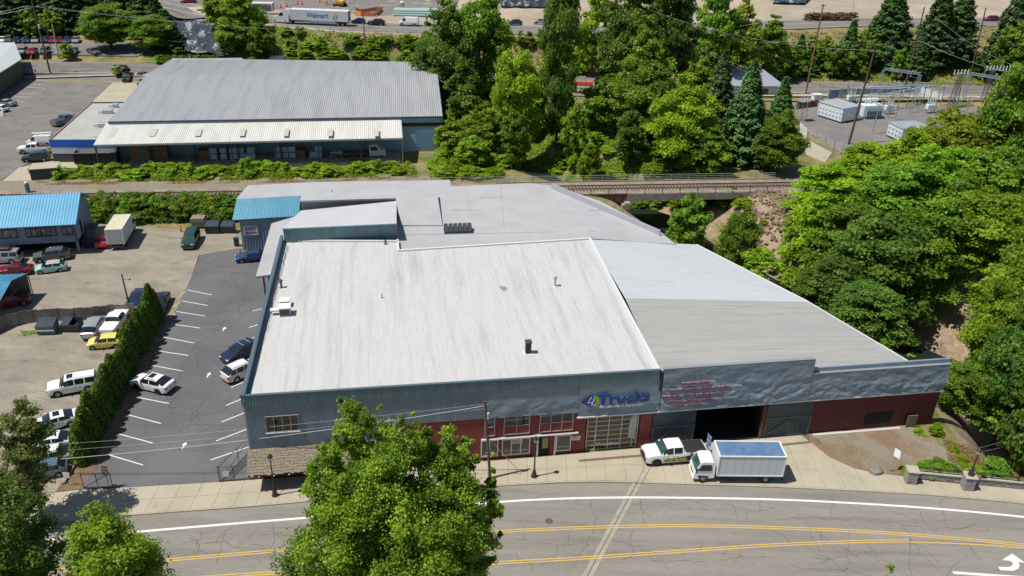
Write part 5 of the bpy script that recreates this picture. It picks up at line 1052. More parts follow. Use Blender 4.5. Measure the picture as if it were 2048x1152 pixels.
park('pickup', 18, 612, 50, 606, C_maroon, 'dark red pickup parked in the shade of the open carport', 'pickup', z=.1, scale=.9)
park('pickup', 72, 305, 35, 306, C_white, 'white crew cab pickup beside the blue banded wing', 'pickup', z=.114)
park('suv', 74, 321, 42, 323, C_green, 'dark green suv in front of the white crew cab pickup', 'suv', z=.114)
v = park('cargovan', 82, 290, 52, 291, C_white, 'white work van with ladder rack behind the white crew cab', 'van', z=.1, scale=.85)
q = MB(); [q.tube([(x_, -.8, 2.4), (x_, -.8, 2.75), (x_, .8, 2.75), (x_, .8, 2.4)], .04, 4) for x_ in (-2.2, -1, .2, 1)]; q.tube([(-2.6, -.5, 2.8), (1.4, -.5, 2.8)], .04, 4); q.tube([(-2.6, .1, 2.8), (1.4, .1, 2.8)], .04, 4); [q.tube([(-2.5 + k * .35, -.5, 2.8), (-2.5 + k * .35, .1, 2.8)], .025, 4) for k in range(11)]; q.build('ladder_rack', m_grey, v)
park('pickup', 131, 247, 150, 241, C_teal, 'dark pickup with flat bed cover parked beside the brick edged wing', 'pickup', z=.1, tonneau=m_slate)
park('pickup', 257, 160, 249, 168, C_black, 'black pickup facing the yard beside round bushes at the warehouse corner', 'pickup', z=.12, scale=.95, dark_glass=False)
park('sedan', 284, 156, 270, 163, C_grey, 'grey sedan mostly hidden behind the warehouse roof corner', 'car', z=.12)
park('sedan', 12, 211, -10, 209, C_silver, 'silver sedan parked furthest back at the left edge of the warehouse lot', 'car', z=.1)
park('hatch', 1, 222, -16, 219, C_white, 'white hatchback nearest the sandwich board at the left edge', 'car', z=.1)
rowA = [(6, 'sedan', C_white, 'white sedan at the left end of the far row'), (18, 'suv', C_olive, 'olive suv second in the far row'), (35, 'sedan', C_navy, 'left one of two dark blue cars in the far row'), (54, 'sedan', C_blue, 'right one of two dark blue cars in the far row'), (72, 'sedan', C_silver, 'silver sedan by the leaning pole in the far row'), (91, 'suv', C_green, 'dark green suv in the middle of the far row'), (106, 'sedan', C_magenta, 'bright red sedan in the far row'), (121, 'sedan', C_maroon, 'dark red car in the far row'), (136, 'sedan', C_blue, 'dark blue car near the right end of the far row'), (153, 'sedan', C_silver, 'silver car closing the right end of the far row')]
for px, k_, c_, lb in rowA: park(k_, px, 84, px - 4, 90, c_, lb + ' of the car lot', 'car', z=2.32, detail=False)
for px, k_, c_, lb in [(40, 'sedan', C_teal, 'pale blue car at the left of the near row'), (46, 'suv', C_silver, 'silver suv behind the pale roof in the near row'), (66, 'sedan', C_magenta, 'magenta red sedan in the near row'), (91, 'suv', C_grey, 'grey suv at the right of the near row')]: park(k_, px, 107, px - 8, 113, c_, lb + ' of the car lot', 'car', z=2.32, detail=False)
park('sedan', 148, 106, 142, 112, C_teal, 'small blue car half behind the shrub in the car lot', 'car', z=2.32, detail=False)
park('sedan', 187, 107, 196, 110, C_grey, 'dark grey sedan alone at the right exit of the car lot', 'car', z=2.32, detail=False)
zH = 8.68
park('hatch', 717, 46.5, 680, 45.8, C_navy, 'dark hatchback driving right behind the long trailer', 'car', z=zH, detail=False)
park('suv', 753, 50, 720, 49, C_black, 'black suv following the dark hatchback on the highway', 'suv', z=zH, detail=False)
park('cargovan', 818, 51, 780, 50, C_white, 'white high roofed delivery van on the highway', 'van', z=zH, detail=False)
park('hatch', 1030, 49, 1000, 49, C_blue, 'deep blue hatchback in the gap between trees on the highway', 'car', z=zH, detail=False)
park('sedan', 1082, 47, 1050, 47, C_silver, 'silver car driving behind the deep blue hatchback', 'car', z=zH, detail=False)
park('pickup', 1210, 43, 1180, 43, C_black, 'dark pickup on the highway seen between the tall trees', 'pickup', z=zH, detail=False)
park('sedan', 378, 6, 350, 6, C_maroon, 'dark red sedan on the wide road at the top of the picture', 'car', z=8.6, detail=False)
park('suv', 1982, 42, 1950, 42, C_maroon, 'dark red suv on the highway near the right edge', 'suv', z=zH, detail=False)

# white pickup with lettering by the big doors
F0 = G(1346, 917, ZL)
v = vehicle('pickup', F0, heading(1346, 917, 1285, 922), C_white, 'white crew cab pickup with black bed cover and yellow lettering by the bay doors', 'pickup', tonneau=m_plastic, rim=m_rimd, dark_glass=False, scale=1.06)
q = MB(); q.add([(-2.6, 1.0, .5), (1.2, 1.0, .5), (1.2, 1.0, .78), (.0, 1.0, .88), (-1.4, 1.0, 1.02), (-2.6, 1.0, 1.2)], [(0, 1, 2, 3, 4, 5)]); 
q2 = MB(); q2.add([(x, y + .012, z) for x, y, z in q.v], [(5, 4, 3, 2, 1, 0)]); q2.build('dark_side_graphic', m_plastic, v)
text('door_lettering', 'LGO TRUCKS', .32, mat('letter_yellow', (.70, .68, .10), .5), v, (1.05, 1.02, .58), (R(90), 0, R(180)), .003, .008, 1.0)
q = MB(); q.box(2.9, 3.02, -.8, .8, .45, .85, .03); q.build('front_bumper', m_plastic, v)
# box trucks
def box_truck(pos, rz, label, bl, bw, bh, roof_m, side_m, cabover=True, scale=1.0):
    t = empty('box_truck', pos, rz, label, 'box truck'); hw = bw / 2; z0 = .95; xb = 1.0; t.scale = (scale,) * 3
    q = MB(); q.box(xb - bl, xb, -hw, hw, z0, z0 + bh, .05); q.build('cargo_box', side_m, t)
    q = MB(); q.box(xb - bl + .12, xb - .12, -hw + .12, hw - .12, z0 + bh, z0 + bh + .012); q.build('roof_panel', roof_m, t)
    q = MB()
    for s_ in (1, -1):
        q.box(xb - bl, xb, s_ * hw - .05, s_ * hw + .05, z0 + bh - .08, z0 + bh + .03); q.box(xb - bl, xb, s_ * hw - .04, s_ * hw + .04, z0 - .02, z0 + .12)
        q.box(xb - .07, xb + .03, s_ * hw - .05, s_ * hw + .05, z0, z0 + bh); q.box(xb - bl - .03, xb - bl + .07, s_ * hw - .05, s_ * hw + .05, z0, z0 + bh)
    q.box(xb - .06, xb + .04, -hw, hw, z0 + bh - .06, z0 + bh + .04); q.box(xb - bl - .04, xb - bl + .06, -hw, hw, z0 + bh - .06, z0 + bh + .04); q.build('corner_trim', m_trim, t)
    for s_ in (1, -1):
        for k in range(1, int(bl / .75)): q = MB(); x_ = xb - bl * k / int(bl / .75); q.box(x_ - .012, x_ + .012, s_ * hw - .012, s_ * hw + .012, z0 + .12, z0 + bh - .1); q.build('side_seam', mat('seam_grey', (.46, .50, .53), .5), t)
    # cab over the front axle, built as a bent profile
    prof = [(1.15, .55), (1.15, 2.0), (1.35, 2.32), (2.2, 2.36), (2.55, 2.25), (3.02, 1.35), (3.10, .95), (3.12, .45), (2.75, .42)]
    cw = 1.0; q = MB(); n = len(prof)
    vs_ = [(x, -cw * (1 if z < 1.4 else 1 - .10 * (z - 1.4)), z) for x, z in prof] + [(x, cw * (1 if z < 1.4 else 1 - .10 * (z - 1.4)), z) for x, z in prof]
    q.add(vs_, [(i, (i + 1) % n, n + (i + 1) % n, n + i) for i in range(n)] + [tuple(range(n - 1, -1, -1)), tuple(range(n, 2 * n))]); q.build('cab', C_white, t, smooth=25, fixn=True)
    q = MB(); q.add([(2.60, -.82, 2.17), (2.60, .82, 2.17), (3.02, .9, 1.38), (3.02, -.9, 1.38)], [(0, 1, 2, 3)]); q2 = MB(); q2.add([(x + .02, y, z + .012) for x, y, z in q.v], [(3, 2, 1, 0)]); q2.build('windscreen', m_cglass2, t)
    for s_ in (1, -1):
        q = MB(); y = s_ * (cw + .005); f = [(1.5, y * .96, 2.08), (2.42, y * .96, 2.08), (2.85, y, 1.4), (1.5, y, 1.4)]; q.add([(a, b + s_ * .02, c) for a, b, c in f], [(0, 1, 2, 3) if s_ > 0 else (3, 2, 1, 0)]); q.build('side_window', m_cglass, t)
        q = MB(); q.box(2.9, 3.05, s_ * 1.22 - .09, s_ * 1.22 + .09, 1.35, 1.85, .03); q.tube([(2.9, s_ * .98, 1.5), (2.97, s_ * 1.2, 1.5)], .02, 4); q.build('wing_mirror', m_plastic, t)
        q = MB(); y0, y1 = sorted((s_ * .55, s_ * .95)); q.box(3.0, 3.14, y0, y1, .72, .9, .02); q.build('headlight', m_lampw, t)
        q = MB(); y0, y1 = sorted((s_ * .9, s_ * 1.04)); q.box(1.7, 2.7, y0, y1, .62, .80, .03); q.build('wheel_arch', m_plastic, t)
        q = MB(); y0, y1 = sorted((s_ * (hw - .3), s_ * (hw - .05))); q.box(xb - bl - .03, xb - bl + .02, y0, y1, .75, .9); q.build('tail_light', m_lampr, t)
    q = MB(); q.box(3.0, 3.2, -1.0, 1.0, .35, .62, .05); q.build('front_bumper', C_white, t)
    q = MB(); q.box(3.1, 3.15, -.45, .45, .7, .86); q.build('grille', m_plastic, t)
    q = MB(); q.box(xb - bl + .1, 2.8, -.45, .45, .5, .8); q.box(xb - bl - .15, xb - bl, -hw, hw, .45, .6); q.box(-1.2, -.2, .5, .95, .45, .85); q.build('chassis', m_plastic, t)
    ty, rm = wheel_meshes(.42, .26, m_rim)
    for x_ in (2.2, xb - bl + 1.5):
        for s_ in (-1, 1): o = link('wheel', ty, None, t, loc=(x_, s_ * .88, .42)); link('rim', rm, None, o)
    return t
c1_, c2_ = G(1400, 966, ZL), G(1520, 967, ZL); hd_ = math.atan2(c1_.y - c2_.y, c1_.x - c2_.x)
wx = Vector((math.cos(hd_), math.sin(hd_), 0)); wy = Vector((-wx.y, wx.x, 0)); fw = G(1404, 965, ZL)
box_truck(fw - wx * 2.2 + Vector((0, 1.0, 0)), hd_, 'white box truck with blue roof standing along the pavement before the bay doors', 6.35, 2.35, 2.35, mat('blue_truck_roof', (.10, .22, .40), .35, .3, c2=(.16, .27, .42), scale=.8, c3=(.22, .28, .36), s3=2), mat('truck_side_white', (.56, .60, .63), .5))
b0_, b1_ = G(238, 497, .1), G(268, 447, .1); hd2 = math.atan2(b1_.y - b0_.y, b1_.x - b0_.x)
t = box_truck(G(250, 475, .1), hd2, 'old white box truck with cream roof backed up beside the red coupe', 5.6, 2.3, 2.35, mat('cream_truck_roof', (.60, .55, .38), .6, c2=(.50, .46, .33), scale=1.5), mat('truck_side_white', (.56, .60, .63)))
q = MB(); q.box(-4.64, -4.61, -.95, .95, 1.1, 3.1); q.build('roller_door', m_grey, t)
# highway lorry
sA, sB = G(590, 47, zH), G(686, 52, zH); hz_ = math.atan2(sA.y - sB.y, sA.x - sB.x) ; sc = 1.0
t = empty('articulated_lorry', G(640, 50.5, zH) + Vector((0, .8, 0)), hz_ + .05, 'long white articulated lorry with blue lettering and yellow spark on the highway', 'lorry')
q = MB(); q.box(-8.2, 7.9, -1.3, 1.3, 1.2, 4.05, .04); q.build('trailer', mat('truck_side_white', (.56, .60, .63)), t)
text('trailer_lettering', 'Walmart', 1.85, mat('letter_blue', (.02, .14, .42), .5), t, (3.5, 1.325, 2.1), (R(90), 0, R(180)), .01, .015, .92)
q = MB()
for k in range(6): a = math.pi * k / 3 + math.pi / 6; q.obox((-4.4 + .25 * math.cos(a), 1.33, 2.65 + .25 * math.sin(a)), (-4.4 + .85 * math.cos(a), 1.33, 2.65 + .85 * math.sin(a)), .03, .2, (0, 1, 0))
q.build('spark_emblem', mat('letter_amber', (.75, .42, .03), .5), t)
q = MB(); q.box(-4.5, 2.5, 1.1, 1.16, .55, 1.2); q.build('side_skirt', mat('truck_side_white', (.56, .60, .63)), t)
q = MB(); q.box(-8.24, -8.2, -1.15, 1.15, 1.3, 3.95); q.build('rear_door', mat('dark_blue_grey_door', (.09, .14, .19), .4), t)
prof = [(8.5, .9), (8.5, 3.7), (8.9, 3.95), (10.1, 3.6), (11.0, 3.0), (11.5, 2.15), (13.1, 1.75), (13.5, 1.2), (13.5, .5), (8.5, .5)]; n = len(prof)
q = MB(); q.add([(x, s_ * 1.2, z) for s_ in (-1, 1) for x, z in prof], [(i, (i + 1) % n, n + (i + 1) % n, n + i) for i in range(n)] + [tuple(range(n - 1, -1, -1)), tuple(range(n, 2 * n))]); q.build('cab', C_white, t, fixn=True, smooth=30)
q = MB(); q.add([(11.05, -1.0, 2.98), (11.05, 1.0, 2.98), (11.54, 1.0, 2.2), (11.54, -1.0, 2.2)], [(3, 2, 1, 0)]); q.build('windscreen', m_cglass, t)
for s_ in (1, -1): q = MB(); q.add([(10.0, s_ * 1.21, 3.0), (10.8, s_ * 1.21, 2.95), (11.3, s_ * 1.21, 2.2), (10.0, s_ * 1.21, 2.2)], [(0, 1, 2, 3) if s_ > 0 else (3, 2, 1, 0)]); q.build('side_window', m_cglass, t)
q = MB(); q.box(-8, 9, -.5, .5, .7, 1.2); q.build('chassis', m_plastic, t)
ty, rm = wheel_meshes(.5, .3, m_rim)
for x_ in (12.5, 9.4, 8.1, -5.2, -6.5):
    for s_ in (-1, 1): o = link('wheel', ty, None, t, loc=(x_, s_ * 1.05, .5)); link('rim', rm, None, o)
t = empty('enclosed_trailer', G(527, 27, 8.68), hz_ + .2, 'short enclosed trailer with dark printed side at the left end of the highway', 'trailer')
q = MB(); q.box(-3, 3, -1.2, 1.2, .7, 3.1, .05); q.build('trailer_box', C_white, t); q = MB(); q.box(-2.6, 2.6, 1.2, 1.23, 1.0, 2.8); q.box(-3.04, -3.0, -1.05, 1.05, .9, 2.9); q.build('printed_panel', mat('printed_dark', (.04, .045, .05), .5, c2=(.25, .25, .25), scale=1.2), t); q = MB(); q.box(3, 4.3, -.06, .06, .5, .62); q.build('drawbar', m_plastic, t)
for s_ in (-1, 1):
    for x_ in (-.5, .5): o = link('wheel', ty, None, t, loc=(x_, s_ * 1.05, .4)); o.scale = (.8,) * 3; link('rim', rm, None, o)
# lorry in the shade of the lean-to
Mw = Matrix.Translation(Vector((-75.0, 151.5, 0))) @ Matrix.Rotation(wa, 4, 'Z'); cpos = wl(G(750, 325, .2)); pp = Mw @ Vector((cpos.x, -3.6, 0.0))
t = empty('flatbed_lorry', pp, wa, 'white bonneted flatbed lorry parked in the shade under the warehouse lean-to', 'lorry')
prof = [(-1.0, .9), (-1.0, 2.8), (-.8, 3.0), (.4, 3.0), (.9, 2.15), (1.9, 1.9), (2.1, 1.5), (2.1, .7)]; n = len(prof)
q = MB(); q.add([(x, s_ * 1.1, z) for s_ in (-1, 1) for x, z in prof], [(i, (i + 1) % n, n + (i + 1) % n, n + i) for i in range(n)] + [tuple(range(n - 1, -1, -1)), tuple(range(n, 2 * n))]); q.build('cab', C_white, t, fixn=True)
q = MB(); q.add([(-.7, -1.12, 2.7), (-.7, -1.12, 1.95), (.75, -1.12, 1.95), (.3, -1.12, 2.7)], [(0, 1, 2, 3)]); q.build('side_window', m_cglass, t)
q = MB(); q.box(-8.5, -1.2, -1.15, 1.15, 1.1, 1.3); q.build('flatbed', m_brown, t); q = MB(); q.box(-8.3, 1.9, -.4, .4, .7, 1.1); q.build('chassis', m_plastic, t)
for x_ in (1.3, -6.0, -7.2):
    for s_ in (-1, 1): o = link('wheel', ty, None, t, loc=(x_, s_ * 1.0, .5)); link('rim', rm, None, o)
# ------------------------------------------------------------------ street furniture, fences, yard things
def lamp(px, py, z, h, label, fat=1.0):
    p = G(px, py, z); t = empty('street_lamp', p, 0, label, 'street lamp', None); m = mat('lamp_post_iron', (.028, .027, .025), .5)
    q = MB(); q.lathe([(.30 * fat, 0), (.30 * fat, .12), (.24 * fat, .2), (.2 * fat, .5), (.11 * fat, .85), (.075 * fat, 1.0), (.06 * fat, h - .75), (.11, h - .7), (.05, h - .62)], 12); q.build('post', m, t, smooth=40)
    q = MB(); q.lathe([(.09, h - .62), (.2, h - .42), (.23, h - .25), (.20, h - .12)], 12); q.build('glass_globe', mat('lamp_globe', (.50, .52, .50), .3), t, smooth=40)
    q = MB(); q.lathe([(.235, h - .28), (.25, h - .2), (.2, h - .1), (.1, h), (.03, h + .1)], 12); q.build('lamp_cap', m, t, smooth=40)
lamp(550, 991, ZL, 4.7, 'black globe street lamp before the shake awning')
lamp(1068, 953, ZL, 4.7, 'black globe street lamp before the recessed entrance')
pl = FP(1, 1)
# utility poles
m_pole = mat('pole_timber', (.12, .075, .045), .9, c2=(.085, .055, .035), scale=.8, stretch=(3, 3, .2)); m_pole2 = mat('pole_red_timber', (.24, .10, .055), .9, c2=(.16, .075, .045), scale=.8, stretch=(3, 3, .2)); m_wire = mat('wire', (.32, .33, .33), .4, .6); m_ins = mat('insulator', (.50, .50, .47), .4)
def pole(px, py, top, label, z=None, r=.16, arms=(), m=None, lean=None, name='utility_pole', cat='utility pole'):
    p = g(px, py) if z is None else G(px, py, z); h = HT(p.x, p.y, top[1]) - p.z; tx_ = X_at(top[0], p.y, p.z + h); t = empty(name, p, 0, label, cat)
    tp = Vector((tx_ - p.x, 0, h)); tp.x = max(-1.2, min(1.2, tp.x)); q = MB(); q.tube([(0, 0, 0), tp * .5, tp], [r, r * .85, r * .68], 9); q.build('pole_shaft', m or m_pole, t, smooth=60); out = []
    for zf, ln, a in arms:
        c = tp * zf; d = Vector((math.cos(a), math.sin(a), 0)) * ln / 2; q = MB(); q.obox(c - d, c + d, .12, .14); q.build('cross_arm', m or m_pole, t)
        for k in (-.95, -.5, .5, .95): q = MB(); e = c + d * k; q.lathe([(.05, .07), (.07, .14), (.05, .2), (.07, .26), (.03, .33)], 7, tuple(e)); q.build('insulator', m_ins, t)
        out += [p + c - d * .95 + Vector((0, 0, .3)), p + c + d * .95 + Vector((0, 0, .3))]
    return t, p + tp, p, out
t, tpA, baseA, _ = pole(980, 956, (970, 803), 'dark timber utility pole on the pavement before the shop windows', z=ZL, r=.15)
q = MB(); d = tpA - baseA; q.lathe([(.16, 0), (.16, .7), (.05, .75)], 8, (-.25, -.02, d.z * .78)); q.build('transformer_can', m_grey, t)
q = MB(); q.tube([tuple((tpA - baseA) * .55), tuple(G(1044, 948, ZL) - baseA)], .035, 5); q.build('guy_wire_guard', mat('guard_yellow', (.52, .36, .10), .6), t)
t, tpL, bL, _ = pole(263, 628, (243, 548), 'bare timber light pole with one lamp arm beside the grey fence', z=.1, r=.12); d = tpL - bL
q = MB(); q.tube([tuple(d * .86), tuple(d * .86 + Vector((.75, 0, .1)))], .03, 5); q.lathe([(.05, 0), (.16, .03), (.13, .12), (.03, .16)], 8, tuple(d * .86 + Vector((.85, 0, .02)))); q.build('lamp_arm', m_slate, t)
t, tp1, b1_, o1 = pole(101, 147, (58, -20), 'dark utility pole with two cross arms and transformer by the back street', arms=((.93, 2.6, .1), (.80, 2.6, .1)), r=.22)
q = MB(); dd = tp1 - b1_; q.lathe([(.28, 0), (.28, .9), (.1, 1)], 10, (.4 + dd.x * .6, -.3, dd.z * .55)); q.build('transformer_can', m_grey, t)
pole(119, 118, (104, 48), 'pale grey timber pole beside the shrub at the car lot', r=.18, m=mat('pale_pole', (.36, .34, .30), .9)); 
t, tpS, bS, _ = pole(68, 78, (55, 28), 'tall slim lamp standard behind the car lot', r=.1, m=m_grey, name='lamp_standard', cat='lamp post'); q = MB(); q.tube([tuple(tpS - bS), tuple(tpS - bS + Vector((1.6, 0, .3)))], .06, 5); q.build('lamp_arm', m_grey, t)
for px, py, tp, lb_ in ((99, 92, (90, 40), 'thin dark pole behind the far row of parked cars'), (141, 108, (128, 44), 'thin dark pole at the right of the small shrub in the car lot'), (104, 100, (94, 60), 'thin dark pole between the two rows of parked cars')): pole(px, py, tp, lb_, r=.09, m=m_slate, name='sign_pole', cat='pole')
_, tp2, b2_, o2 = pole(1611, 188, (1647, 8), 'tall reddish utility pole by the back street left of the substation', r=.22, m=m_pole2, arms=((.985, 1.4, .1), (.60, 2.8, .1)))
_, tp3, b3_, o3 = pole(1697, 289, (1749, 100), 'thick dark pole at the front fence of the substation', r=.26, arms=((.98, 1.6, .1), (.46, 1.6, .1)))
_, tp4, b4_, o4 = pole(1809, 179, (1849, 14), 'dark brown utility pole behind the steel gantry', r=.22, arms=((.58, 2.6, .1),))
_, tp5, b5_, o5 = pole(1712, 148, (1722, 97), 'short slim pole in the grass across the back street', r=.12)
_, tp6, b6_, o6 = pole(1940, 155, (1972, 15), 'right hand utility pole rising behind the lattice towers', r=.2, arms=((.75, 2.6, .1), (.6, 2.6, .1)))
_, tp7, b7_, o7 = pole(732, 124, (726, 22), 'slim timber pole standing at the foot of the green bank', r=.15)
_, tp8, b8_, o8 = pole(2020, 140, (2044, 30), 'utility pole at the far right behind the trees', r=.18, arms=((.8, 2.4, .1),))
pole(710, 31, (708, -8), 'thin lamp standard by the highway construction ground', z=8.5, r=.1, m=m_grey, name='lamp_standard', cat='lamp post')
pole(1704, 38, (1709, -6), 'slim grey lamp standard above the brown hedge', z=8.5, r=.09, m=m_grey, name='lamp_standard', cat='lamp post')
# wires
def wire(a, b, sag, label, r=.03, n=14, group=None, m=None):
    a, b = Vector(a), Vector(b); pts_ = [a.lerp(b, i / n) - Vector((0, 0, sag * 4 * (i / n) * (1 - i / n))) for i in range(n + 1)]
    q = MB(); q.tube(pts_, r, 4); tag(q.build('overhead_wire', m or m_wire), label, 'wire', group)
def at(px, py, Y):       # point at distance Y seen at a survey pixel
    d = ray(px, py); t_ = Y / d[1]; return Vector((d[0] * t_, d[1] * t_, CAM_H + d[2] * t_))
m_wl = mat('bright_wire', (.34, .36, .37), .5, .3)
wire(at(120, 918, 62), tpA + Vector((0, 0, -.5)), .5, 'bright thick cable running from the left tree across the lot gate to the pavement pole', .03, m=m_wl)
wire(at(60, 905, 62), tpA + Vector((0, 0, -.8)), .4, 'thin dark wire just above the bright cable', .012)
wire(at(60, 893, 62), tpA + Vector((0, 0, -.3)), .3, 'thin upper wire across the grey front wall', .012)
wire(tpA + Vector((0, 0, -.6)), at(1020, 700, 90), .3, 'service wire from the pavement pole', .012) if False else None
wire(at(-60, 868, 66), tpL, 1.2, 'wire from the left edge to the light pole', .015) if False else None
for k, (yl, yr_) in enumerate(((868, 770),)): wire(at(170, 800, 75), tpL + Vector((0, 0, -3)), .1, 'thin wire crossing the hedge', .012) if False else None
for k, (a, b) in enumerate(((at(1936, 901, 72), at(2060, 866, 76)), (at(1936, 908, 72), at(2060, 880, 76)), (at(1990, 925, 70), at(2060, 915, 74)))): wire(a, b, .15, 'thin pale wire over the dark creek gap at the right edge', .02, group='wires over the creek gap', m=m_wl)
GW = 'wires strung between the poles of the back street'; lw = 'thin overhead wire strung along the back street poles'
for (A, B) in ((o1, None),):
    for q_ in A[2:]: wire(q_, q_ + Vector((-50, -5, -8)), 1.0, lw, .013, group=GW); wire(q_, Vector((-20, 226, 9.5)), 1.4, lw, .013, group=GW)
for q_ in o2[-2:]: wire(q_, Vector((-15, 226, 11)), 2.0, lw, .013, group=GW)
for q_, w_ in zip(o2[-2:], o4[-2:]): wire(q_, w_, 1.0, lw, .013, group=GW)
for q_, w_ in zip(o4[-2:], o6[-2:]): wire(q_, w_, 1.2, lw, .035, group=GW)
for q_, w_ in zip(o6[:2], o8[-2:]): wire(q_, w_, .6, lw, .035, group=GW)
GW2 = 'long wires crossing the trees and the substation'; lw2 = 'long slack wire crossing above the trees towards the substation'
for (a, b, sg) in ((at(1300, 20, 190), tp3, 2), (at(1380, 85, 200), at(1720, 215, 185), 1), (at(1384, 90, 200), at(1760, 250, 180), 1), (tp3, at(1900, 215, 190), 1), (tp3, at(2000, 245, 175), 1), (at(1400, 40, 190), at(1600, 130, 190), .5), (tp3 + Vector((0, 0, -8)), at(1850, 285, 172), .8), (tp4, at(2050, 140, 200), 1.5), (o4[-1], at(2050, 150, 200), 1), (tp3, tp4, 1), (tp2, at(1380, 60, 215), 1.5), (at(1930, 10, 220), at(2060, 105, 215), 1)): wire(a, b, sg, lw2, .017, group=GW2, m=m_wl)
# pavement sign, boulder, banner
p = G(1783, 942, .06); t = empty('yard_sign', p, 0, 'small blank white diamond shaped sign on a thin post in the dirt corner', 'sign'); q = MB(); q.tube([(0, 0, 0), (.05, 0, 2.1)], .03, 5); q.box(-.3, .3, -.2, .2, 0, .04); q.build('post', m_grey, t)
q = MB(); q.add([(-.28, -.12, 1.95), (.30, -.3, 1.7), (.42, .12, 2.35), (-.12, .30, 2.6)], [(0, 1, 2, 3)]); q.add([(-.28, -.10, 1.95), (.30, -.28, 1.7), (.42, .14, 2.35), (-.12, .32, 2.6)], [(3, 2, 1, 0)]); q.build('sign_plate', m_trim, t)
p = G(1751, 944, .1); b = bmesh.new(); bmesh.ops.create_icosphere(b, subdivisions=3, radius=.62)
for v in b.verts: 
    n_ = noise.noise(v.co * 1.6 + Vector((4, 0, 0))); v.co *= 1 + .28 * n_; v.co.z = max(v.co.z * .62, -.2) ; v.co.x *= 1.05
me = bpy.data.meshes.new('boulder'); b.to_mesh(me); b.free(); tag(link('boulder', me, mat('boulder_stone', (.16, .15, .125), .9, c2=(.23, .215, .17), scale=2.5, bump=.6, bscale=4), loc=p + Vector((0, 0, .15)), rz=-.3), 'grey boulder lying where the pavement meets the dirt corner', 'boulder')
p = G(1417, 903, ZL); t = empty('feather_banner', G(1414, 908, ZL), .2, 'blue and white printed board standing behind the white box truck', 'sign'); q = MB(); q.box(-.02, .02, -.45, .45, .5, 2.3); q.build('board', mat('banner_blue', (.05, .13, .33), .5, c2=(.6, .6, .6), scale=2.6, stretch=(1, .5, 2), lo=.52, hi=.56), t); q = MB(); q.tube([(0, -.4, 0), (0, -.4, .5)], .03); q.tube([(0, .4, 0), (0, .4, .5)], .03); q.build('leg', m_black, t)
# stone wall with piers and iron fence at the bridge
m_stone = mat('split_stone', (.22, .205, .20), .9, c2=(.30, .285, .27), scale=2.2, lo=.4, hi=.6, fine=.2, fscale=12, bump=.6, bscale=14); m_cap = mat('stone_cap', (.42, .38, .30), .85, c2=(.36, .32, .26), scale=2, fine=.1)
wc = [G(1829, 958, ZL), G(1919, 967, ZL), G(2048, 978, ZL), G(2300, 1003, ZL)]
wallt = empty('stone_wall', wc[0], math.atan2(wc[1].y - wc[0].y, wc[1].x - wc[0].x), 'low grey split stone wall with pale coping beside the pavement at the creek', 'wall'); wa2 = wallt.rotation_euler.z
rr = rng(9); Lw = 22.0
q = MB(); q.box(0, Lw, .08, .38, -.3, .70); q.build('wall_core', m_joint, wallt)
for row in range(3):
    x = rr.uniform(0, .2)
    while x < Lw and x < 14:
        w_ = rr.uniform(.3, .62); d_ = rr.uniform(.0, .05); h0_, h1_ = .02 + row * .23, .02 + row * .23 + .21
        q = MB(); q.box(x + .012, x + w_ - .012, .02 + d_, .44 - d_, h0_, h1_, .025); q.build('stone', m_stone, wallt); x += w_
q = MB(); x = 0
while x < 15: q = MB(); q.box(x + .006, x + 1.19, -.02, .48, .71, .82, .01); q.build('coping_stone', m_cap, wallt); x += 1.2
def pier(pt, label, h=1.55, w=.95):
    t = empty('stone_pier', pt, wa2, label, 'stone pier'); q = MB(); q.box(-w / 2 + .06, w / 2 - .06, -w / 2 + .06, w / 2 - .06, -.3, h - .02); q.build('pier_core', m_joint, t)
    for row in range(5):
        for fx in range(4):
            a = fx * math.pi / 2; n_ = 2
            for k in range(n_):
                u0 = -w / 2 + w * k / n_ + (row % 2) * .1 * (1 if k else 0); u1 = -w / 2 + w * (k + 1) / n_ + ((row % 2) * .1 if k == 0 else 0); z0_, z1_ = row * h / 5 + .01, (row + 1) * h / 5 - .01; pr = rr.uniform(0, .05)
                M_ = Matrix.Rotation(a, 4, 'Z'); q = MB(); q.box(u0 + .01, u1 - .01, -w / 2 - pr, -w / 2 + .1, z0_, z1_, .02); q.v = [tuple(M_ @ Vector(v)) for v in q.v]; q.build('stone', m_stone, t)
    q = MB(); q.box(-w / 2 - .1, w / 2 + .1, -w / 2 - .1, w / 2 + .1, h, h + .14, .03); q.build('pier_cap', m_cap, t)
pier(G(1819, 962, ZL), 'square stone pier with pale cap at the left end of the low wall', 1.35); pp_ = G(1933, 975, ZL) ; pier(pp_, 'square stone pier carrying a lamp in the low wall', 1.4)
d0 = wc[1] - wc[0]; d0.normalize()
t = empty('street_lamp', Vector((pp_.x, pp_.y, ZL + 1.54)), 0, 'black globe street lamp on top of the stone pier', 'street lamp'); mI = mat('lamp_post_iron', (.028, .027, .025))
q = MB(); q.lathe([(.30, 0), (.28, .15), (.17, .5), (.12, .9), (.08, 1.0), (.065, 2.3), (.1, 2.35), (.05, 2.45)], 12); q.build('post', mI, t, smooth=40); q = MB(); q.lathe([(.09, 2.45), (.2, 2.65), (.23, 2.8), (.20, 2.95)], 12); q.build('glass_globe', mat('lamp_globe', (.5, .52, .5)), t, smooth=40); q = MB(); q.lathe([(.235, 2.8), (.25, 2.9), (.1, 3.08), (.03, 3.15)], 12); q.build('lamp_cap', mI, t)
ft = empty('iron_fence', wallt.location + Vector((0, 0, .82)), wa2, 'black iron railing with close bars on the stone wall', 'fence')
q = MB(); q.box(.3, Lw, .2, .25, .05, .1); q.box(.3, Lw, .2, .25, .48, .53); q.build('rail', mI, ft)
q = MB()
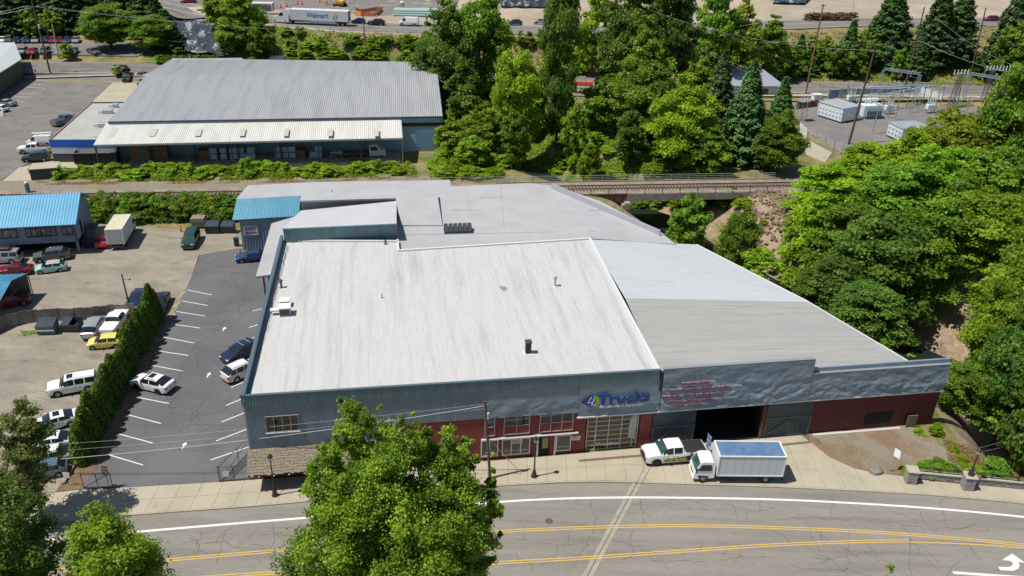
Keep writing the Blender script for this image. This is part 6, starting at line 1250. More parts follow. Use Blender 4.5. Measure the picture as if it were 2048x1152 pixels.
for x in np.arange(.4, Lw, .13): q.box(x - .01, x + .01, .215, .235, .08, .56)
tag(q.build('baluster', mI, ft), kind='stuff')
for x in np.arange(2.2, Lw, 2.4): q = MB(); q.box(x - .05, x + .05, .17, .27, 0, .62); q.build('fence_post', mI, ft)
# chain link gates at the lot entrance
def mesh_gate(a, b, h, label, m, za=ZL, brace=True, panel=None):
    t = empty('chain_link_gate', a, math.atan2(b.y - a.y, b.x - a.x), label, 'gate'); l = (b - a).length
    q = MB()
    for p0, p1 in (((0, 0, 0), (0, 0, h + .1)), ((l, 0, 0), (l, 0, h)), ((0, 0, h - .03), (l, 0, h - .03)), ((0, 0, .1), (l, 0, .1)), ((l / 2, 0, .1), (l / 2, 0, h))) + ((((0, 0, .1), (l, 0, h)),) if brace else ()): q.tube([p0, p1], .035, 6)
    q.build('gate_frame', m, t); q = MB(); s_ = .16; n = int((l + h) / s_)
    for k in range(n):
        x = k * s_ - h; a0, a1 = max(0, x), min(l, x + h)
        if a1 > a0:
            q.tube([(a0, 0, a0 - x), (a1, 0, a1 - x)], .006, 3, False); q.tube([(a0, 0, h - (a0 - x)), (a1, 0, h - (a1 - x))], .006, 3, False)
    o = q.build('wire_mesh', m_grey, t); o['kind'] = 'stuff'
    if panel: q = MB(); q.box(*panel, -.03, -.01, h - 1.2, h - .6); q.build('notice', m_trim, t)
    return t
mesh_gate(G(168, 977, ZL), G(226, 976, ZL), 1.75, 'open grey chain link gate at the left of the lot entrance', m_slate)
mesh_gate(G(439, 964, ZL), G(498, 958, ZL), 1.75, 'open chain link gate with white notice beside the building corner', m_rust, panel=(.4, .95))
g1_, g2_ = G(499, 958, ZL), G(499, 930, ZL); mesh_gate(G(442, 963, ZL), W(-.3, 5.0, ZL), 1.8, 'rusty red chain link gate leaf folded back against the building side', m_rust)
p = G(213, 922, ZL); t = empty('tow_away_sign', G(218, 975, ZL), 0, 'small red lettered sign on the left gate', 'sign'); q = MB(); q.box(-.3, .3, -.02, .02, 1.5, 2.6); q.build('sign_plate', mat('sign_dull', (.30, .22, .20), .7), t); q = MB(); q.tube([(0, 0.03, 0), (0, 0.03, 1.6)], .03); q.build('post', m_slate, t)
for k, w_ in enumerate(('TOW', 'AWAY', 'ZONE')): text('sign_lettering', w_, .22, m_redl, t, (0, -.025, 2.32 - k * .33), (R(90), 0, 0), .002, .006, .9, 'CENTER')
p = G(138, 971, .1); t = empty('ground_notice', p, 0, 'small white notice board on the fence end under the tree', 'sign'); q = MB(); q.box(-.3, .3, -.02, .02, .9, 1.5); q.build('board', mat('notice_white', (.66, .62, .62)), t); q = MB(); q.tube([(0, .03, 0), (0, .03, .9)], .03); q.build('post', m_slate, t)
# low timber wall beside the planting strip
q = MB(); q.obox(G(152, 925, .2), G(127, 968, .2), .25, .35); tag(q.build('timber_edging', mat('grey_timber', (.24, .20, .15), .9)), 'low weathered timber edging along the planting strip', 'edging')
# grey sheet fence in the yard
m_fsh = mat('weathered_fence_sheet', (.20, .185, .165), .85, c2=(.13, .12, .105), scale=1.2, stretch=(1, 1, .3), lo=.4, hi=.6, c3=(.30, .29, .28), s3=.6, lo3=.58, hi3=.7, fine=.12)
fpx = [(-60, 695), (0, 664), (30, 652), (70, 645), (120, 642), (170, 640), (220, 635), (272, 632)]; FPt = smooth_line([G(x, y, .1) for x, y in fpx], 5)
ft = empty('sheet_fence', FPt[0], 0, 'leaning weathered grey sheet fence dividing the two gravel yards', 'fence'); base = FPt[0]
for i in range(len(FPt) - 1):
    a, b_ = FPt[i] - base, FPt[i + 1] - base; n = max(1, int((b_ - a).length / 1.2))
    for k in range(n):
        c_, d_ = a.lerp(b_, k / n), a.lerp(b_, (k + .985) / n); h = 1.75 + rr.uniform(-.08, .08); o_ = Vector((0, rr.uniform(-.05, .05), 0)); q = MB(); nn = Vector((0, .05, 0))
        q.add([c_, d_, d_ + Vector((0, .02, h)) + o_, c_ + Vector((0, .02, h + rr.uniform(-.05, .05))) + o_, c_ + nn, d_ + nn, d_ + nn + Vector((0, .02, h)) + o_, c_ + nn + Vector((0, .02, h)) + o_], [(0, 1, 2, 3), (7, 6, 5, 4), (3, 2, 6, 7), (0, 3, 7, 4), (1, 5, 6, 2)]); q.build('fence_panel', m_fsh, ft)
# dumpsters
def dumpster(px, py, rz, w_, d_, h_, label, m, lid=True, openl=False):
    t = empty('dumpster', G(px, py, .1), rz, label, 'dumpster'); q = MB()
    x0, x1 = -w_ / 2, w_ / 2; hb = h_ * 1.25
    q.add([(x0, 0, .15), (x1, 0, .15), (x1, d_, .15), (x0, d_, .15), (x0, -.12, h_), (x1, -.12, h_), (x1, d_, hb), (x0, d_, hb)], [(0, 3, 2, 1), (0, 1, 5, 4), (1, 2, 6, 5), (2, 3, 7, 6), (3, 0, 4, 7)])
    q.box(x0 - .06, x1 + .06, -.16, -.1, h_ - .1, h_ + .02); q.box(x0 - .04, x0, .2, d_ - .2, .4, .6); q.box(x1, x1 + .04, .2, d_ - .2, .4, .6); q.build('bin_body', m, t)
    if openl: q = MB(); q.add([(x0 + .08, .02, h_ * .6), (x1 - .08, .02, h_ * .6), (x1 - .08, d_ - .06, h_ * .6), (x0 + .08, d_ - .06, h_ * .6)], [(0, 1, 2, 3)]); q.build('rubbish', m_dark, t)
    nl = 2
    for k in range(nl):
        if openl and k == 1: continue
        a, b_ = x0 + w_ * k / nl + .02, x0 + w_ * (k + 1) / nl - .02; q = MB()
        q.add([(a, -.14, h_ + .03), (b_, -.14, h_ + .03), (b_, d_, hb + .03), (a, d_, hb + .03), (a, -.14, h_ - .03), (b_, -.14, h_ - .03)], [(0, 1, 2, 3), (4, 5, 1, 0)])
        for j in range(4): xx_ = a + (b_ - a) * (j + .5) / 4; q.obox((xx_, -.1, h_ + .05), (xx_, d_ - .02, hb + .05), .06, .04)
        q.build('lid', m_slate, t)
    for sx_ in (-1, 1):
        for yy_ in (.15, d_ - .15): q = MB(); q.lathe([(.08, 0), (.08, .1)], 8, (sx_ * (w_ / 2 - .12), yy_, 0)); q.build('caster', m_black, t)
    return t
t = dumpster(93, 670, .12, 2.1, 1.5, 1.25, 'grey dumpster with ribbed closed lids in the near gravel yard', mat('dumpster_grey', (.09, .11, .125), .6, c2=(.15, .16, .165), scale=1.5)); q = MB(); q.box(-1.05, 1.05, -.165, -.10, .62, .7); q.build('pale_stripe', m_trim, t)
dumpster(141, 665, .05, 2.1, 1.5, 1.05, 'dark dumpster with its right lid open beside the grey one', mat('dumpster_dark', (.035, .045, .055), .6), openl=True)
dumpster(425, 468, .1, 2.0, 1.4, 1.3, 'dark green grey dumpster in the middle of the row by the bushes', mat('dumpster_dark', (.035, .045, .055)))
dumpster(455, 467, .05, 1.9, 1.4, 1.2, 'dark dumpster nearest the EXIT sign', mat('dumpster_dark', (.035, .045, .055)))
t = dumpster(397, 456, .1, 2.0, 1.5, 1.2, 'taller tan lidded dumpster at the left of the row by the bushes', mat('dumpster_tan', (.22, .20, .165), .7)); 
q = MB(); [q.box(-1.0 + k * .5, -.54 + k * .5, -.13, 1.45, 1.24 + .0, 1.6) for k in range(4)]; q.build('crate_top', mat('grey_timber', (.24, .2, .15)), t)
p = G(474, 492, .1); t = empty('wheelie_bin', p, 0, 'black wheeled bin at the shed corner under the EXIT sign', 'bin'); q = MB(); q.prism([(-.3, -.3), (.3, -.3), (.3, .3), (-.3, .3)], .1, 1.3); q.build('bin_body', m_black, t); q = MB(); q.box(-.34, .34, -.34, .34, 1.3, 1.38); q.build('lid', m_slate, t)
m_org = mat('traffic_orange', (.72, .10, .02), .6)
def cone(px, py, z, label, h=.9, r=.18, group=None):
    t = empty('traffic_drum', G(px, py, z), 0, label, 'traffic drum', group); q = MB(); q.lathe([(r * 1.5, 0), (r * 1.5, .05), (r * 1.05, .06), (r, h * .5), (r * .75, h)], 10); q.build('drum_body', m_org, t); q = MB(); q.lathe([(r * 1.02, h * .55), (r * .96, h * .72)], 10); q.build('white_band', m_trim, t); return t
cone(362, 463, .1, 'slim orange traffic post standing in the gravel beside the bushes', 1.0, .14); cone(480, 507, ZL, 'orange cone in front of the shed wall', .75, .16)
for px, py in ((573, 14), (561, 16), (595, 9), (639, 5), (648, 6), (1041, 49), (1092, 48), (1203, 45), (541, 8), (604, 10)): cone(px, py, 8.55, 'orange and white traffic drum beside the highway', 1.1, .3, 'traffic drums along the highway')
# roll-off container and things before the warehouse
p0_, p1_ = G(150, 332, .114), G(236, 330, .114); t = empty('roll_off_container', p0_, math.atan2(p1_.y - p0_.y, p1_.x - p0_.x), 'long open black roll-off container with rusty inside before the office wing', 'container'); l = (p1_ - p0_).length
q = MB(); q.box(0, l, 0, .1, .3, 2.3); q.box(0, l, 2.4, 2.5, .3, 2.3); q.box(0, .1, .1, 2.4, .3, 2.3); q.box(l - .1, l, .1, 2.4, .3, 2.3)
for x in np.arange(.3, l, .8): q.box(x, x + .12, -.1, 0, .3, 2.2)
q.build('container_wall', m_black, t); q = MB(); q.box(.1, l - .1, .1, 2.4, .3, 1.3); q.build('rusty_fill', mat('rust_fill', (.20, .085, .04), .9, c2=(.12, .05, .03), scale=1.5), t); q = MB(); q.box(-.05, l + .05, -.12, .1, 2.3, 2.42); q.box(-.05, l + .05, 2.4, 2.6, 2.3, 2.42); q.box(-.05, .12, .1, 2.4, 2.3, 2.42); q.box(l - .12, l + .05, .1, 2.4, 2.3, 2.42); q.build('top_rail', mat('rail_tan', (.22, .15, .09), .8), t)
q = MB(); q.box(0, 1, 0, .3, 0, 1); p0_, p1_ = G(63, 361, .1), G(118, 357, .1)
t = empty('dock_wall', p0_, math.atan2(p1_.y - p0_.y, p1_.x - p0_.x), 'short dark retaining wall with pale top at the end of the warehouse apron', 'wall'); l = (p1_ - p0_).length; q = MB(); q.box(0, l, .0, .3, 0, 1.9); q.build('wall_face', mat('dark_concrete', (.06, .065, .065), .9), t); q = MB(); q.box(-.05, l + .05, -.03, 3.4, 1.9, 2.0); q.build('top_slab', m_conc, t)
q = MB(); q.box(-.3, .3, -.3, .3, 0, .5); p = G(57, 386, 0); t = empty('relay_cabinet', p, .1, 'dark blue green signal cabinet with white top beside the railway behind the house', 'cabinet'); q = MB(); q.lathe([(.38, 0), (.38, 1.7)], 10); q.build('cabinet_body', m_teal, t); q = MB(); q.lathe([(.30, 1.7), (.30, 1.95), (.1, 2.05)], 10); q.build('white_top', m_trim, t)
p = G(4, 232, .1); t = empty('sandwich_board', p, .2, 'white sandwich board sign at the left edge of the warehouse lot', 'sign'); q = MB(); q.add([(-.4, -.3, 0), (.4, -.3, 0), (.4, 0, 1.1), (-.4, 0, 1.1), (-.4, .3, 0), (.4, .3, 0)], [(0, 1, 2, 3), (3, 2, 5, 4)]); q.build('board', m_trim, t)
p = G(71, 145, 1.0); t = empty('fire_hydrant', p, 0, 'small red fire hydrant by the back street', 'hydrant'); q = MB(); q.lathe([(.2, 0), (.2, .1), (.13, .12), (.13, .6), (.17, .65), (.1, .8), (.03, .86)], 8); q.box(-.25, .25, -.06, .06, .4, .52); q.build('hydrant_body', m_red, t)

# ------------------------------------------------------------------ railway bridge over the creek
br = empty('railway_bridge', RWp(b0, 0, 0), RWA, 'concrete and steel railway bridge with handrails over the wooded creek', 'bridge'); Lb = b1 - b0
q = MB(); q.box(0, Lb, -3.0, 3.1, -.1, .16); q.build('deck', m_ballast, br)
q = MB(); q.box(19.5, Lb, -3.2, -2.7, -1.15, .12); q.box(19.5, Lb, 2.7, 3.2, -1.15, .12); q.build('concrete_girder', m_oldconc, br)
q = MB(); q.box(-3, 19.5, -3.15, -2.8, -1.5, .10); q.box(-3, 19.5, 2.8, 3.15, -1.5, .1)
for x in np.arange(-2.5, 19, 1.5): q.box(x, x + .08, -3.25, -3.15, -1.45, .05)
q.build('steel_girder', m_rust, br)
q = MB(); q.box(-3, Lb + 2, 2.9, 3.05, .12, .4); q.box(-3, 19.5, -3.2, -3.05, .12, .3); q.build('kerb_beam', mat('tan_timber', (.33, .26, .18), .85), br)
m_palerail = mat('pale_rail', (.42, .42, .38), .6); m_rustp = mat('rusty_rail_pipe', (.22, .13, .08), .8)
for v_, h_ in ((3.15, 1.25), (-3.15, 1.1)):
    hr = empty('handrail', (0, v_, .12)); hr.parent = br; q = MB(); x0_, x1_ = (-22, Lb + 1) if v_ > 0 else (-3, Lb)
    if v_ > 0: [q.box(x0_, x1_, -.03, .03, z_, z_ + .06) for z_ in (.5, .85, 1.2)]
    else: q.box(x0_, x1_, -.02, .02, 1.05, 1.09); q.box(x0_, x1_, -.015, .015, .55, .58)
    q.build('rail', m_rustp if v_ < 0 else m_palerail, hr)
    for x in np.arange(x0_, x1_ + .1, 3.2): q = MB(); q.box(x - .05, x + .05, -.05, .05, -.1, h_); q.build('rail_post', m_frame if v_ > 0 else m_rust, hr)
pr_ = empty('pier', (19.3, 0, 0)); pr_.parent = br
for v_ in (-2.6, 2.4): q = MB(); q.lathe([(.42, -7.6), (.42, -2.3)], 12, (0, v_ - .6 if v_ < 0 else v_, 0)); q.build('column', m_rust, pr_)
q = MB(); q.box(-.7, .7, -4.2, 3.6, -2.4, -1.55); q.box(-.3, .7, -4.2, 3.6, -1.55, -1.2); q.build('pier_cap', m_oldconc, pr_)
q = MB(); q.prism([(Lb, -3.3), (Lb + 1, -3.3), (Lb + 1, 3.3), (Lb, 3.3)], -6.5, .1); q.add([(Lb, -3.3, -.9), (Lb + .9, -3.3, .15), (Lb - 3.0, -6.0, -3.6), (Lb - 3.2, -6.0, -4.2), (Lb, -3.3, -5), (Lb - .6, -3.8, -.9)], [(0, 1, 2, 3), (0, 3, 4)]); q.box(Lb - .4, Lb + 1.6, -3.9, -3.3, -2.0, .2); q.prism([(Lb - 1.2, -5.2), (Lb - .8, -5.4), (Lb + .3, -3.4), (Lb - .1, -3.2)], -5.5, [-2.2, -2.2, .1, .1]); q.build('abutment', m_oldconc, br)
q = MB(); q.prism([(-4, -3.3), (-3, -3.3), (-3, 3.3), (-4, 3.3)], -6.5, .1); q.build('abutment', m_oldconc, br)
# rip-rap on the bank below the abutment, single stones
rr = rng(21); sm_ = []
for k in range(4):
    b = bmesh.new(); bmesh.ops.create_icosphere(b, subdivisions=1, radius=.5)
    for v in b.verts: v.co *= 1 + .35 * noise.noise(v.co * 3 + Vector((k * 3, 0, 0)))
    me = bpy.data.meshes.new('rock'); b.to_mesh(me); b.free(); me.materials.append(mat('basalt_rock', (.15, .108, .078), .9, c2=(.27, .20, .145), scale=1.2)); sm_.append(me)
for k in range(300):
    px, py = rr.uniform(1485, 1590), 384 + 130 * rr.random() ** 1.5
    if px < 1500 + (py - 392) * .1: continue
    p = g(px, py); 
    if p.x > 60: continue
    o = link('rock', sm_[k % 4], None, None, loc=p + Vector((0, 0, .1))); s_ = rr.uniform(.35, 1.1); o.scale = (s_, s_ * rr.uniform(.6, 1), s_ * .6); o.rotation_euler = (rr.uniform(0, 1), rr.uniform(0, 1), rr.uniform(0, 6)); tag(o, 'dark angular rock of the rip-rap on the bank below the railway bridge end', 'rock', 'rip-rap rocks below the bridge')

# ------------------------------------------------------------------ substation
zs = .06; m_sgrav = mat('substation_gravel', (.155, .15, .15), .95, c2=(.20, .18, .165), scale=.15, fine=.25, fscale=4)
sheet('substation_yard', [(68, 206.2), (150, 206.2), G(2100, 330, 0), G(1700, 318, 0), G(1590, 245, 0)], m_sgrav, zs, .2)
sheet('substation_apron', [G(1606, 290, 0), G(1622, 284, 0), G(1664, 306, 0), G(1650, 326, 0), G(1612, 310, 0)], m_conc, .10, .2)
def SG(px, py): return G(px, py, zs)
m_sub = mat('substation_paint', (.66, .74, .78), .5, c2=(.60, .68, .72), scale=.8); m_gal = mat('substation_steel', (.30, .38, .44), .45, .4)
def switchgear(a, b, c_, h, label, cols=7):
    A, B, D_ = SG(*a), SG(*b), SG(*c_); l = (B - A).length; rz = math.atan2(B.y - A.y, B.x - A.x); dl = Matrix.Rotation(-rz, 4, 'Z') @ (D_ - B); dp = dl.y if abs(dl.y) > 2 else 5
    t = empty('switchgear_house', A, rz, label, 'switchgear'); q = MB(); q.box(0, l, 0, dp, .35, h); q.build('housing', m_sub, t); q = MB(); q.box(-.1, l + .1, -.15, dp + .15, h, h + .12); q.build('roof', mat('switch_roof', (.42, .46, .48), .5), t)
    for k in range(8): q = MB(); x = l * (k + .5) / 8; q.box(x - .04, x + .04, -.15, dp + .15, h + .12, h + .18); q.build('roof_rib', m_gal, t)
    for k in range(cols): q = MB(); q.box(l * k / cols + .05, l * (k + 1) / cols - .05, -.04, 0, .5, h - .15); d = q.build('door', m_sub, t); q = MB(); q.box(l * k / cols + .3, l * (k + 1) / cols - .25, -.07, -.04, .9, 1.3); q.box(l * k / cols + .3, l * (k + 1) / cols - .25, -.07, -.04, 1.9, 2.2); q.build('vent_louvre', m_gal, d)
    q = MB(); q.box(.1, l - .1, .05, dp - .05, 0, .35); q.build('base', m_black, t)
switchgear((1634, 232), (1681, 247), (1709, 238), 3.3, 'large pale switchgear house with seven doors standing in the substation')
switchgear((1772, 272), (1800, 286), (1838, 276), 3.0, 'second pale switchgear house half hidden by the yellow green tree', 4)
t = empty('transformer', SG(1736, 233), .2, 'big pale grey power transformer with bushings behind the first switchgear house', 'transformer')
q = MB(); q.box(-2.4, 2.4, -1.5, 1.5, .4, 3.0, .1); q.build('tank', m_sub, t)
for s_ in (-1, 1):
    for k in range(7): q = MB(); q.box(-2 + k * .6, -1.85 + k * .6, s_ * 1.5 - (.9 if s_ < 0 else 0), s_ * 1.5 + (.9 if s_ > 0 else 0), .7, 2.7); q.build('radiator_fin', m_gal, t)
for k in range(3): q = MB(); q.lathe([(.12, 3.0), (.22, 3.2), (.12, 3.4), (.2, 3.6), (.1, 3.8), (.16, 4.0), (.04, 4.7)], 8, (-1.4 + k * 1.2, 0, 0)); q.build('bushing', m_ins, t)
q = MB(); q.tube([(-2.2, 1, 3.7), (2.2, 1, 3.7)], .4, 10); q.build('conservator', m_sub, t); q = MB(); q.box(-2.6, 2.6, -1.7, 1.7, 0, .4); q.build('plinth', m_oldconc, t)
def gantry(a, b, h, label):
    A, B = SG(*a), SG(*b); t = empty('steel_gantry', A, math.atan2(B.y - A.y, B.x - A.x), label, 'gantry'); l = (B - A).length
    for x in (0, l):
        q = MB()
        for dx, dy in ((-.25, -.25), (.25, -.25), (.25, .25), (-.25, .25)): q.obox((x + dx * 1.3, dy * 1.3, 0), (x + dx, dy, h), .09, .09)
        n = int(h / .8)
        for k in range(n): z0, z1 = h * k / n, h * (k + 1) / n; q.obox((x - .28, -.28, z0), (x + .28, -.28, z1), .05, .05); q.obox((x + .28, .28, z0), (x - .28, .28, z1), .05, .05); q.obox((x - .28, .28, z0), (x - .28, -.28, z1), .05, .05)
        q.build('column', m_gal, t); q = MB(); q.box(x - .5, x + .5, -.5, .5, -.1, .15); q.build('footing', m_oldconc, t)
    q = MB(); [q.obox((0, y, h + z), (l, y, h + z), .1, .1) for y in (-.25, .25) for z in (0, .45)]
    n = int(l / .9)
    for k in range(n): x0, x1 = l * k / n, l * (k + 1) / n; q.obox((x0, -.25, h), (x1, -.25, h + .45), .05, .05); q.obox((x0, .25, h + .45), (x1, .25, h), .05, .05)
    q.build('beam', m_gal, t)
    for k in range(3): q = MB(); x = l * (k + 1) / 4; q.lathe([(.05, 0), (.13, -.15), (.06, -.3), (.13, -.45), (.06, -.6), (.13, -.75), (.04, -.9)], 7, (x, 0, h)); q.build('insulator', m_ins, t)
    return t
gantry((1754, 199), (1826, 210), 7.4, 'steel gantry with lattice beam standing between transformer and street')
gantry((1925, 205), (2030, 225), 7.0, 'angled steel gantry at the right of the substation by the trees')
def lattice(px, py, h, label, w=1.6):
    t = empty('lattice_tower', SG(px, py), .3, label, 'lattice tower'); q = MB(); m = mat('dark_lattice_steel', (.12, .12, .12), .6, .3)
    def cor(z): f = w / 2 * (1 - .55 * z / h); return [(-f, -f, z), (f, -f, z), (f, f, z), (-f, f, z)]
    n = 7
    for k in range(n):
        A, B = cor(h * k / n), cor(h * (k + 1) / n)
        for i in range(4): j = (i + 1) % 4; q.obox(A[i], B[i], .1, .1); q.obox(A[i], B[j], .05, .05); q.obox(A[j], B[i], .05, .05); q.obox(B[i], B[j], .05, .05)
    q.build('lattice_frame', m, t)
    for z_ in (h, h - 1.4): q = MB(); q.obox((-2.2, 0, z_), (2.2, 0, z_), .12, .12); q.build('cross_arm', m_gal, t)
    for x in (-2, -1, 0, 1, 2): q = MB(); q.lathe([(.05, 0), (.15, .1), (.07, .3), (.15, .5), (.07, .7), (.14, .9), (.04, 1.2)], 7, (x, 0, h)); q.build('insulator', mat('pale_insulator', (.55, .60, .60), .4), t)
lattice(1904, 215, 8.0, 'left dark lattice tower with pale insulators at the end of the substation'); lattice(1968, 205, 8.0, 'middle dark lattice tower near the right trees'); lattice(1995, 200, 7.4, 'right dark lattice tower partly in the tree')
for px, py, h_ in ((1795, 218, 4), (1812, 216, 4.3), (1760, 225, 3.2), (1778, 222, 3.5), (1700, 218, 4.5), (1716, 214, 4.5), (1844, 208, 4), (1893, 222, 3.4), (1745, 268, 6.5), (1870, 222, 4.5), (1722, 205, 4), (1680, 212, 4.2), (1690, 205, 4.2), (1768, 210, 5), (1784, 206, 5), (1803, 204, 4.6), (1819, 226, 3.4), (1835, 222, 3.4), (1855, 216, 4.2), (1880, 212, 4.6), (1775, 236, 3), (1790, 240, 3), (1910, 232, 3.6), (1930, 236, 4)):
    t = empty('bus_support', SG(px, py), 0, 'slim steel bus support with insulator in the substation', 'bus support', 'bus supports in the substation'); q = MB(); q.box(-.08, .08, -.08, .08, 0, h_); q.box(-.35, .35, -.35, .35, 0, .12); q.box(-.6, .6, -.06, .06, h_ - .12, h_); q.build('post', m_gal, t)
    for x in (-.5, .5): q = MB(); q.lathe([(.05, 0), (.13, .1), (.06, .25), (.13, .4), (.04, .6)], 7, (x, 0, h_)); q.build('insulator', m_ins, t)
for a, b in (((1660, 195), (1880, 172)), ((1665, 200), (1830, 180)), ((1700, 186), (1850, 176))): pass
for a, b, h_ in (((1700, 218), (1795, 218), 5.0), ((1716, 214), (1812, 216), 5.0), ((1760, 225), (1844, 208), 4.4)): A, B = SG(*a), SG(*b); q = MB(); q.tube([A + Vector((0, 0, h_)), B + Vector((0, 0, h_))], .06, 5); tag(q.build('bus_tube', m_sub), 'pale horizontal bus tube between the supports', 'bus tube', 'bus tubes')
def slab_wall(pts_, h, label, m, name='slab_wall'):
    A = SG(*pts_[0]); t = empty(name, A, 0, label, 'wall')
    for i in range(len(pts_) - 1):
        a, b = SG(*pts_[i]) - A, SG(*pts_[i + 1]) - A; n = max(1, round((b - a).length / 3))
        for k in range(n): c_, d = a.lerp(b, k / n), a.lerp(b, (k + .99) / n); q = MB(); q.obox(c_ + Vector((0, 0, h / 2)), d + Vector((0, 0, h / 2)), .15, h); q.build('wall_panel', m, t); q = MB(); q.box(c_.x - .15, c_.x + .15, c_.y - .15, c_.y + .15, 0, h + .15); q.build('wall_post', m_gal, t)
slab_wall([(1655, 202), (1740, 196), (1825, 192), (1838, 194)], 2.7, 'blue grey slatted screen wall behind the substation equipment', mat('screen_blue', (.17, .25, .33), .6, c2=(.25, .33, .40), scale=.6)); slab_wall([(1838, 194), (1882, 208)], 2.6, 'pale panel wall closing the right side of the substation', mat('screen_white', (.55, .58, .56), .6))
slab_wall([(1592, 218), (1634, 213)], 1.6, 'low red brown brick wall at the left rear of the substation', mat('brick_wall_red', (.20, .07, .045), .85, c2=(.14, .05, .035), scale=3), 'brick_wall')
def cl_fence(pts_, h, label, z=zs):
    A = G(*pts_[0], z); t = empty('chain_link_fence', A, 0, label, 'fence')
    for i in range(len(pts_) - 1):
        a, b = G(*pts_[i], z) - A, G(*pts_[i + 1], z) - A; n = max(1, round((b - a).length / 3)); q = MB(); q.tube([a + Vector((0, 0, h)), b + Vector((0, 0, h))], .03, 4); q.tube([a + Vector((0, 0, .1)), b + Vector((0, 0, .1))], .02, 4); l = (b - a).length
        for k in range(int(l / .35)): t0 = k * .35 / l; t1 = min(1, t0 + h / l); q.tube([a.lerp(b, t0), a.lerp(b, t1) + Vector((0, 0, (t1 - t0) * l))], .009, 3, False); q.tube([a.lerp(b, t0) + Vector((0, 0, h)), a.lerp(b, t1) + Vector((0, 0, h - (t1 - t0) * l))], .009, 3, False)
        o = q.build('wire_mesh', m_grey, t); o['kind'] = 'stuff'
        for k in range(n + 1): c_ = a.lerp(b, k / n); q = MB(); q.tube([c_, c_ + Vector((0, 0, h + .2))], .05, 6); q.build('fence_post', m_gal, t)
cl_fence([(1596, 262), (1612, 278), (1666, 304), (1700, 318)], 2.2, 'chain link fence with small white signs along the front of the substation')
for px, py in ((1613, 271), (1622, 276), (1628, 279), (1634, 279.5), (1649, 284)): p = SG(px, py + 8); t = empty('warning_sign', p + Vector((0, -.1, 1.2)), .3, 'small white warning sign hanging on the substation front fence', 'sign', 'warning signs on the substation fence'); q = MB(); q.box(-.2, .2, -.02, .02, 0, .45); q.build('sign_plate', m_trim, t)
t = empty('pad_cabinet', SG(1632, 202), .2, 'pale steel cabinet standing by the yellow posts behind the substation', 'cabinet'); q = MB(); q.box(-1.1, 1.1, -.8, .8, 0, 1.6, .05); q.build('cabinet_body', m_sub, t); q = MB(); q.box(-1.2, 1.2, -.9, .9, 1.6, 1.75); q.build('cabinet_roof', m_trim, t)
for px in (1632, 1635): p = SG(px, 193); q = MB(); q.tube([(0, 0, 0), (0, 0, 2.8)], .07, 6); tag(q.build('marker_post', mat('post_yellow', (.70, .62, .05), .6), loc=p), 'tall yellow marker post by the street behind the substation', 'marker post', 'yellow marker posts')
t = empty('disconnect_switch', SG(1601, 242), .4, 'pale steel switch frame at the left edge of the substation', 'switch frame'); q = MB(); [q.tube([(x, y, 0), (x * .8, y * .8, 4.6)], .06, 5) for x in (-.9, .9) for y in (-.7, .7)]; [q.obox((-.9, y, z_), (.9, y, z_ + .8), .05, .05) for y in (-.65, .65) for z_ in (.6, 1.8, 3)]; q.box(-1.2, 1.2, -.9, .9, 4.5, 4.65); q.build('frame', m_gal, t)
for x in (-.9, 0, .9): q = MB(); q.lathe([(.05, 0), (.15, .1), (.07, .3), (.15, .5), (.04, .9)], 7, (x, 0, 4.65)); q.build('insulator', m_ins, t)
for k, (px, py, lb) in enumerate(((1775, 228, 'left'), (1700, 208, 'rear'), (1858, 226, 'right'), (1740, 214, 'middle'))):
    t = empty('circuit_breaker', SG(px, py), .3, 'pale three bushing circuit breaker, the ' + lb + ' one in the substation yard', 'breaker'); q = MB(); q.box(-1.1, 1.1, -.5, .5, 1.0, 2.1, .08); q.build('tank', m_sub, t); q = MB(); [q.box(x - .07, x + .07, y - .07, y + .07, 0, 1.0) for x in (-.9, .9) for y in (-.35, .35)]; q.build('stand', m_gal, t)
    for x in (-.75, 0, .75):
        for y in (-.3, .3): q = MB(); q.lathe([(.06, 2.1), (.15, 2.25), (.08, 2.45), (.14, 2.65), (.07, 2.85), (.12, 3.0), (.03, 3.4)], 7, (x, y, 0)); q.build('bushing', m_ins, t)
    wire(SG(px, py) + Vector((0, 0, 3.4)), SG(px + 30, py - 8) + Vector((0, 0, 5)), .3, 'slack jumper cable between the substation devices', .03, group='jumper cables in the substation', m=m_wl)
# small house behind the conifers
hp = G(1490, 196, 0); t = empty('far_house', hp, .1, 'pale grey hipped roof house hidden behind the blue green conifers', 'house'); q = MB(); q.box(-9, 9, 0, 9, 0, 3.2); q.build('wall', mat('far_house_wall', (.42, .46, .50), .7), t)
q = MB(); q.add([(-9.6, -.6, 3.1), (9.6, -.6, 3.1), (9.6, 9.6, 3.1), (-9.6, 9.6, 3.1), (-5, 4.5, 6.2), (5, 4.5, 6.2)], [(0, 1, 5, 4), (1, 2, 5), (2, 3, 4, 5), (3, 0, 4)]); q.build('roof', mat('far_roof', (.26, .30, .36), .7), t)
for x in (-6, -1, 4): q = MB(); q.box(x, x + 1.6, -.06, 0, 1, 2.3); w_ = q.build('window', m_black, t); q = MB(); q.box(x + .1, x + 1.5, -.08, -.06, 1.1, 2.2); q.build('pane', m_glass, w_)
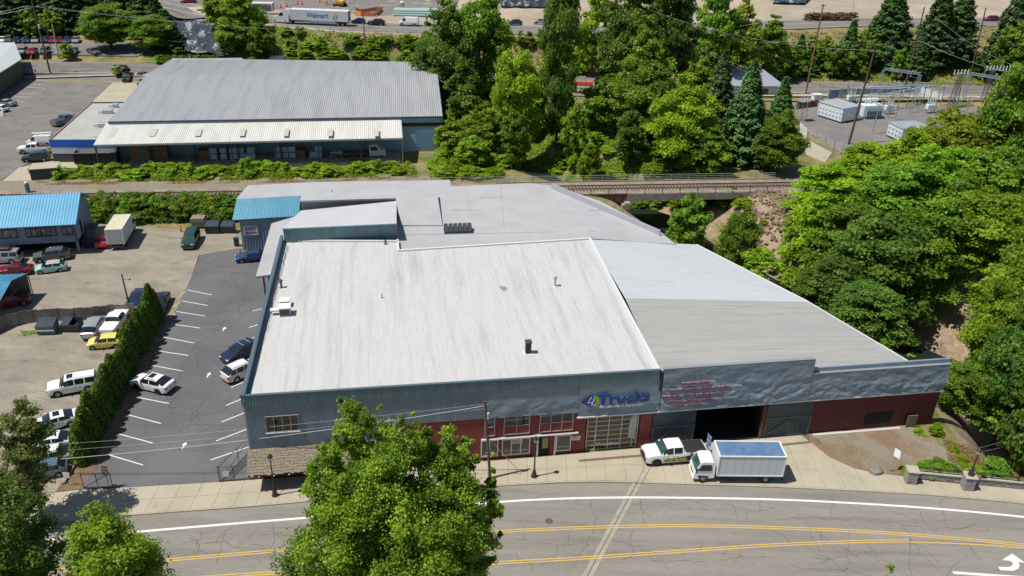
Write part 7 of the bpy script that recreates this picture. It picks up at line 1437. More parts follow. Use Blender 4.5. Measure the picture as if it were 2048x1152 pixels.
# ------------------------------------------------------------------ construction ground along the highway
m_sheetblk = mat('black_plastic_sheet', (.035, .045, .055), .3, c2=(.30, .33, .36), scale=.45, lo=.52, hi=.62, stretch=(1, .6, 1), fine=.3, fscale=3)
def sheeting(pts_, label, z0, seed, n=60):
    q = MB(); A, B, C_, D_ = pts_
    vs_ = []
    for j in range(n + 1):
        for i in range(n + 1):
            p = (A.lerp(B, i / n)).lerp(D_.lerp(C_, i / n), j / n); vs_.append((p.x, p.y, p.z + .5 * noise.noise(Vector((p.x * .5 + seed, p.y * .3, 0))) + .4 * abs(noise.noise(Vector((p.x * 1.3, p.y * 1.0, seed)))) + z0))
    q.add(vs_, [(j * (n + 1) + i, j * (n + 1) + i + 1, (j + 1) * (n + 1) + i + 1, (j + 1) * (n + 1) + i) for j in range(n) for i in range(n)]); return tag(q.build('plastic_sheeting', m_sheetblk, smooth=60), label, 'plastic sheet')
sheeting([G(372, 106, 3.2), G(458, 112, 3.2), G(418, 41, 8.7), G(352, 44, 8.7)], 'black wrinkled plastic sheet weighted down over the slope left of the green bank', .3, 2)
sheeting([G(1000, 13, 9), G(1098, 14, 9), G(1110, -12, 12), G(990, -12, 12)], 'black plastic sheet over the soil heap at the top middle', .2, 7)
sheeting([G(1545, 6, 9), G(1610, 8, 9), G(1620, -10, 10), G(1540, -10, 10)], 'dark plastic sheet scraps at the top right of the sand ground', .2, 9)
t = empty('orange_barrier_fence', G(712, 31, 8.55), .1, 'torn orange safety netting around a pit beside the highway', 'safety fence'); rr = rng(5); q = MB(); P0 = G(712, 31, 8.55); prv = None
for px, py in ((712, 31), (722, 33), (735, 33), (748, 33), (757, 29), (765, 22), (752, 22), (738, 23), (722, 25), (712, 27)):
    p = Matrix.Rotation(-.1, 4, 'Z') @ (G(px, py, 8.55) - P0); h_ = rr.uniform(.9, 1.6)
    if prv: q.add([prv[0], p, p + Vector((0, 0, h_)), prv[0] + Vector((0, 0, prv[1]))], [(0, 1, 2, 3)])
    q.tube([p, p + Vector((0, 0, h_ + .3))], .06, 4); prv = (p, h_)
q.build('netting', mat('net_orange', (.70, .16, .05), .7, c2=(.45, .25, .15), scale=1.5), t)
t = empty('pipe_stack', G(787, 32, 8.55), .03, 'stack of pale green pipes beside the highway', 'pipes')
for row in range(3):
    for k in range(7 - row): q = MB(); q.tube([(0, k * .7 + row * .35, .35 + row * .58), (13, k * .7 + row * .35, .35 + row * .58)], .33, 8); q.build('pipe', mat('pipe_green', (.28, .40, .38), .6), t)
t = empty('portable_toilet', G(805, 19, 8.6), 0, 'small pale grey portable toilet behind the pipe stack', 'portable toilet'); q = MB(); q.box(-.6, .6, -.6, .6, 0, 2.1, .03); q.build('cabin', mat('portable_grey', (.35, .40, .43), .6), t); q = MB(); q.lathe([(.8, 2.1), (.5, 2.4), (.1, 2.5)], 4); q.build('roof', m_trim, t)
m_cat = mat('machine_yellow', (.62, .33, .03), .5)
def digger(px, py, z, label, rz):
    t = empty('excavator', G(px, py, z), rz, label, 'excavator'); q = MB(); q.box(-1.8, 1.8, -1.3, -.8, 0, .8, .1); q.box(-1.8, 1.8, .8, 1.3, 0, .8, .1); q.build('track', m_black, t); q = MB(); q.box(-1.6, 1.2, -1.1, 1.1, .9, 1.8, .1); q.build('engine_body', m_cat, t); q = MB(); q.box(.2, 1.3, .1, 1.1, 1.8, 2.9, .08); q.build('cab', m_cglass, t); q = MB(); q.obox((1, -.2, 1.6), (3.4, -.2, 3.6), .3, .4); q.obox((3.4, -.2, 3.6), (4.8, -.2, 1.2), .25, .35); q.box(4.4, 5.2, -.6, .3, .5, 1.2, .05); q.build('boom', m_cat, t)
digger(680, 12, 8.6, 'small yellow excavator behind the long trailer', 2.9); digger(1406, 30, 9.5, 'yellow excavator half hidden behind the tall middle trees', .3)
t = empty('white_tank', G(540, 124, 1.3), .02, 'white horizontal cylinder tank behind the warehouse roof', 'tank'); q = MB(); q.tube([(0, 0, .9), (.5, 0, .9), (5, 0, .9), (5.3, 0, .9)], [.5, .85, .85, .5], 12); q.build('tank_body', m_trim, t, smooth=50); q = MB(); q.box(.8, 1, -.6, .6, -.6, .6); q.box(4.4, 4.6, -.6, .6, -.6, .6); q.build('tank_saddle', m_black, t)
t = empty('road_work_sign', G(591, 125, 1.3), 0, 'orange road work board behind the warehouse roof', 'sign'); q = MB(); q.add([(-.1, 0, 1), (.9, -.1, 1.0), (.9, -.1, 2.3), (-.1, 0, 2.3)], [(0, 1, 2, 3)]); q.build('board', m_org, t); q = MB(); q.tube([(.4, .05, -.6), (.4, 0, 1)], .05); q.build('post', m_black, t)
t = empty('white_awning_lamp', G(602, 122, 1.3), 0, 'white disc topped lamp behind the warehouse', 'lamp'); q = MB(); q.lathe([(.06, 0), (.06, 2.6)], 6); q.build('post', m_slate, t); q = MB(); q.lathe([(.9, 2.6), (.7, 2.9), (.1, 3.0)], 10); q.build('shade', m_trim, t)
for px, py, w_, lb in ((1066, 162, 2.2, 'white crate by the back street seen through the trees'), (1085, 168, 1.2, 'small white crate beside the larger one')): t = empty('white_crate', G(px, py, 1), 0, lb, 'crate'); q = MB(); q.box(-w_ / 2, w_ / 2, -1, 1, .1, 1.6, .05); q.build('crate_box', m_trim, t); q = MB(); q.box(-w_ / 2, w_ / 2, -1, 1, 0, .1); q.build('pallet', m_brown, t)
q = MB(); P = [G(1148, 170, 1.2), G(1185, 170, 1.2)]; t = empty('orange_water_barrier', P[0], 0, 'orange plastic barrier on the back street seen between the trees', 'barrier'); l = (P[1] - P[0]).length
for k in range(4): q = MB(); q.box(l * k / 4 + .05, l * (k + 1) / 4 - .05, -.3, .3, 0, 1.0, .08); q.build('barrier_block', m_org, t)
# ------------------------------------------------------------------ vegetation
L_mid = leafmat('leaf_mid_green', (.055, .122, .010), (.198, .312, .026)); L_bright = leafmat('leaf_bright_green', (.075, .158, .008), (.255, .372, .028)); L_dark = leafmat('leaf_dark_green', (.040, .096, .014), (.145, .235, .032))
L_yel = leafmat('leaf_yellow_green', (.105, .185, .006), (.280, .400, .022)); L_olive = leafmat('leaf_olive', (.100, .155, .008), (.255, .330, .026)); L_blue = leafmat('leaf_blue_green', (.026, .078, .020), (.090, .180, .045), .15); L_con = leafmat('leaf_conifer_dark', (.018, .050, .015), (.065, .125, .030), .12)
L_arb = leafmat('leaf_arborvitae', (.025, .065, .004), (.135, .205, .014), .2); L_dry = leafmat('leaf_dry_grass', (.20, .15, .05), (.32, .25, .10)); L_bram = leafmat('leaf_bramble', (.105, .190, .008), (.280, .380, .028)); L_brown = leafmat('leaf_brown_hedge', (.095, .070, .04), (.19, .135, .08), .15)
m_bark = mat('tree_bark', (.085, .065, .048), .95, c2=(.14, .115, .09), scale=3, stretch=(2, 2, .4))
def leaves(name, C, Nn, S, tint, m, seed=0, long=1.0):
    r = rng(seed); n = len(C); Nn = Nn / (np.linalg.norm(Nn, axis=1, keepdims=True) + 1e-9)
    a = r.normal(size=(n, 3)); a -= Nn * (a * Nn).sum(1, keepdims=True); a /= np.linalg.norm(a, axis=1, keepdims=True) + 1e-9; b = np.cross(Nn, a)
    S = S[:, None]; V = np.stack([C - a * S * .5 * long, C + b * S * .36 + Nn * S * .10, C + a * S * .5 * long, C - b * S * .36 + Nn * S * .10], 1).reshape(-1, 3)
    me = bpy.data.meshes.new(name); me.vertices.add(4 * n); me.vertices.foreach_set('co', V.ravel().astype(np.float32)); me.loops.add(4 * n); me.loops.foreach_set('vertex_index', np.arange(4 * n, dtype=np.int32)); me.polygons.add(n)
    me.polygons.foreach_set('loop_start', np.arange(0, 4 * n, 4, dtype=np.int32)); me.polygons.foreach_set('loop_total', np.full(n, 4, np.int32)); me.update(calc_edges=True)
    at_ = me.attributes.new('tint', 'FLOAT', 'FACE'); at_.data.foreach_set('value', np.clip(tint, 0, 1).astype(np.float32)); me.materials.append(m) if m is not None else me.materials.append(L_mid); return me
def unit(r, n): v = r.normal(size=(n, 3)); return v / np.linalg.norm(v, axis=1, keepdims=True)
PROF = dict(round=lambda t: np.sqrt(np.clip(1 - (2 * t - 1) ** 2, 0, 1)) * .95 + .05, egg=lambda t: np.sin(math.pi * np.clip(t, 0, 1) ** .72) ** .7, cone=lambda t: (1 - t) ** .8 * (t + .15) ** .15, tall=lambda t: np.clip(np.sin(math.pi * np.clip(t * .93 + .05, 0, 1)), 0, 1) ** .45, dome=lambda t: np.sqrt(np.clip(1 - t ** 2.2, 0, 1)), street=lambda t: np.interp(t, [0, .12, .35, .6, .8, .92, 1], [.5, .92, 1, .86, .58, .34, .08]))
def crown(seed, prof, Rr, Hc, z0, nb, nl, ls, bsize=.3, shell=.62, up=.5, flat=.75, jit=.48):
    """leaf clumps spread through the crown; returns centres, normals, sizes, tints and the clump centres"""
    r = rng(seed); f = PROF[prof]; bc = []; tries = 0
    while len(bc) < nb:
        t = r.random(); w_ = float(f(np.array(t)))
        if r.random() > (w_ + .12): continue
        a = r.random() * 2 * math.pi; q = shell + (1 - shell) * r.random() if r.random() < .8 else r.random() * shell
        bc.append((math.cos(a) * w_ * q * Rr * .86, math.sin(a) * w_ * q * Rr * .86, z0 + t * Hc, w_))
    bc = np.array(bc); br_ = Rr * bsize * (.55 + .75 * r.random(nb)) * (.6 + .5 * bc[:, 3]); per = (br_ ** 2 / (br_ ** 2).sum() * nl).astype(int) + 3
    C, Nn, Tn = [], [], []
    for i in range(nb):
        d = unit(r, per[i]); d[:, 2] = np.where((d[:, 2] < -.25) & (r.random(per[i]) < .7), -d[:, 2], d[:, 2]); rad = br_[i] * (.3 + .8 * r.random(per[i]) ** .7)[:, None]
        # ragged sub-clumps
        k = max(3, per[i] // 26); sc_ = unit(r, k); asg = r.integers(0, k, per[i]); dd = d * .55 + sc_[asg] * .68; dd[:, 2] = np.where(dd[:, 2] < -.3, dd[:, 2] * -.4, dd[:, 2])
        P = bc[i, :3] + dd * rad * np.array([1, 1, flat]); C.append(P); Nn.append(d * .45 + sc_[asg] * .3 + np.array([0, 0, up]) + r.normal(size=d.shape) * jit); Tn.append(np.clip(.72 * r.random() ** 1.2 * np.ones(per[i]) + .38 * r.random(per[i]), 0, 1))
    C = np.concatenate(C); Nn = np.concatenate(Nn); Tn = np.concatenate(Tn); S = ls * (.65 + .7 * r.random(len(C))); return C, Nn, S, Tn, bc, br_
def trunk(seed, h, r0, bc, nlimb=9, name='trunk', m=None, top=.8):
    r = rng(seed + 99); q = MB(); k = 6; P = [Vector((0, 0, -.3))]
    for i in range(1, k + 1): P.append(Vector((r.normal() * .012 * h * i / k * 2, r.normal() * .012 * h * i / k * 2, h * top * i / k)))
    q.tube(P, [r0 * (1.25 if i == 0 else 1 - .82 * i / k) for i in range(k + 1)], 8)
    for j in range(min(nlimb, len(bc))):
        b = bc[j * len(bc) // max(1, nlimb)]; e = Vector(b[:3]); zs_ = max(h * .18, min(e.z - .25 * math.hypot(e.x, e.y) - .05 * h, h * top * .95)); i0 = min(k - 1, int(zs_ / (h * top) * k)); s0 = P[i0].lerp(P[i0 + 1], max(0, min(1, zs_ / (h * top) * k - i0)))
        mid = s0.lerp(e, .5) + Vector((r.normal() * .03 * h, r.normal() * .03 * h, .03 * h)); rr_ = r0 * .42 * (1 - .6 * zs_ / h); q.tube([s0, mid, e], [rr_, rr_ * .6, rr_ * .2], 5)
    return q.mesh(name, m or m_bark, 50)
def conifer(seed, Rr, Hc, z0, tiers, per, nl, ls, droop=.18):
    r = rng(seed); C, Nn, Tn = [], [], []; tips = []; n_br = tiers * per; each = max(6, nl // n_br)
    for i in range(tiers):
        t = (i + .5) / tiers; w_ = Rr * ((1 - t) ** .85 + .03)
        for j in range(per):
            a = 2 * math.pi * (j + r.random() * .8) / per + i * .7; L_ = w_ * (.72 + .4 * r.random()); z = z0 + Hc * t + r.normal() * Hc / tiers * .35; u = np.sqrt(r.random(each)) ; lat = r.normal(size=each) * .12 * L_ * (1.15 - u) + r.normal(size=each) * .05 * Rr
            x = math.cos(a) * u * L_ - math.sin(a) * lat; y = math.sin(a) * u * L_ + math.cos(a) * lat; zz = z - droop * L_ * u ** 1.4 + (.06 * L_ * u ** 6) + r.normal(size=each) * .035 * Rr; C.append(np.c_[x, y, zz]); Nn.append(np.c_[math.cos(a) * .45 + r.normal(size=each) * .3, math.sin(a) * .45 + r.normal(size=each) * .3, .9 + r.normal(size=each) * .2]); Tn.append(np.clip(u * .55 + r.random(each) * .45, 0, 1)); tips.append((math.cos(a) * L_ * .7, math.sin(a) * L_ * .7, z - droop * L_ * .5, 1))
    C = np.concatenate(C); return C, np.concatenate(Nn), ls * (.7 + .6 * r.random(len(C))), np.concatenate(Tn), np.array(tips)
# shared crowns of nominal height 10 and crown radius about 4
VAR = {}
def variant(key, builder):
    if key not in VAR: VAR[key] = builder()
    return VAR[key]
def broad(key, seed, prof, nb, nl, ls, m, z0=1.6, **k):
    def mk():
        C, N_, S, Tn, bc, _ = crown(seed, prof, 4.0, 10 - z0, z0, nb, nl, ls, **k); return leaves('crown', C, N_, S, Tn, m, seed), trunk(seed, 10, .26, bc, 10)
    return variant(key, mk)
def conif(key, seed, tiers, per, nl, ls, m, z0=.8):
    def mk():
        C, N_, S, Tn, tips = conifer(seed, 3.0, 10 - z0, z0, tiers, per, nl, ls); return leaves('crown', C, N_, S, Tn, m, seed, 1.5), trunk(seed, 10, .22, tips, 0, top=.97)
    return variant(key, mk)
MATL = dict(mid=L_mid, bright=L_bright, dark=L_dark, yel=L_yel, olive=L_olive, blue=L_blue, con=L_con)
trees_n = [0]
def tree(px, ytop, Y, rad, hue, kind, label, name='broadleaf_tree', lod='M', seed=None, group=None, z=None, rz=None, cat='tree', minh=2.0, yb=None):
    """crown centre column px, tip row ytop, standing at distance Y; rad crown radius in metres"""
    trees_n[0] += 1; sd = trees_n[0]; X = X_at(px, Y, 6.0)
    zb = float(T(X, Y)) if z is None else z; h = HT(X, Y, ytop) - zb; X = X_at(px, Y, zb + h * .6); h = max(minh, h); v = sd % 4; seed = seed or v
    nl, nb, ls = dict(L=(42000, 120, .27), M=(16000, 80, .40), F=(5500, 44, .68))[lod]
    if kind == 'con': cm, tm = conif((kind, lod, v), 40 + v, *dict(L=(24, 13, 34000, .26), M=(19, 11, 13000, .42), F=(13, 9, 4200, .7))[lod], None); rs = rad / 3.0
    else: cm, tm = broad((kind, lod, v), 10 + v * 7 + len(kind), kind, nb, nl, ls, None, bsize=.235, shell=.5, jit=.58, z0=dict(round=1.5, egg=1.0, tall=.8, dome=.6, street=1.2)[kind]); rs = rad / 4.0
    t = empty(name, (X, Y, zb), rz if rz is not None else sd * 2.3, label, cat, group); t.scale = (rs, rs, h / 10.0)
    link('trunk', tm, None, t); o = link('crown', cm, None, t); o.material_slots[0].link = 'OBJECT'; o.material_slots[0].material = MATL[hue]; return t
# --- near trees, one of a kind
def own_tree(name, label, X, Y, h, Rr, z0, prof, nb, nl, ls, m, seed, r0=.3, zb=0.0, bsize=.26, nlimb=14, shell=.55, **k):
    C, N_, S, Tn, bc, _ = crown(seed, prof, Rr, h - z0, z0, nb, nl, ls, bsize=bsize, shell=shell, **k); t = empty(name, (X, Y, zb), 0, label, 'tree'); link('trunk', trunk(seed, h, r0, bc, nlimb), None, t); link('crown', leaves('crown', C, N_, S, Tn, m, seed), None, t); return t
def px_tree(px, ytop, Y, zb=0.0): X = X_at(px, Y, 10); return X, HT(X, Y, ytop) - zb
t = empty('street_tree', (X_at(795, 43.0, 8), 43.0, 0), 0, 'big bright green street tree in the foreground hiding the shop front', 'tree'); Ls = []; bcs = []
for k, (px, yt, Y, Rr, z0, nb, nl, pf) in enumerate(((728, 800, 50.5, 3.6, 4.5, 80, 30000, 'egg'), (810, 845, 49.5, 4.3, 3.0, 90, 34000, 'egg'), (908, 850, 50.5, 3.2, 4.0, 64, 23000, 'egg'), (850, 850, 50.8, 2.4, 7.0, 40, 12000, 'egg'), (675, 970, 48.5, 4.3, 2.5, 70, 25000, 'egg'), (885, 985, 48.5, 4.2, 2.5, 70, 25000, 'round'), (948, 960, 50.5, 2.3, 6, 36, 9000, 'round'), (660, 890, 51, 2.3, 7.5, 34, 10000, 'egg'), (698, 795, 50.8, 1.2, 11.5, 18, 4500, 'egg'), (735, 782, 50.8, 1.0, 12.5, 16, 4000, 'egg'), (772, 798, 50.2, 1.1, 11.0, 18, 4500, 'egg'), (836, 822, 50.2, 1.0, 10, 14, 3500, 'egg'), (935, 840, 50.6, 1.3, 9.5, 18, 4500, 'egg'), (985, 905, 50.8, .9, 8, 12, 2500, 'egg'))):
    Y -= 6.2; z0 += 1.0
    X = X_at(px, Y, 13); h = HT(X, Y, yt); C, N_, S, Tn, bc, _ = crown(311 + k, pf, Rr * .97, h - z0, z0, int(nb * 1.7), int(nl * 1.4), .185, bsize=.22, shell=.5, up=.32, jit=.8, flat=1.15); off = np.array([X, Y, 0]) - np.array(t.location); C = C + off; bc = bc.copy(); bc[:, :3] += off; Ls.append((C, N_, S, Tn)); bcs.append(bc)
link('trunk', trunk(5, 17, .42, np.concatenate([b_[::7] for b_ in bcs]), 34), None, t)
link('crown', leaves('crown', *[np.concatenate([L_[i] for L_ in Ls]) for i in range(4)], leafmat('leaf_street_tree', (.044, .102, .007), (.225, .325, .026), .33), 1), None, t)
X, h = px_tree(215, 1038, 43.0); own_tree('street_tree', 'round yellow green tree at the lower left edge', X, 43.0, h, 4.1, 3.0, 'dome', 150, 56000, .21, leafmat('leaf_lime', (.12, .24, .015), (.27, .42, .035)), 302, .25, bsize=.26)
X, h = px_tree(8, 975, 42.5); own_tree('street_tree', 'dark green tree in the lower left corner', X, 42.5, h, 4.4, 3.0, 'dome', 140, 50000, .21, L_dark, 303, .25)
p = G(76, 1036, 0); h = HT(p.x, p.y, 812); own_tree('street_tree', 'thin leaved reddish green tree beside the parked white cars', X_at(60, p.y, 5), p.y, h, 3.3, 2.6, 'tall', 90, 15000, .24, leafmat('leaf_reddish_olive', (.07, .11, .02), (.20, .23, .055)), 304, .2, bsize=.22, shell=.35, nlimb=26)
X, h = px_tree(1790, 1128, 45); own_tree('street_tree', 'tip of a green tree rising at the bottom edge right of centre', X, 45, h, 1.6, 3.0, 'cone', 34, 6000, .2, L_mid, 305, .15)
X, h = px_tree(1492, 1148, 44); own_tree('street_tree', 'smaller tree tip at the bottom edge', X, 44, h, 1.0, 3.0, 'cone', 20, 3000, .2, L_mid, 306, .12)
# --- right bank, dense trees over the creek
RB = [(1655, 330, 134, 6.5, 'yel', 'dome', 'L', 'yellow green spreading tree at the top left of the right hand wood'), (1735, 288, 141, 7, 'yel', 'dome', 'L', 'yellow green tree before the substation fence'), (1815, 262, 138, 7, 'yel', 'dome', 'L', 'yellow green tree below the second switchgear house'), (1905, 218, 147, 7.5, 'olive', 'dome', 'L', 'olive tree covering the right of the substation'), (1965, 235, 140, 8.5, 'olive', 'round', 'L', 'olive tree by the right lattice tower'), (2040, 130, 138, 7, 'mid', 'round', 'L', 'bright leaved tree at the right edge beside the substation'),
 (1622, 395, 120, 5, 'yel', 'dome', 'M', 'low yellow green tree beside the rip-rap'), (1800, 330, 127, 9, 'mid', 'dome', 'L', 'broad green tree in the middle of the right hand wood'), (1690, 410, 116, 7.5, 'mid', 'dome', 'L', 'layered green maple above the bank'), (1900, 300, 125, 8.5, 'bright', 'round', 'L', 'bright green tree right of the layered maple'), (2010, 310, 118, 8, 'mid', 'round', 'L', 'green tree at the right edge halfway up'),
 (1760, 430, 108, 8.5, 'dark', 'dome', 'L', 'dark layered maple in the centre of the right hand wood'), (1660, 520, 101, 5.5, 'dark', 'dome', 'L', 'dark maple overhanging the corner of the wing roof'), (1865, 405, 110, 7, 'mid', 'dome', 'L', 'green maple right of the dark layered one'), (1975, 390, 110, 6.8, 'bright', 'round', 'L', 'bright small leaved tree near the right edge'), (1738, 570, 94, 5.2, 'dark', 'dome', 'L', 'dark maple leaning towards the grey wing roof'),
 (2040, 500, 92, 6.5, 'bright', 'round', 'L', 'bright tree at the right edge above the creek'), (2022, 540, 87, 4.4, 'bright', 'tall', 'L', 'tall bright tree beside the bare bank'), (2030, 690, 80, 5.5, 'mid', 'round', 'L', 'leafy tree low on the right edge'), (1930, 735, 78.5, 3.3, 'mid', 'tall', 'L', 'ivy covered tree at the right end of the false front'), (1985, 770, 77, 2.6, 'mid', 'round', 'M', 'small tree beside the lamp on the stone pier'), (2085, 600, 76, 5.5, 'dark', 'round', 'L', 'dark tree added just outside the right edge to shade the creek'), (2080, 720, 72, 3.5, 'dark', 'round', 'M', 'dark low tree added at the right edge to shade the creek'),  # both dark trees past the right edge are added to shade the creek
 (1480, 425, 117, 3.4, 'mid', 'tall', 'L', 'young bright tree in the gully behind the wing roof'), (1520, 500, 108, 3.0, 'yel', 'round', 'M', 'round yellow green bush tree at the wing roof edge'), (1383, 386, 131, 3.4, 'mid', 'egg', 'M', 'leafy young tree growing before the bridge girder')]
for px, yt, Y, rad, hue, kind, lod, lb in RB: tree(px, yt, Y, rad, hue, kind, lb, lod=lod)
# --- trees behind the railway
MD = [(1563, 222, 154, 5.0, 'mid', 'egg', 'L', 'bushy green tree at the end of the railway bridge'), (1370, 152, 158, 7.2, 'yel', 'egg', 'L', 'bright yellow green tree with bare twigs behind the bridge'), (1300, 125, 172, 7.5, 'mid', 'egg', 'L', 'green tree left of the yellow green one'), (1212, 150, 176, 5.5, 'mid', 'egg', 'M', 'green tree above the ivy slope'), (1262, 225, 162, 3.6, 'dark', 'round', 'M', 'dark small tree on the ivy slope'),
 (1030, 105, 172, 5.5, 'yel', 'tall', 'L', 'yellowish tall tree left of the slender cottonwood'), (935, 170, 168, 5.0, 'mid', 'egg', 'M', 'rounded tree beside the warehouse corner'), (905, 235, 158, 3.6, 'bright', 'egg', 'M', 'bright viny tree touching the warehouse corner'), (975, 215, 158, 4.6, 'bright', 'tall', 'M', 'light viny tree in the gully'), (1030, 225, 155, 3.6, 'mid', 'tall', 'M', 'dark tree over the creek mouth'), (945, 275, 151, 3.6, 'bright', 'round', 'M', 'bright rounded thicket by the gravel path'),
 (895, 5, 196, 8, 'dark', 'egg', 'L', 'tall dark cottonwood on the left of the pair behind the warehouse'), (965, -25, 200, 8.5, 'mid', 'egg', 'L', 'tall cottonwood on the right of the pair behind the warehouse'), (1122, -40, 178, 4.6, 'dark', 'tall', 'L', 'slender tall cottonwood with ivy on its trunk'), (1190, -10, 222, 5, 'olive', 'tall', 'M', 'greyish poplar right behind the slender cottonwood'),
 (1270, -60, 200, 8.5, 'dark', 'egg', 'L', 'left of the very tall dark trees at the top middle'), (1340, -50, 204, 8, 'dark', 'egg', 'L', 'right of the very tall dark trees at the top middle'), (1290, 30, 190, 6.5, 'mid', 'egg', 'M', 'green tree below the tall dark pair'), (1435, -20, 214, 6.5, 'mid', 'tall', 'M', 'greyish tall tree at the top right of the middle'), (1480, 0, 218, 6, 'olive', 'egg', 'M', 'loose tree beside the greyish one'), (1400, 110, 188, 4.5, 'bright', 'egg', 'M', 'bright tree below the overhead wires'),
 (1545, 30, 222, 6, 'mid', 'egg', 'M', 'round topped tree left of the reddish pole'), (1180, 290, 160, 2.6, 'bright', 'round', 'M', 'ivy covered stump on the slope'), (1152, 210, 168, 3, 'bright', 'tall', 'M', 'ivy column beside the slender cottonwood'), (1065, 130, 186, 4.5, 'bright', 'egg', 'M', 'light tree beside the white crates'), (1420, 255, 153, 4.5, 'mid', 'egg', 'M', 'green tree at the foot of the big conifer'), (925, 120, 186, 5, 'dark', 'egg', 'M', 'dark tree below the left cottonwood')]
for px, yt, Y, rad, hue, kind, lod, lb in MD: tree(px, yt, Y, rad, hue, kind, lb, lod=lod)
for px, yt, Y, rad, hue, lb in [(1497, 128, 160, 5.8, 'blue', 'large blue green conifer at the end of the bridge'), (1443, 102, 176, 4.6, 'con', 'dark conifer behind the large blue green one'), (1563, 158, 168, 4.6, 'blue', 'smaller blue green conifer near the substation'), (1532, 225, 158, 3.5, 'con', 'low dark conifer between the blue green ones'), (1785, -30, 236, 8.5, 'con', 'broad dark conifer above the gantry'), (1880, -30, 236, 7, 'con', 'dark conifer right of the brown pole'), (1925, -30, 240, 7, 'con', 'dark conifer with broad boughs near the right edge'), (2025, -30, 228, 6.5, 'con', 'dark conifer at the right edge'), (1840, 60, 228, 4, 'con', 'small conifer between the poles')]: tree(px, yt, Y, rad, hue, 'con', lb, 'conifer_tree', 'L')
tree(2035, 40, 222, 6, 'mid', 'egg', 'green tree below the conifer at the right edge', lod='M'); tree(1590, 90, 224, 3.5, 'mid', 'egg', 'young tree just left of the reddish pole', lod='M')
for i, (px, yt) in enumerate([(1575, 95), (1600, 75), (1625, 70), (1650, 72), (1672, 82), (1700, 45), (1725, 55), (1745, 70), (1715, 90), (1680, 105), (1640, 110), (1765, 85), (1800, 95), (1620, 118), (1990, 90), (2000, 110)]): tree(px, yt, 226 + (i % 4) * 2.2, 2.8 + (i % 3) * .5, ('mid', 'blue', 'mid', 'bright')[i % 4], 'egg' if i % 4 != 1 else 'con', 'young green tree in the thicket across the back street', 'young_tree', 'F', group='young trees across the back street')
# --- top left woods
for i, (px, yt, Y) in enumerate([(10, -25, 246), (45, -30, 248), (85, -30, 252), (120, -25, 250), (150, -35, 254), (190, -30, 256), (225, -25, 252), (255, -35, 256), (290, -30, 250), (312, -5, 244), (330, 20, 238), (-20, -30, 246), (340, 45, 230)]): tree(px, yt, Y, 5.2 + (i % 3), 'con', 'con', 'dark conifer in the wood behind the car lot', 'conifer_tree', 'M', group='dark conifers behind the car lot', z=3.0)
tree(213, 10, 232, 8.0, 'mid', 'round', 'large round maple at the right of the car lot', lod='L', z=2.2); tree(302, 32, 229, 6.0, 'mid', 'round', 'second round maple before the black sheeting', lod='L', z=2.2); tree(60, 15, 240, 3.5, 'mid', 'egg', 'light green tree behind the parked cars', lod='F', z=2.6); tree(130, 82, 222, 2.2, 'bright', 'egg', 'small bright tree by the pale pole', lod='F'); tree(95, 20, 243, 4, 'olive', 'egg', 'olive tree behind the car lot', lod='F', z=2.6)
for px, yt, Y, rad, hue, lb in [(440, -20, 236, 6, 'olive', 'olive tree right of the black sheeting'), (482, -30, 232, 6.5, 'bright', 'tall light green tree left of the highway bank'), (520, 45, 226, 4.5, 'mid', 'green tree at the left foot of the bank'), (460, 40, 228, 5, 'mid', 'green tree below the olive one'), (500, 20, 230, 4.5, 'mid', 'leafy tree beside the enclosed trailer')]: tree(px, yt, Y, rad, hue, 'egg', lb, lod='M')
# --- bushes
def bush(px, py, rad, h, hue, label, group=None, lod='F', name='bush', p=None):
    trees_n[0] += 1; v = trees_n[0] % 3; nl, nb, ls = dict(M=(14000, 40, .46), F=(4200, 26, .78))[lod]; key = ('bush', lod, v)
    def mk(): C, N_, S, Tn, bc, _ = crown(70 + v, 'dome', 4.0, 9.5, .2, nb, nl, ls, bsize=.34, flat=.9, jit=.6); return leaves('foliage', C, N_, S, Tn, None, v), trunk(70 + v, 10, .12, bc, 5, 'stem', top=.4)
    cm, tm = variant(key, mk); pt = p or g(px, py); t = empty(name, pt, trees_n[0] * 1.7, label, 'bush', group); t.scale = (rad / 4, rad / 4, h / 10); o = link('foliage', cm, None, t); o.material_slots[0].link = 'OBJECT'; o.material_slots[0].material = MATL.get(hue) or {'bram': L_bram, 'brown': L_brown}[hue]; link('stem', tm, None, t); return t
rr = rng(31)
# --- a group of shrubs on the highway bank
for i in range(48): px = rr.uniform(505, 850); py = rr.uniform(100, 128) if i % 3 else rr.uniform(82, 104); bush(px, py, rr.uniform(1.2, 2.5), rr.uniform(1.2, 2.6), ('bram', 'mid', 'bright', 'bram', 'yel')[i % 5], 'green shrub on the bank below the highway', 'shrubs on the bank below the highway')
for i, (px, py) in enumerate([(698, 92), (714, 88), (770, 90), (800, 95), (812, 88), (830, 100), (600, 70), (575, 72)]): bush(px, py, 1.7, 2.1, 'mid', 'darker round shrub standing out on the dry bank', 'darker shrubs on the dry bank')
for i in range(20): px = rr.uniform(985, 1230); py = rr.uniform(96, 150); bush(px, py, rr.uniform(1.4, 2.6), rr.uniform(1.5, 3), ('bright', 'bram', 'yel')[i % 3], 'bright shrub on the bank between the cottonwoods', 'bright shrubs between the cottonwoods')
for i, (px, py) in enumerate([(1041, 90), (1058, 92), (1100, 82), (1015, 78), (1080, 88)]): bush(px, py, 1.6, 3.6, 'olive', 'olive shrub on the dry bank below the highway gap', 'olive shrubs below the highway gap')
for i in range(24): px = rr.uniform(1560, 1870); py = rr.uniform(118, 150); bush(px, py, rr.uniform(1.6, 2.9), rr.uniform(1.2, 2.6), ('bright', 'yel', 'bram')[i % 3], 'low bright shrub beyond the back street', 'low shrubs beyond the back street')
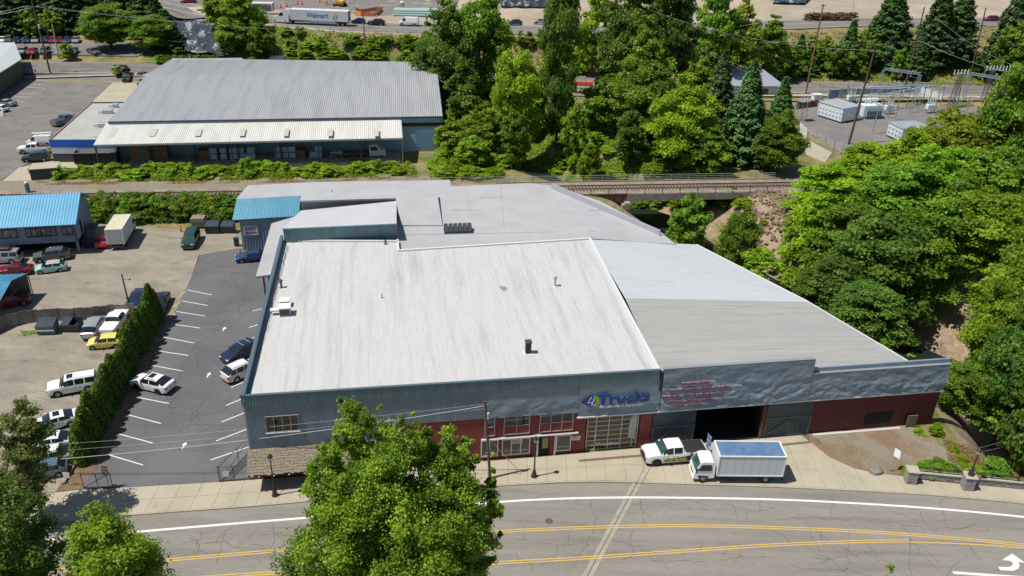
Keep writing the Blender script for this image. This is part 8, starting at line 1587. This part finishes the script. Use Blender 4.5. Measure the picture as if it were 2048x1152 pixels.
for i in range(12): bush(1618 + i * 8, 41, 1.7, 2.4, 'brown', 'brown clipped hedge bush above the road at the upper right', 'brown hedge bushes', 'M')
for i, (px, py) in enumerate([(237, 151), (251, 152)]): bush(px, py, 1.5, 2.6, 'mid' if i == 0 else 'brown', ['round dark green bush at the corner of the warehouse lot', 'round reddish bush beside the green one at the lot corner'][i], None, 'F')
for i in range(9): bush(322 + i * 15, 128, 1.8, 2.2, 'mid', 'green bush in the hedge behind the warehouse roof', 'hedge bushes behind the warehouse')
for i in range(14): px = 1215 + i * 21 + rr.uniform(-6, 6); bush(px, rr.uniform(392, 432), rr.uniform(1.6, 2.6), rr.uniform(1.6, 3.0), ('mid', 'bram', 'dark')[i % 3], 'bush in the shade under the railway bridge', 'bushes under the railway bridge', 'M')
# row of dense bushes between railway and gravel yard
for i in range(22): px = 196 + i * 13.5; bush(px, 441 + rr.uniform(-4, 3) - i * .35, rr.uniform(1.7, 2.3), rr.uniform(3.0, 4.0), ('mid', 'bright', 'mid', 'dark')[i % 4], 'leafy bush in the dense row between railway and gravel yard', 'bushes between railway and gravel yard', 'M')
for i in range(8): bush(205 + i * 34, 425, 1.9, 3.4, 'mid', 'leafy bush in the dense row between railway and gravel yard', 'bushes between railway and gravel yard', 'F')
# brambles before the warehouse
for i in range(36): px = 78 + i * 20.6 + rr.uniform(-5, 5); py = 354 + rr.uniform(-9, 6) - i * .18; bush(px, py, rr.uniform(1.3, 2.2), rr.uniform(1.1, 2.3), ('bram', 'bright', 'bram', 'yel')[i % 4], 'bramble bush in the strip before the warehouse', 'brambles before the warehouse', 'M' if i % 2 else 'F')
bush(497, 352, 1.9, 3.4, 'mid', 'tallest leafy bush before the warehouse lean-to', None, 'M'); bush(343, 356, 1.6, 2.0, 'bright', 'spiky grass like bush before the timber packs', None, 'M')
for i in range(20): px = rr.uniform(868, 1010); py = rr.uniform(318, 356); bush(px, py, rr.uniform(1.5, 2.6), rr.uniform(1.2, 2.6), ('bram', 'bright', 'yel')[i % 3], 'bright green thicket bush right of the gravel path', 'thicket right of the gravel path', 'M')
for i in range(36): px = rr.uniform(1095, 1340); py = rr.uniform(250, 356); bush(px, py, rr.uniform(1.3, 2.4), rr.uniform(.9, 2.0), ('bright', 'bram', 'bright', 'yel')[i % 4], 'bright ivy mound on the slope behind the bridge', 'ivy mounds behind the bridge', 'M' if i % 2 else 'F')
for i in range(10): bush(rr.uniform(1275, 1420), rr.uniform(335, 355), 1.8, 2.2, 'bright', 'bright shrub by the far handrail of the bridge', 'shrubs by the bridge handrail', 'M')
for i in range(26): px = rr.uniform(1330, 1640); py = rr.uniform(430, 640); bush(px, py, rr.uniform(.5, 1.1), rr.uniform(.4, .9), ('bram', 'yel', 'olive')[i % 3], 'low weedy clump on the creek bank', 'weedy clumps on the creek bank')
for i in range(12): px = rr.uniform(1800, 1960); py = rr.uniform(690, 760); bush(px, py, rr.uniform(.6, 1.2), rr.uniform(.5, 1.2), ('bram', 'mid')[i % 2], 'low weedy clump on the bare bank at the right', 'weedy clumps on the bare bank')
for px, py, r_, h_, hue, lb in [(1848, 947, 1.2, 1.2, 'mid', 'left green shrub behind the iron fence'), (1876, 944, 1.4, 1.3, 'mid', 'larger green shrub in the middle behind the iron fence'), (1903, 946, 1.0, .9, 'mid', 'lower shrub right of the larger one behind the fence'), (1990, 952, 1.5, 1.9, 'mid', 'round clipped bush behind the fence near the right edge'), (1809, 944, .6, .5, 'bright', 'small weed at the foot of the left stone pier'), (1838, 868, .6, .7, 'yel', 'yellow flowering weed at the dark red wall'), (1872, 868, .8, 1.3, 'yel', 'yellow blossoming shrub at the building corner'), (1905, 900, .6, .5, 'olive', 'dry scrub clump on the stony edge'), (1926, 925, .8, .6, 'olive', 'pale scrub left of the lamp pier'), (1955, 945, .9, .6, 'olive', 'pale scrub right of the lamp pier')]: bush(px, py, r_, h_, hue, lb, None, 'M', p=G(px, py, 0))
# arborvitae hedge along the lot: single clipped columns
def mk(v): 
    r = rng(200 + v); n = 9000; t_ = r.random(n) ** .9; a = r.random(n) * 2 * math.pi; w_ = .78 * np.clip((1 - t_) ** .42 * (1 - .12 * np.sin(a * 5 + t_ * 9 + v)), .05, 1); q_ = .72 + .3 * r.random(n); C = np.c_[np.cos(a) * w_ * q_, np.sin(a) * w_ * q_, t_ * 4.6 + .05]; N_ = np.c_[np.cos(a) * .8, np.sin(a) * .8, .35 + 0 * a] + r.normal(size=(n, 3)) * .55; C += r.normal(size=(n, 3)) * .05; return leaves('foliage', C, N_, .15 * (.7 + .6 * r.random(n)), r.random(n), L_arb, v, 1.5)
AV = [mk(v) for v in range(3)]; q = MB(); q.tube([(0, 0, -.1), (0, 0, 3.6)], [.1, .03], 6); TM = q.mesh('stem', m_bark)
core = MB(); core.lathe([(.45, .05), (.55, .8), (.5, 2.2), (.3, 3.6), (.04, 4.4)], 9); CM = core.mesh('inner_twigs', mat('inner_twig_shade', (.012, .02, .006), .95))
ha_, hb_ = G(312, 640, .1), G(163, 925, .1); nA = 27
for i in range(nA):
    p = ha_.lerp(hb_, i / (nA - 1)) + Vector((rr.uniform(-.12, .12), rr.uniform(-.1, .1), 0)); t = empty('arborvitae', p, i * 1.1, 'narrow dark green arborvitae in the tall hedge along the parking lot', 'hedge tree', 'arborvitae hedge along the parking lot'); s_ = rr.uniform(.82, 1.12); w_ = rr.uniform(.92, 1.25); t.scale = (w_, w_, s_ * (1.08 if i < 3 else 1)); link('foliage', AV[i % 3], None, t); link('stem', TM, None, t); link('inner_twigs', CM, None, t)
# ground cover: weeds, dry grass, ivy
def cover(name, poly, n, ls, m, hgt, seed, label=None, on=None):
    r = rng(seed); P = np.array([[p.x, p.y] for p in poly]); lo, hi = P.min(0), P.max(0); pts_ = []
    while sum(len(a) for a in pts_) < n:
        c = r.random((n * 2, 2)) * (hi - lo) + lo; ins = np.zeros(len(c), bool); j = len(P) - 1
        for i in range(len(P)):
            xi, yi, xj, yj = *P[i], *P[j]; ins ^= ((yi > c[:, 1]) != (yj > c[:, 1])) & (c[:, 0] < (xj - xi) * (c[:, 1] - yi) / (yj - yi + 1e-9) + xi); j = i
        pts_.append(c[ins])
    c = np.concatenate(pts_)[:n]; nz_ = np.array([noise.noise(Vector((x * .35, y * .35, seed))) for x, y in c]); keep = nz_ > -.12; c, nz_ = c[keep], nz_[keep]
    z = (T(c[:, 0], c[:, 1]) if on is None else on) + np.clip(nz_ + .2, 0, 1) * hgt * r.random(len(c)) + .03; n = len(c); return tag(link(name, leaves(name, np.c_[c, z], r.normal(size=(n, 3)) * .55 + np.array([0, 0, .8]), ls * (.6 + .8 * r.random(n)), r.random(n) * .6 + np.clip(nz_, 0, .4), m, seed)), kind='stuff')
cover('bramble_cover', [G(72, 366), G(100, 340), G(815, 322), G(838, 350), G(640, 359), G(300, 364)], 26000, .34, L_bram, 1.4, 1)
cover('ivy_cover', [g(1085, 355), g(1095, 255), g(1240, 225), g(1300, 270), g(1330, 355)], 34000, .38, L_bram, .9, 2)
cover('gully_cover', [g(985, 354), g(1000, 240), g(1100, 230), g(1100, 352)], 16000, .4, L_bram, 1.0, 14)
cover('weed_cover', [g(1340, 470), g(1440, 440), g(1560, 560), g(1640, 620), g(1520, 590)], 9000, .22, L_bram, .35, 3)
cover('thicket_cover', [g(858, 358), g(868, 305), g(1000, 270), g(1090, 290), g(1090, 357)], 24000, .34, L_bram, 1.0, 4)
cover('bank_cover', [Vector((-84, 223.5, 0)), Vector((-20, 223.5, 0)), Vector((60, 224, 0)), Vector((75, 248, 0)), Vector((15, 233, 0)), Vector((-28, 230, 0)), Vector((-50, 231.5, 0)), Vector((-84, 241, 0))], 22000, .6, L_bram, 1.0, 5)
cover('dry_grass', [Vector((-84, 223.3, 0)), Vector((150, 223.3, 0)), Vector((150, 266, 0)), Vector((77, 251, 0)), Vector((0, 231, 0)), Vector((-84, 240, 0))], 16000, .55, L_dry, .5, 6)
cover('street_cover', [Vector((58, 223.6, 0)), Vector((150, 224.5, 0)), Vector((150, 248, 0)), Vector((77, 243, 0)), Vector((58, 236, 0))], 20000, .55, L_bram, .9, 12)
cover('yard_weeds', [G(40, 660, .1), G(170, 645, .1), G(168, 652, .1), G(45, 672, .1)], 1500, .14, L_yel, .25, 7, on=.12)
cover('roadside_scrub', [G(1885, 875, 0), G(1960, 905, 0), G(2048, 960, 0), G(1940, 962, 0), G(1895, 920, 0)], 6000, .17, L_dry, .3, 8)
cover('strip_weeds', [G(70, 366), G(300, 364), G(640, 360), G(838, 352), G(838, 356), G(640, 365), G(300, 369), G(70, 371)], 6000, .22, L_dry, .3, 9)

# tell the members of a row apart by counting them from the left
_ones = ['first', 'second', 'third', 'fourth', 'fifth', 'sixth', 'seventh', 'eighth', 'ninth', 'tenth', 'eleventh', 'twelfth', 'thirteenth', 'fourteenth', 'fifteenth', 'sixteenth', 'seventeenth', 'eighteenth', 'nineteenth']
_tens = ['', '', 'twenty', 'thirty', 'forty', 'fifty', 'sixty', 'seventy', 'eighty', 'ninety']
def ordinal(n):
    if n < 20: return _ones[n - 1]
    if n < 100: return (_tens[n // 10] + ' ' + _ones[n % 10 - 1]) if n % 10 else _tens[n // 10][:-1] + 'ieth'
    return None
_same = {}
for o in bpy.data.objects:
    if o.parent is None and o.get('label') and o.get('group'): _same.setdefault((o['group'], o['label']), []).append(o)
for (gr, lb), os_ in _same.items():
    if len(os_) < 2 or len(os_) > 99: continue
    bpy.context.view_layer.update()
    def cx(o):
        p = o.location if o.type == 'EMPTY' or o.location.length > .01 else sum((v.co for v in o.data.vertices), Vector()) / len(o.data.vertices)
        return PX(p)
    os_ = sorted(os_, key=lambda o: (round(cx(o)[0]), cx(o)[1])); ws_ = lb.split()
    for i, o in enumerate(os_): o['label'] = ' '.join(ws_[:11]) + ', ' + ordinal(i + 1) + ' from the left'
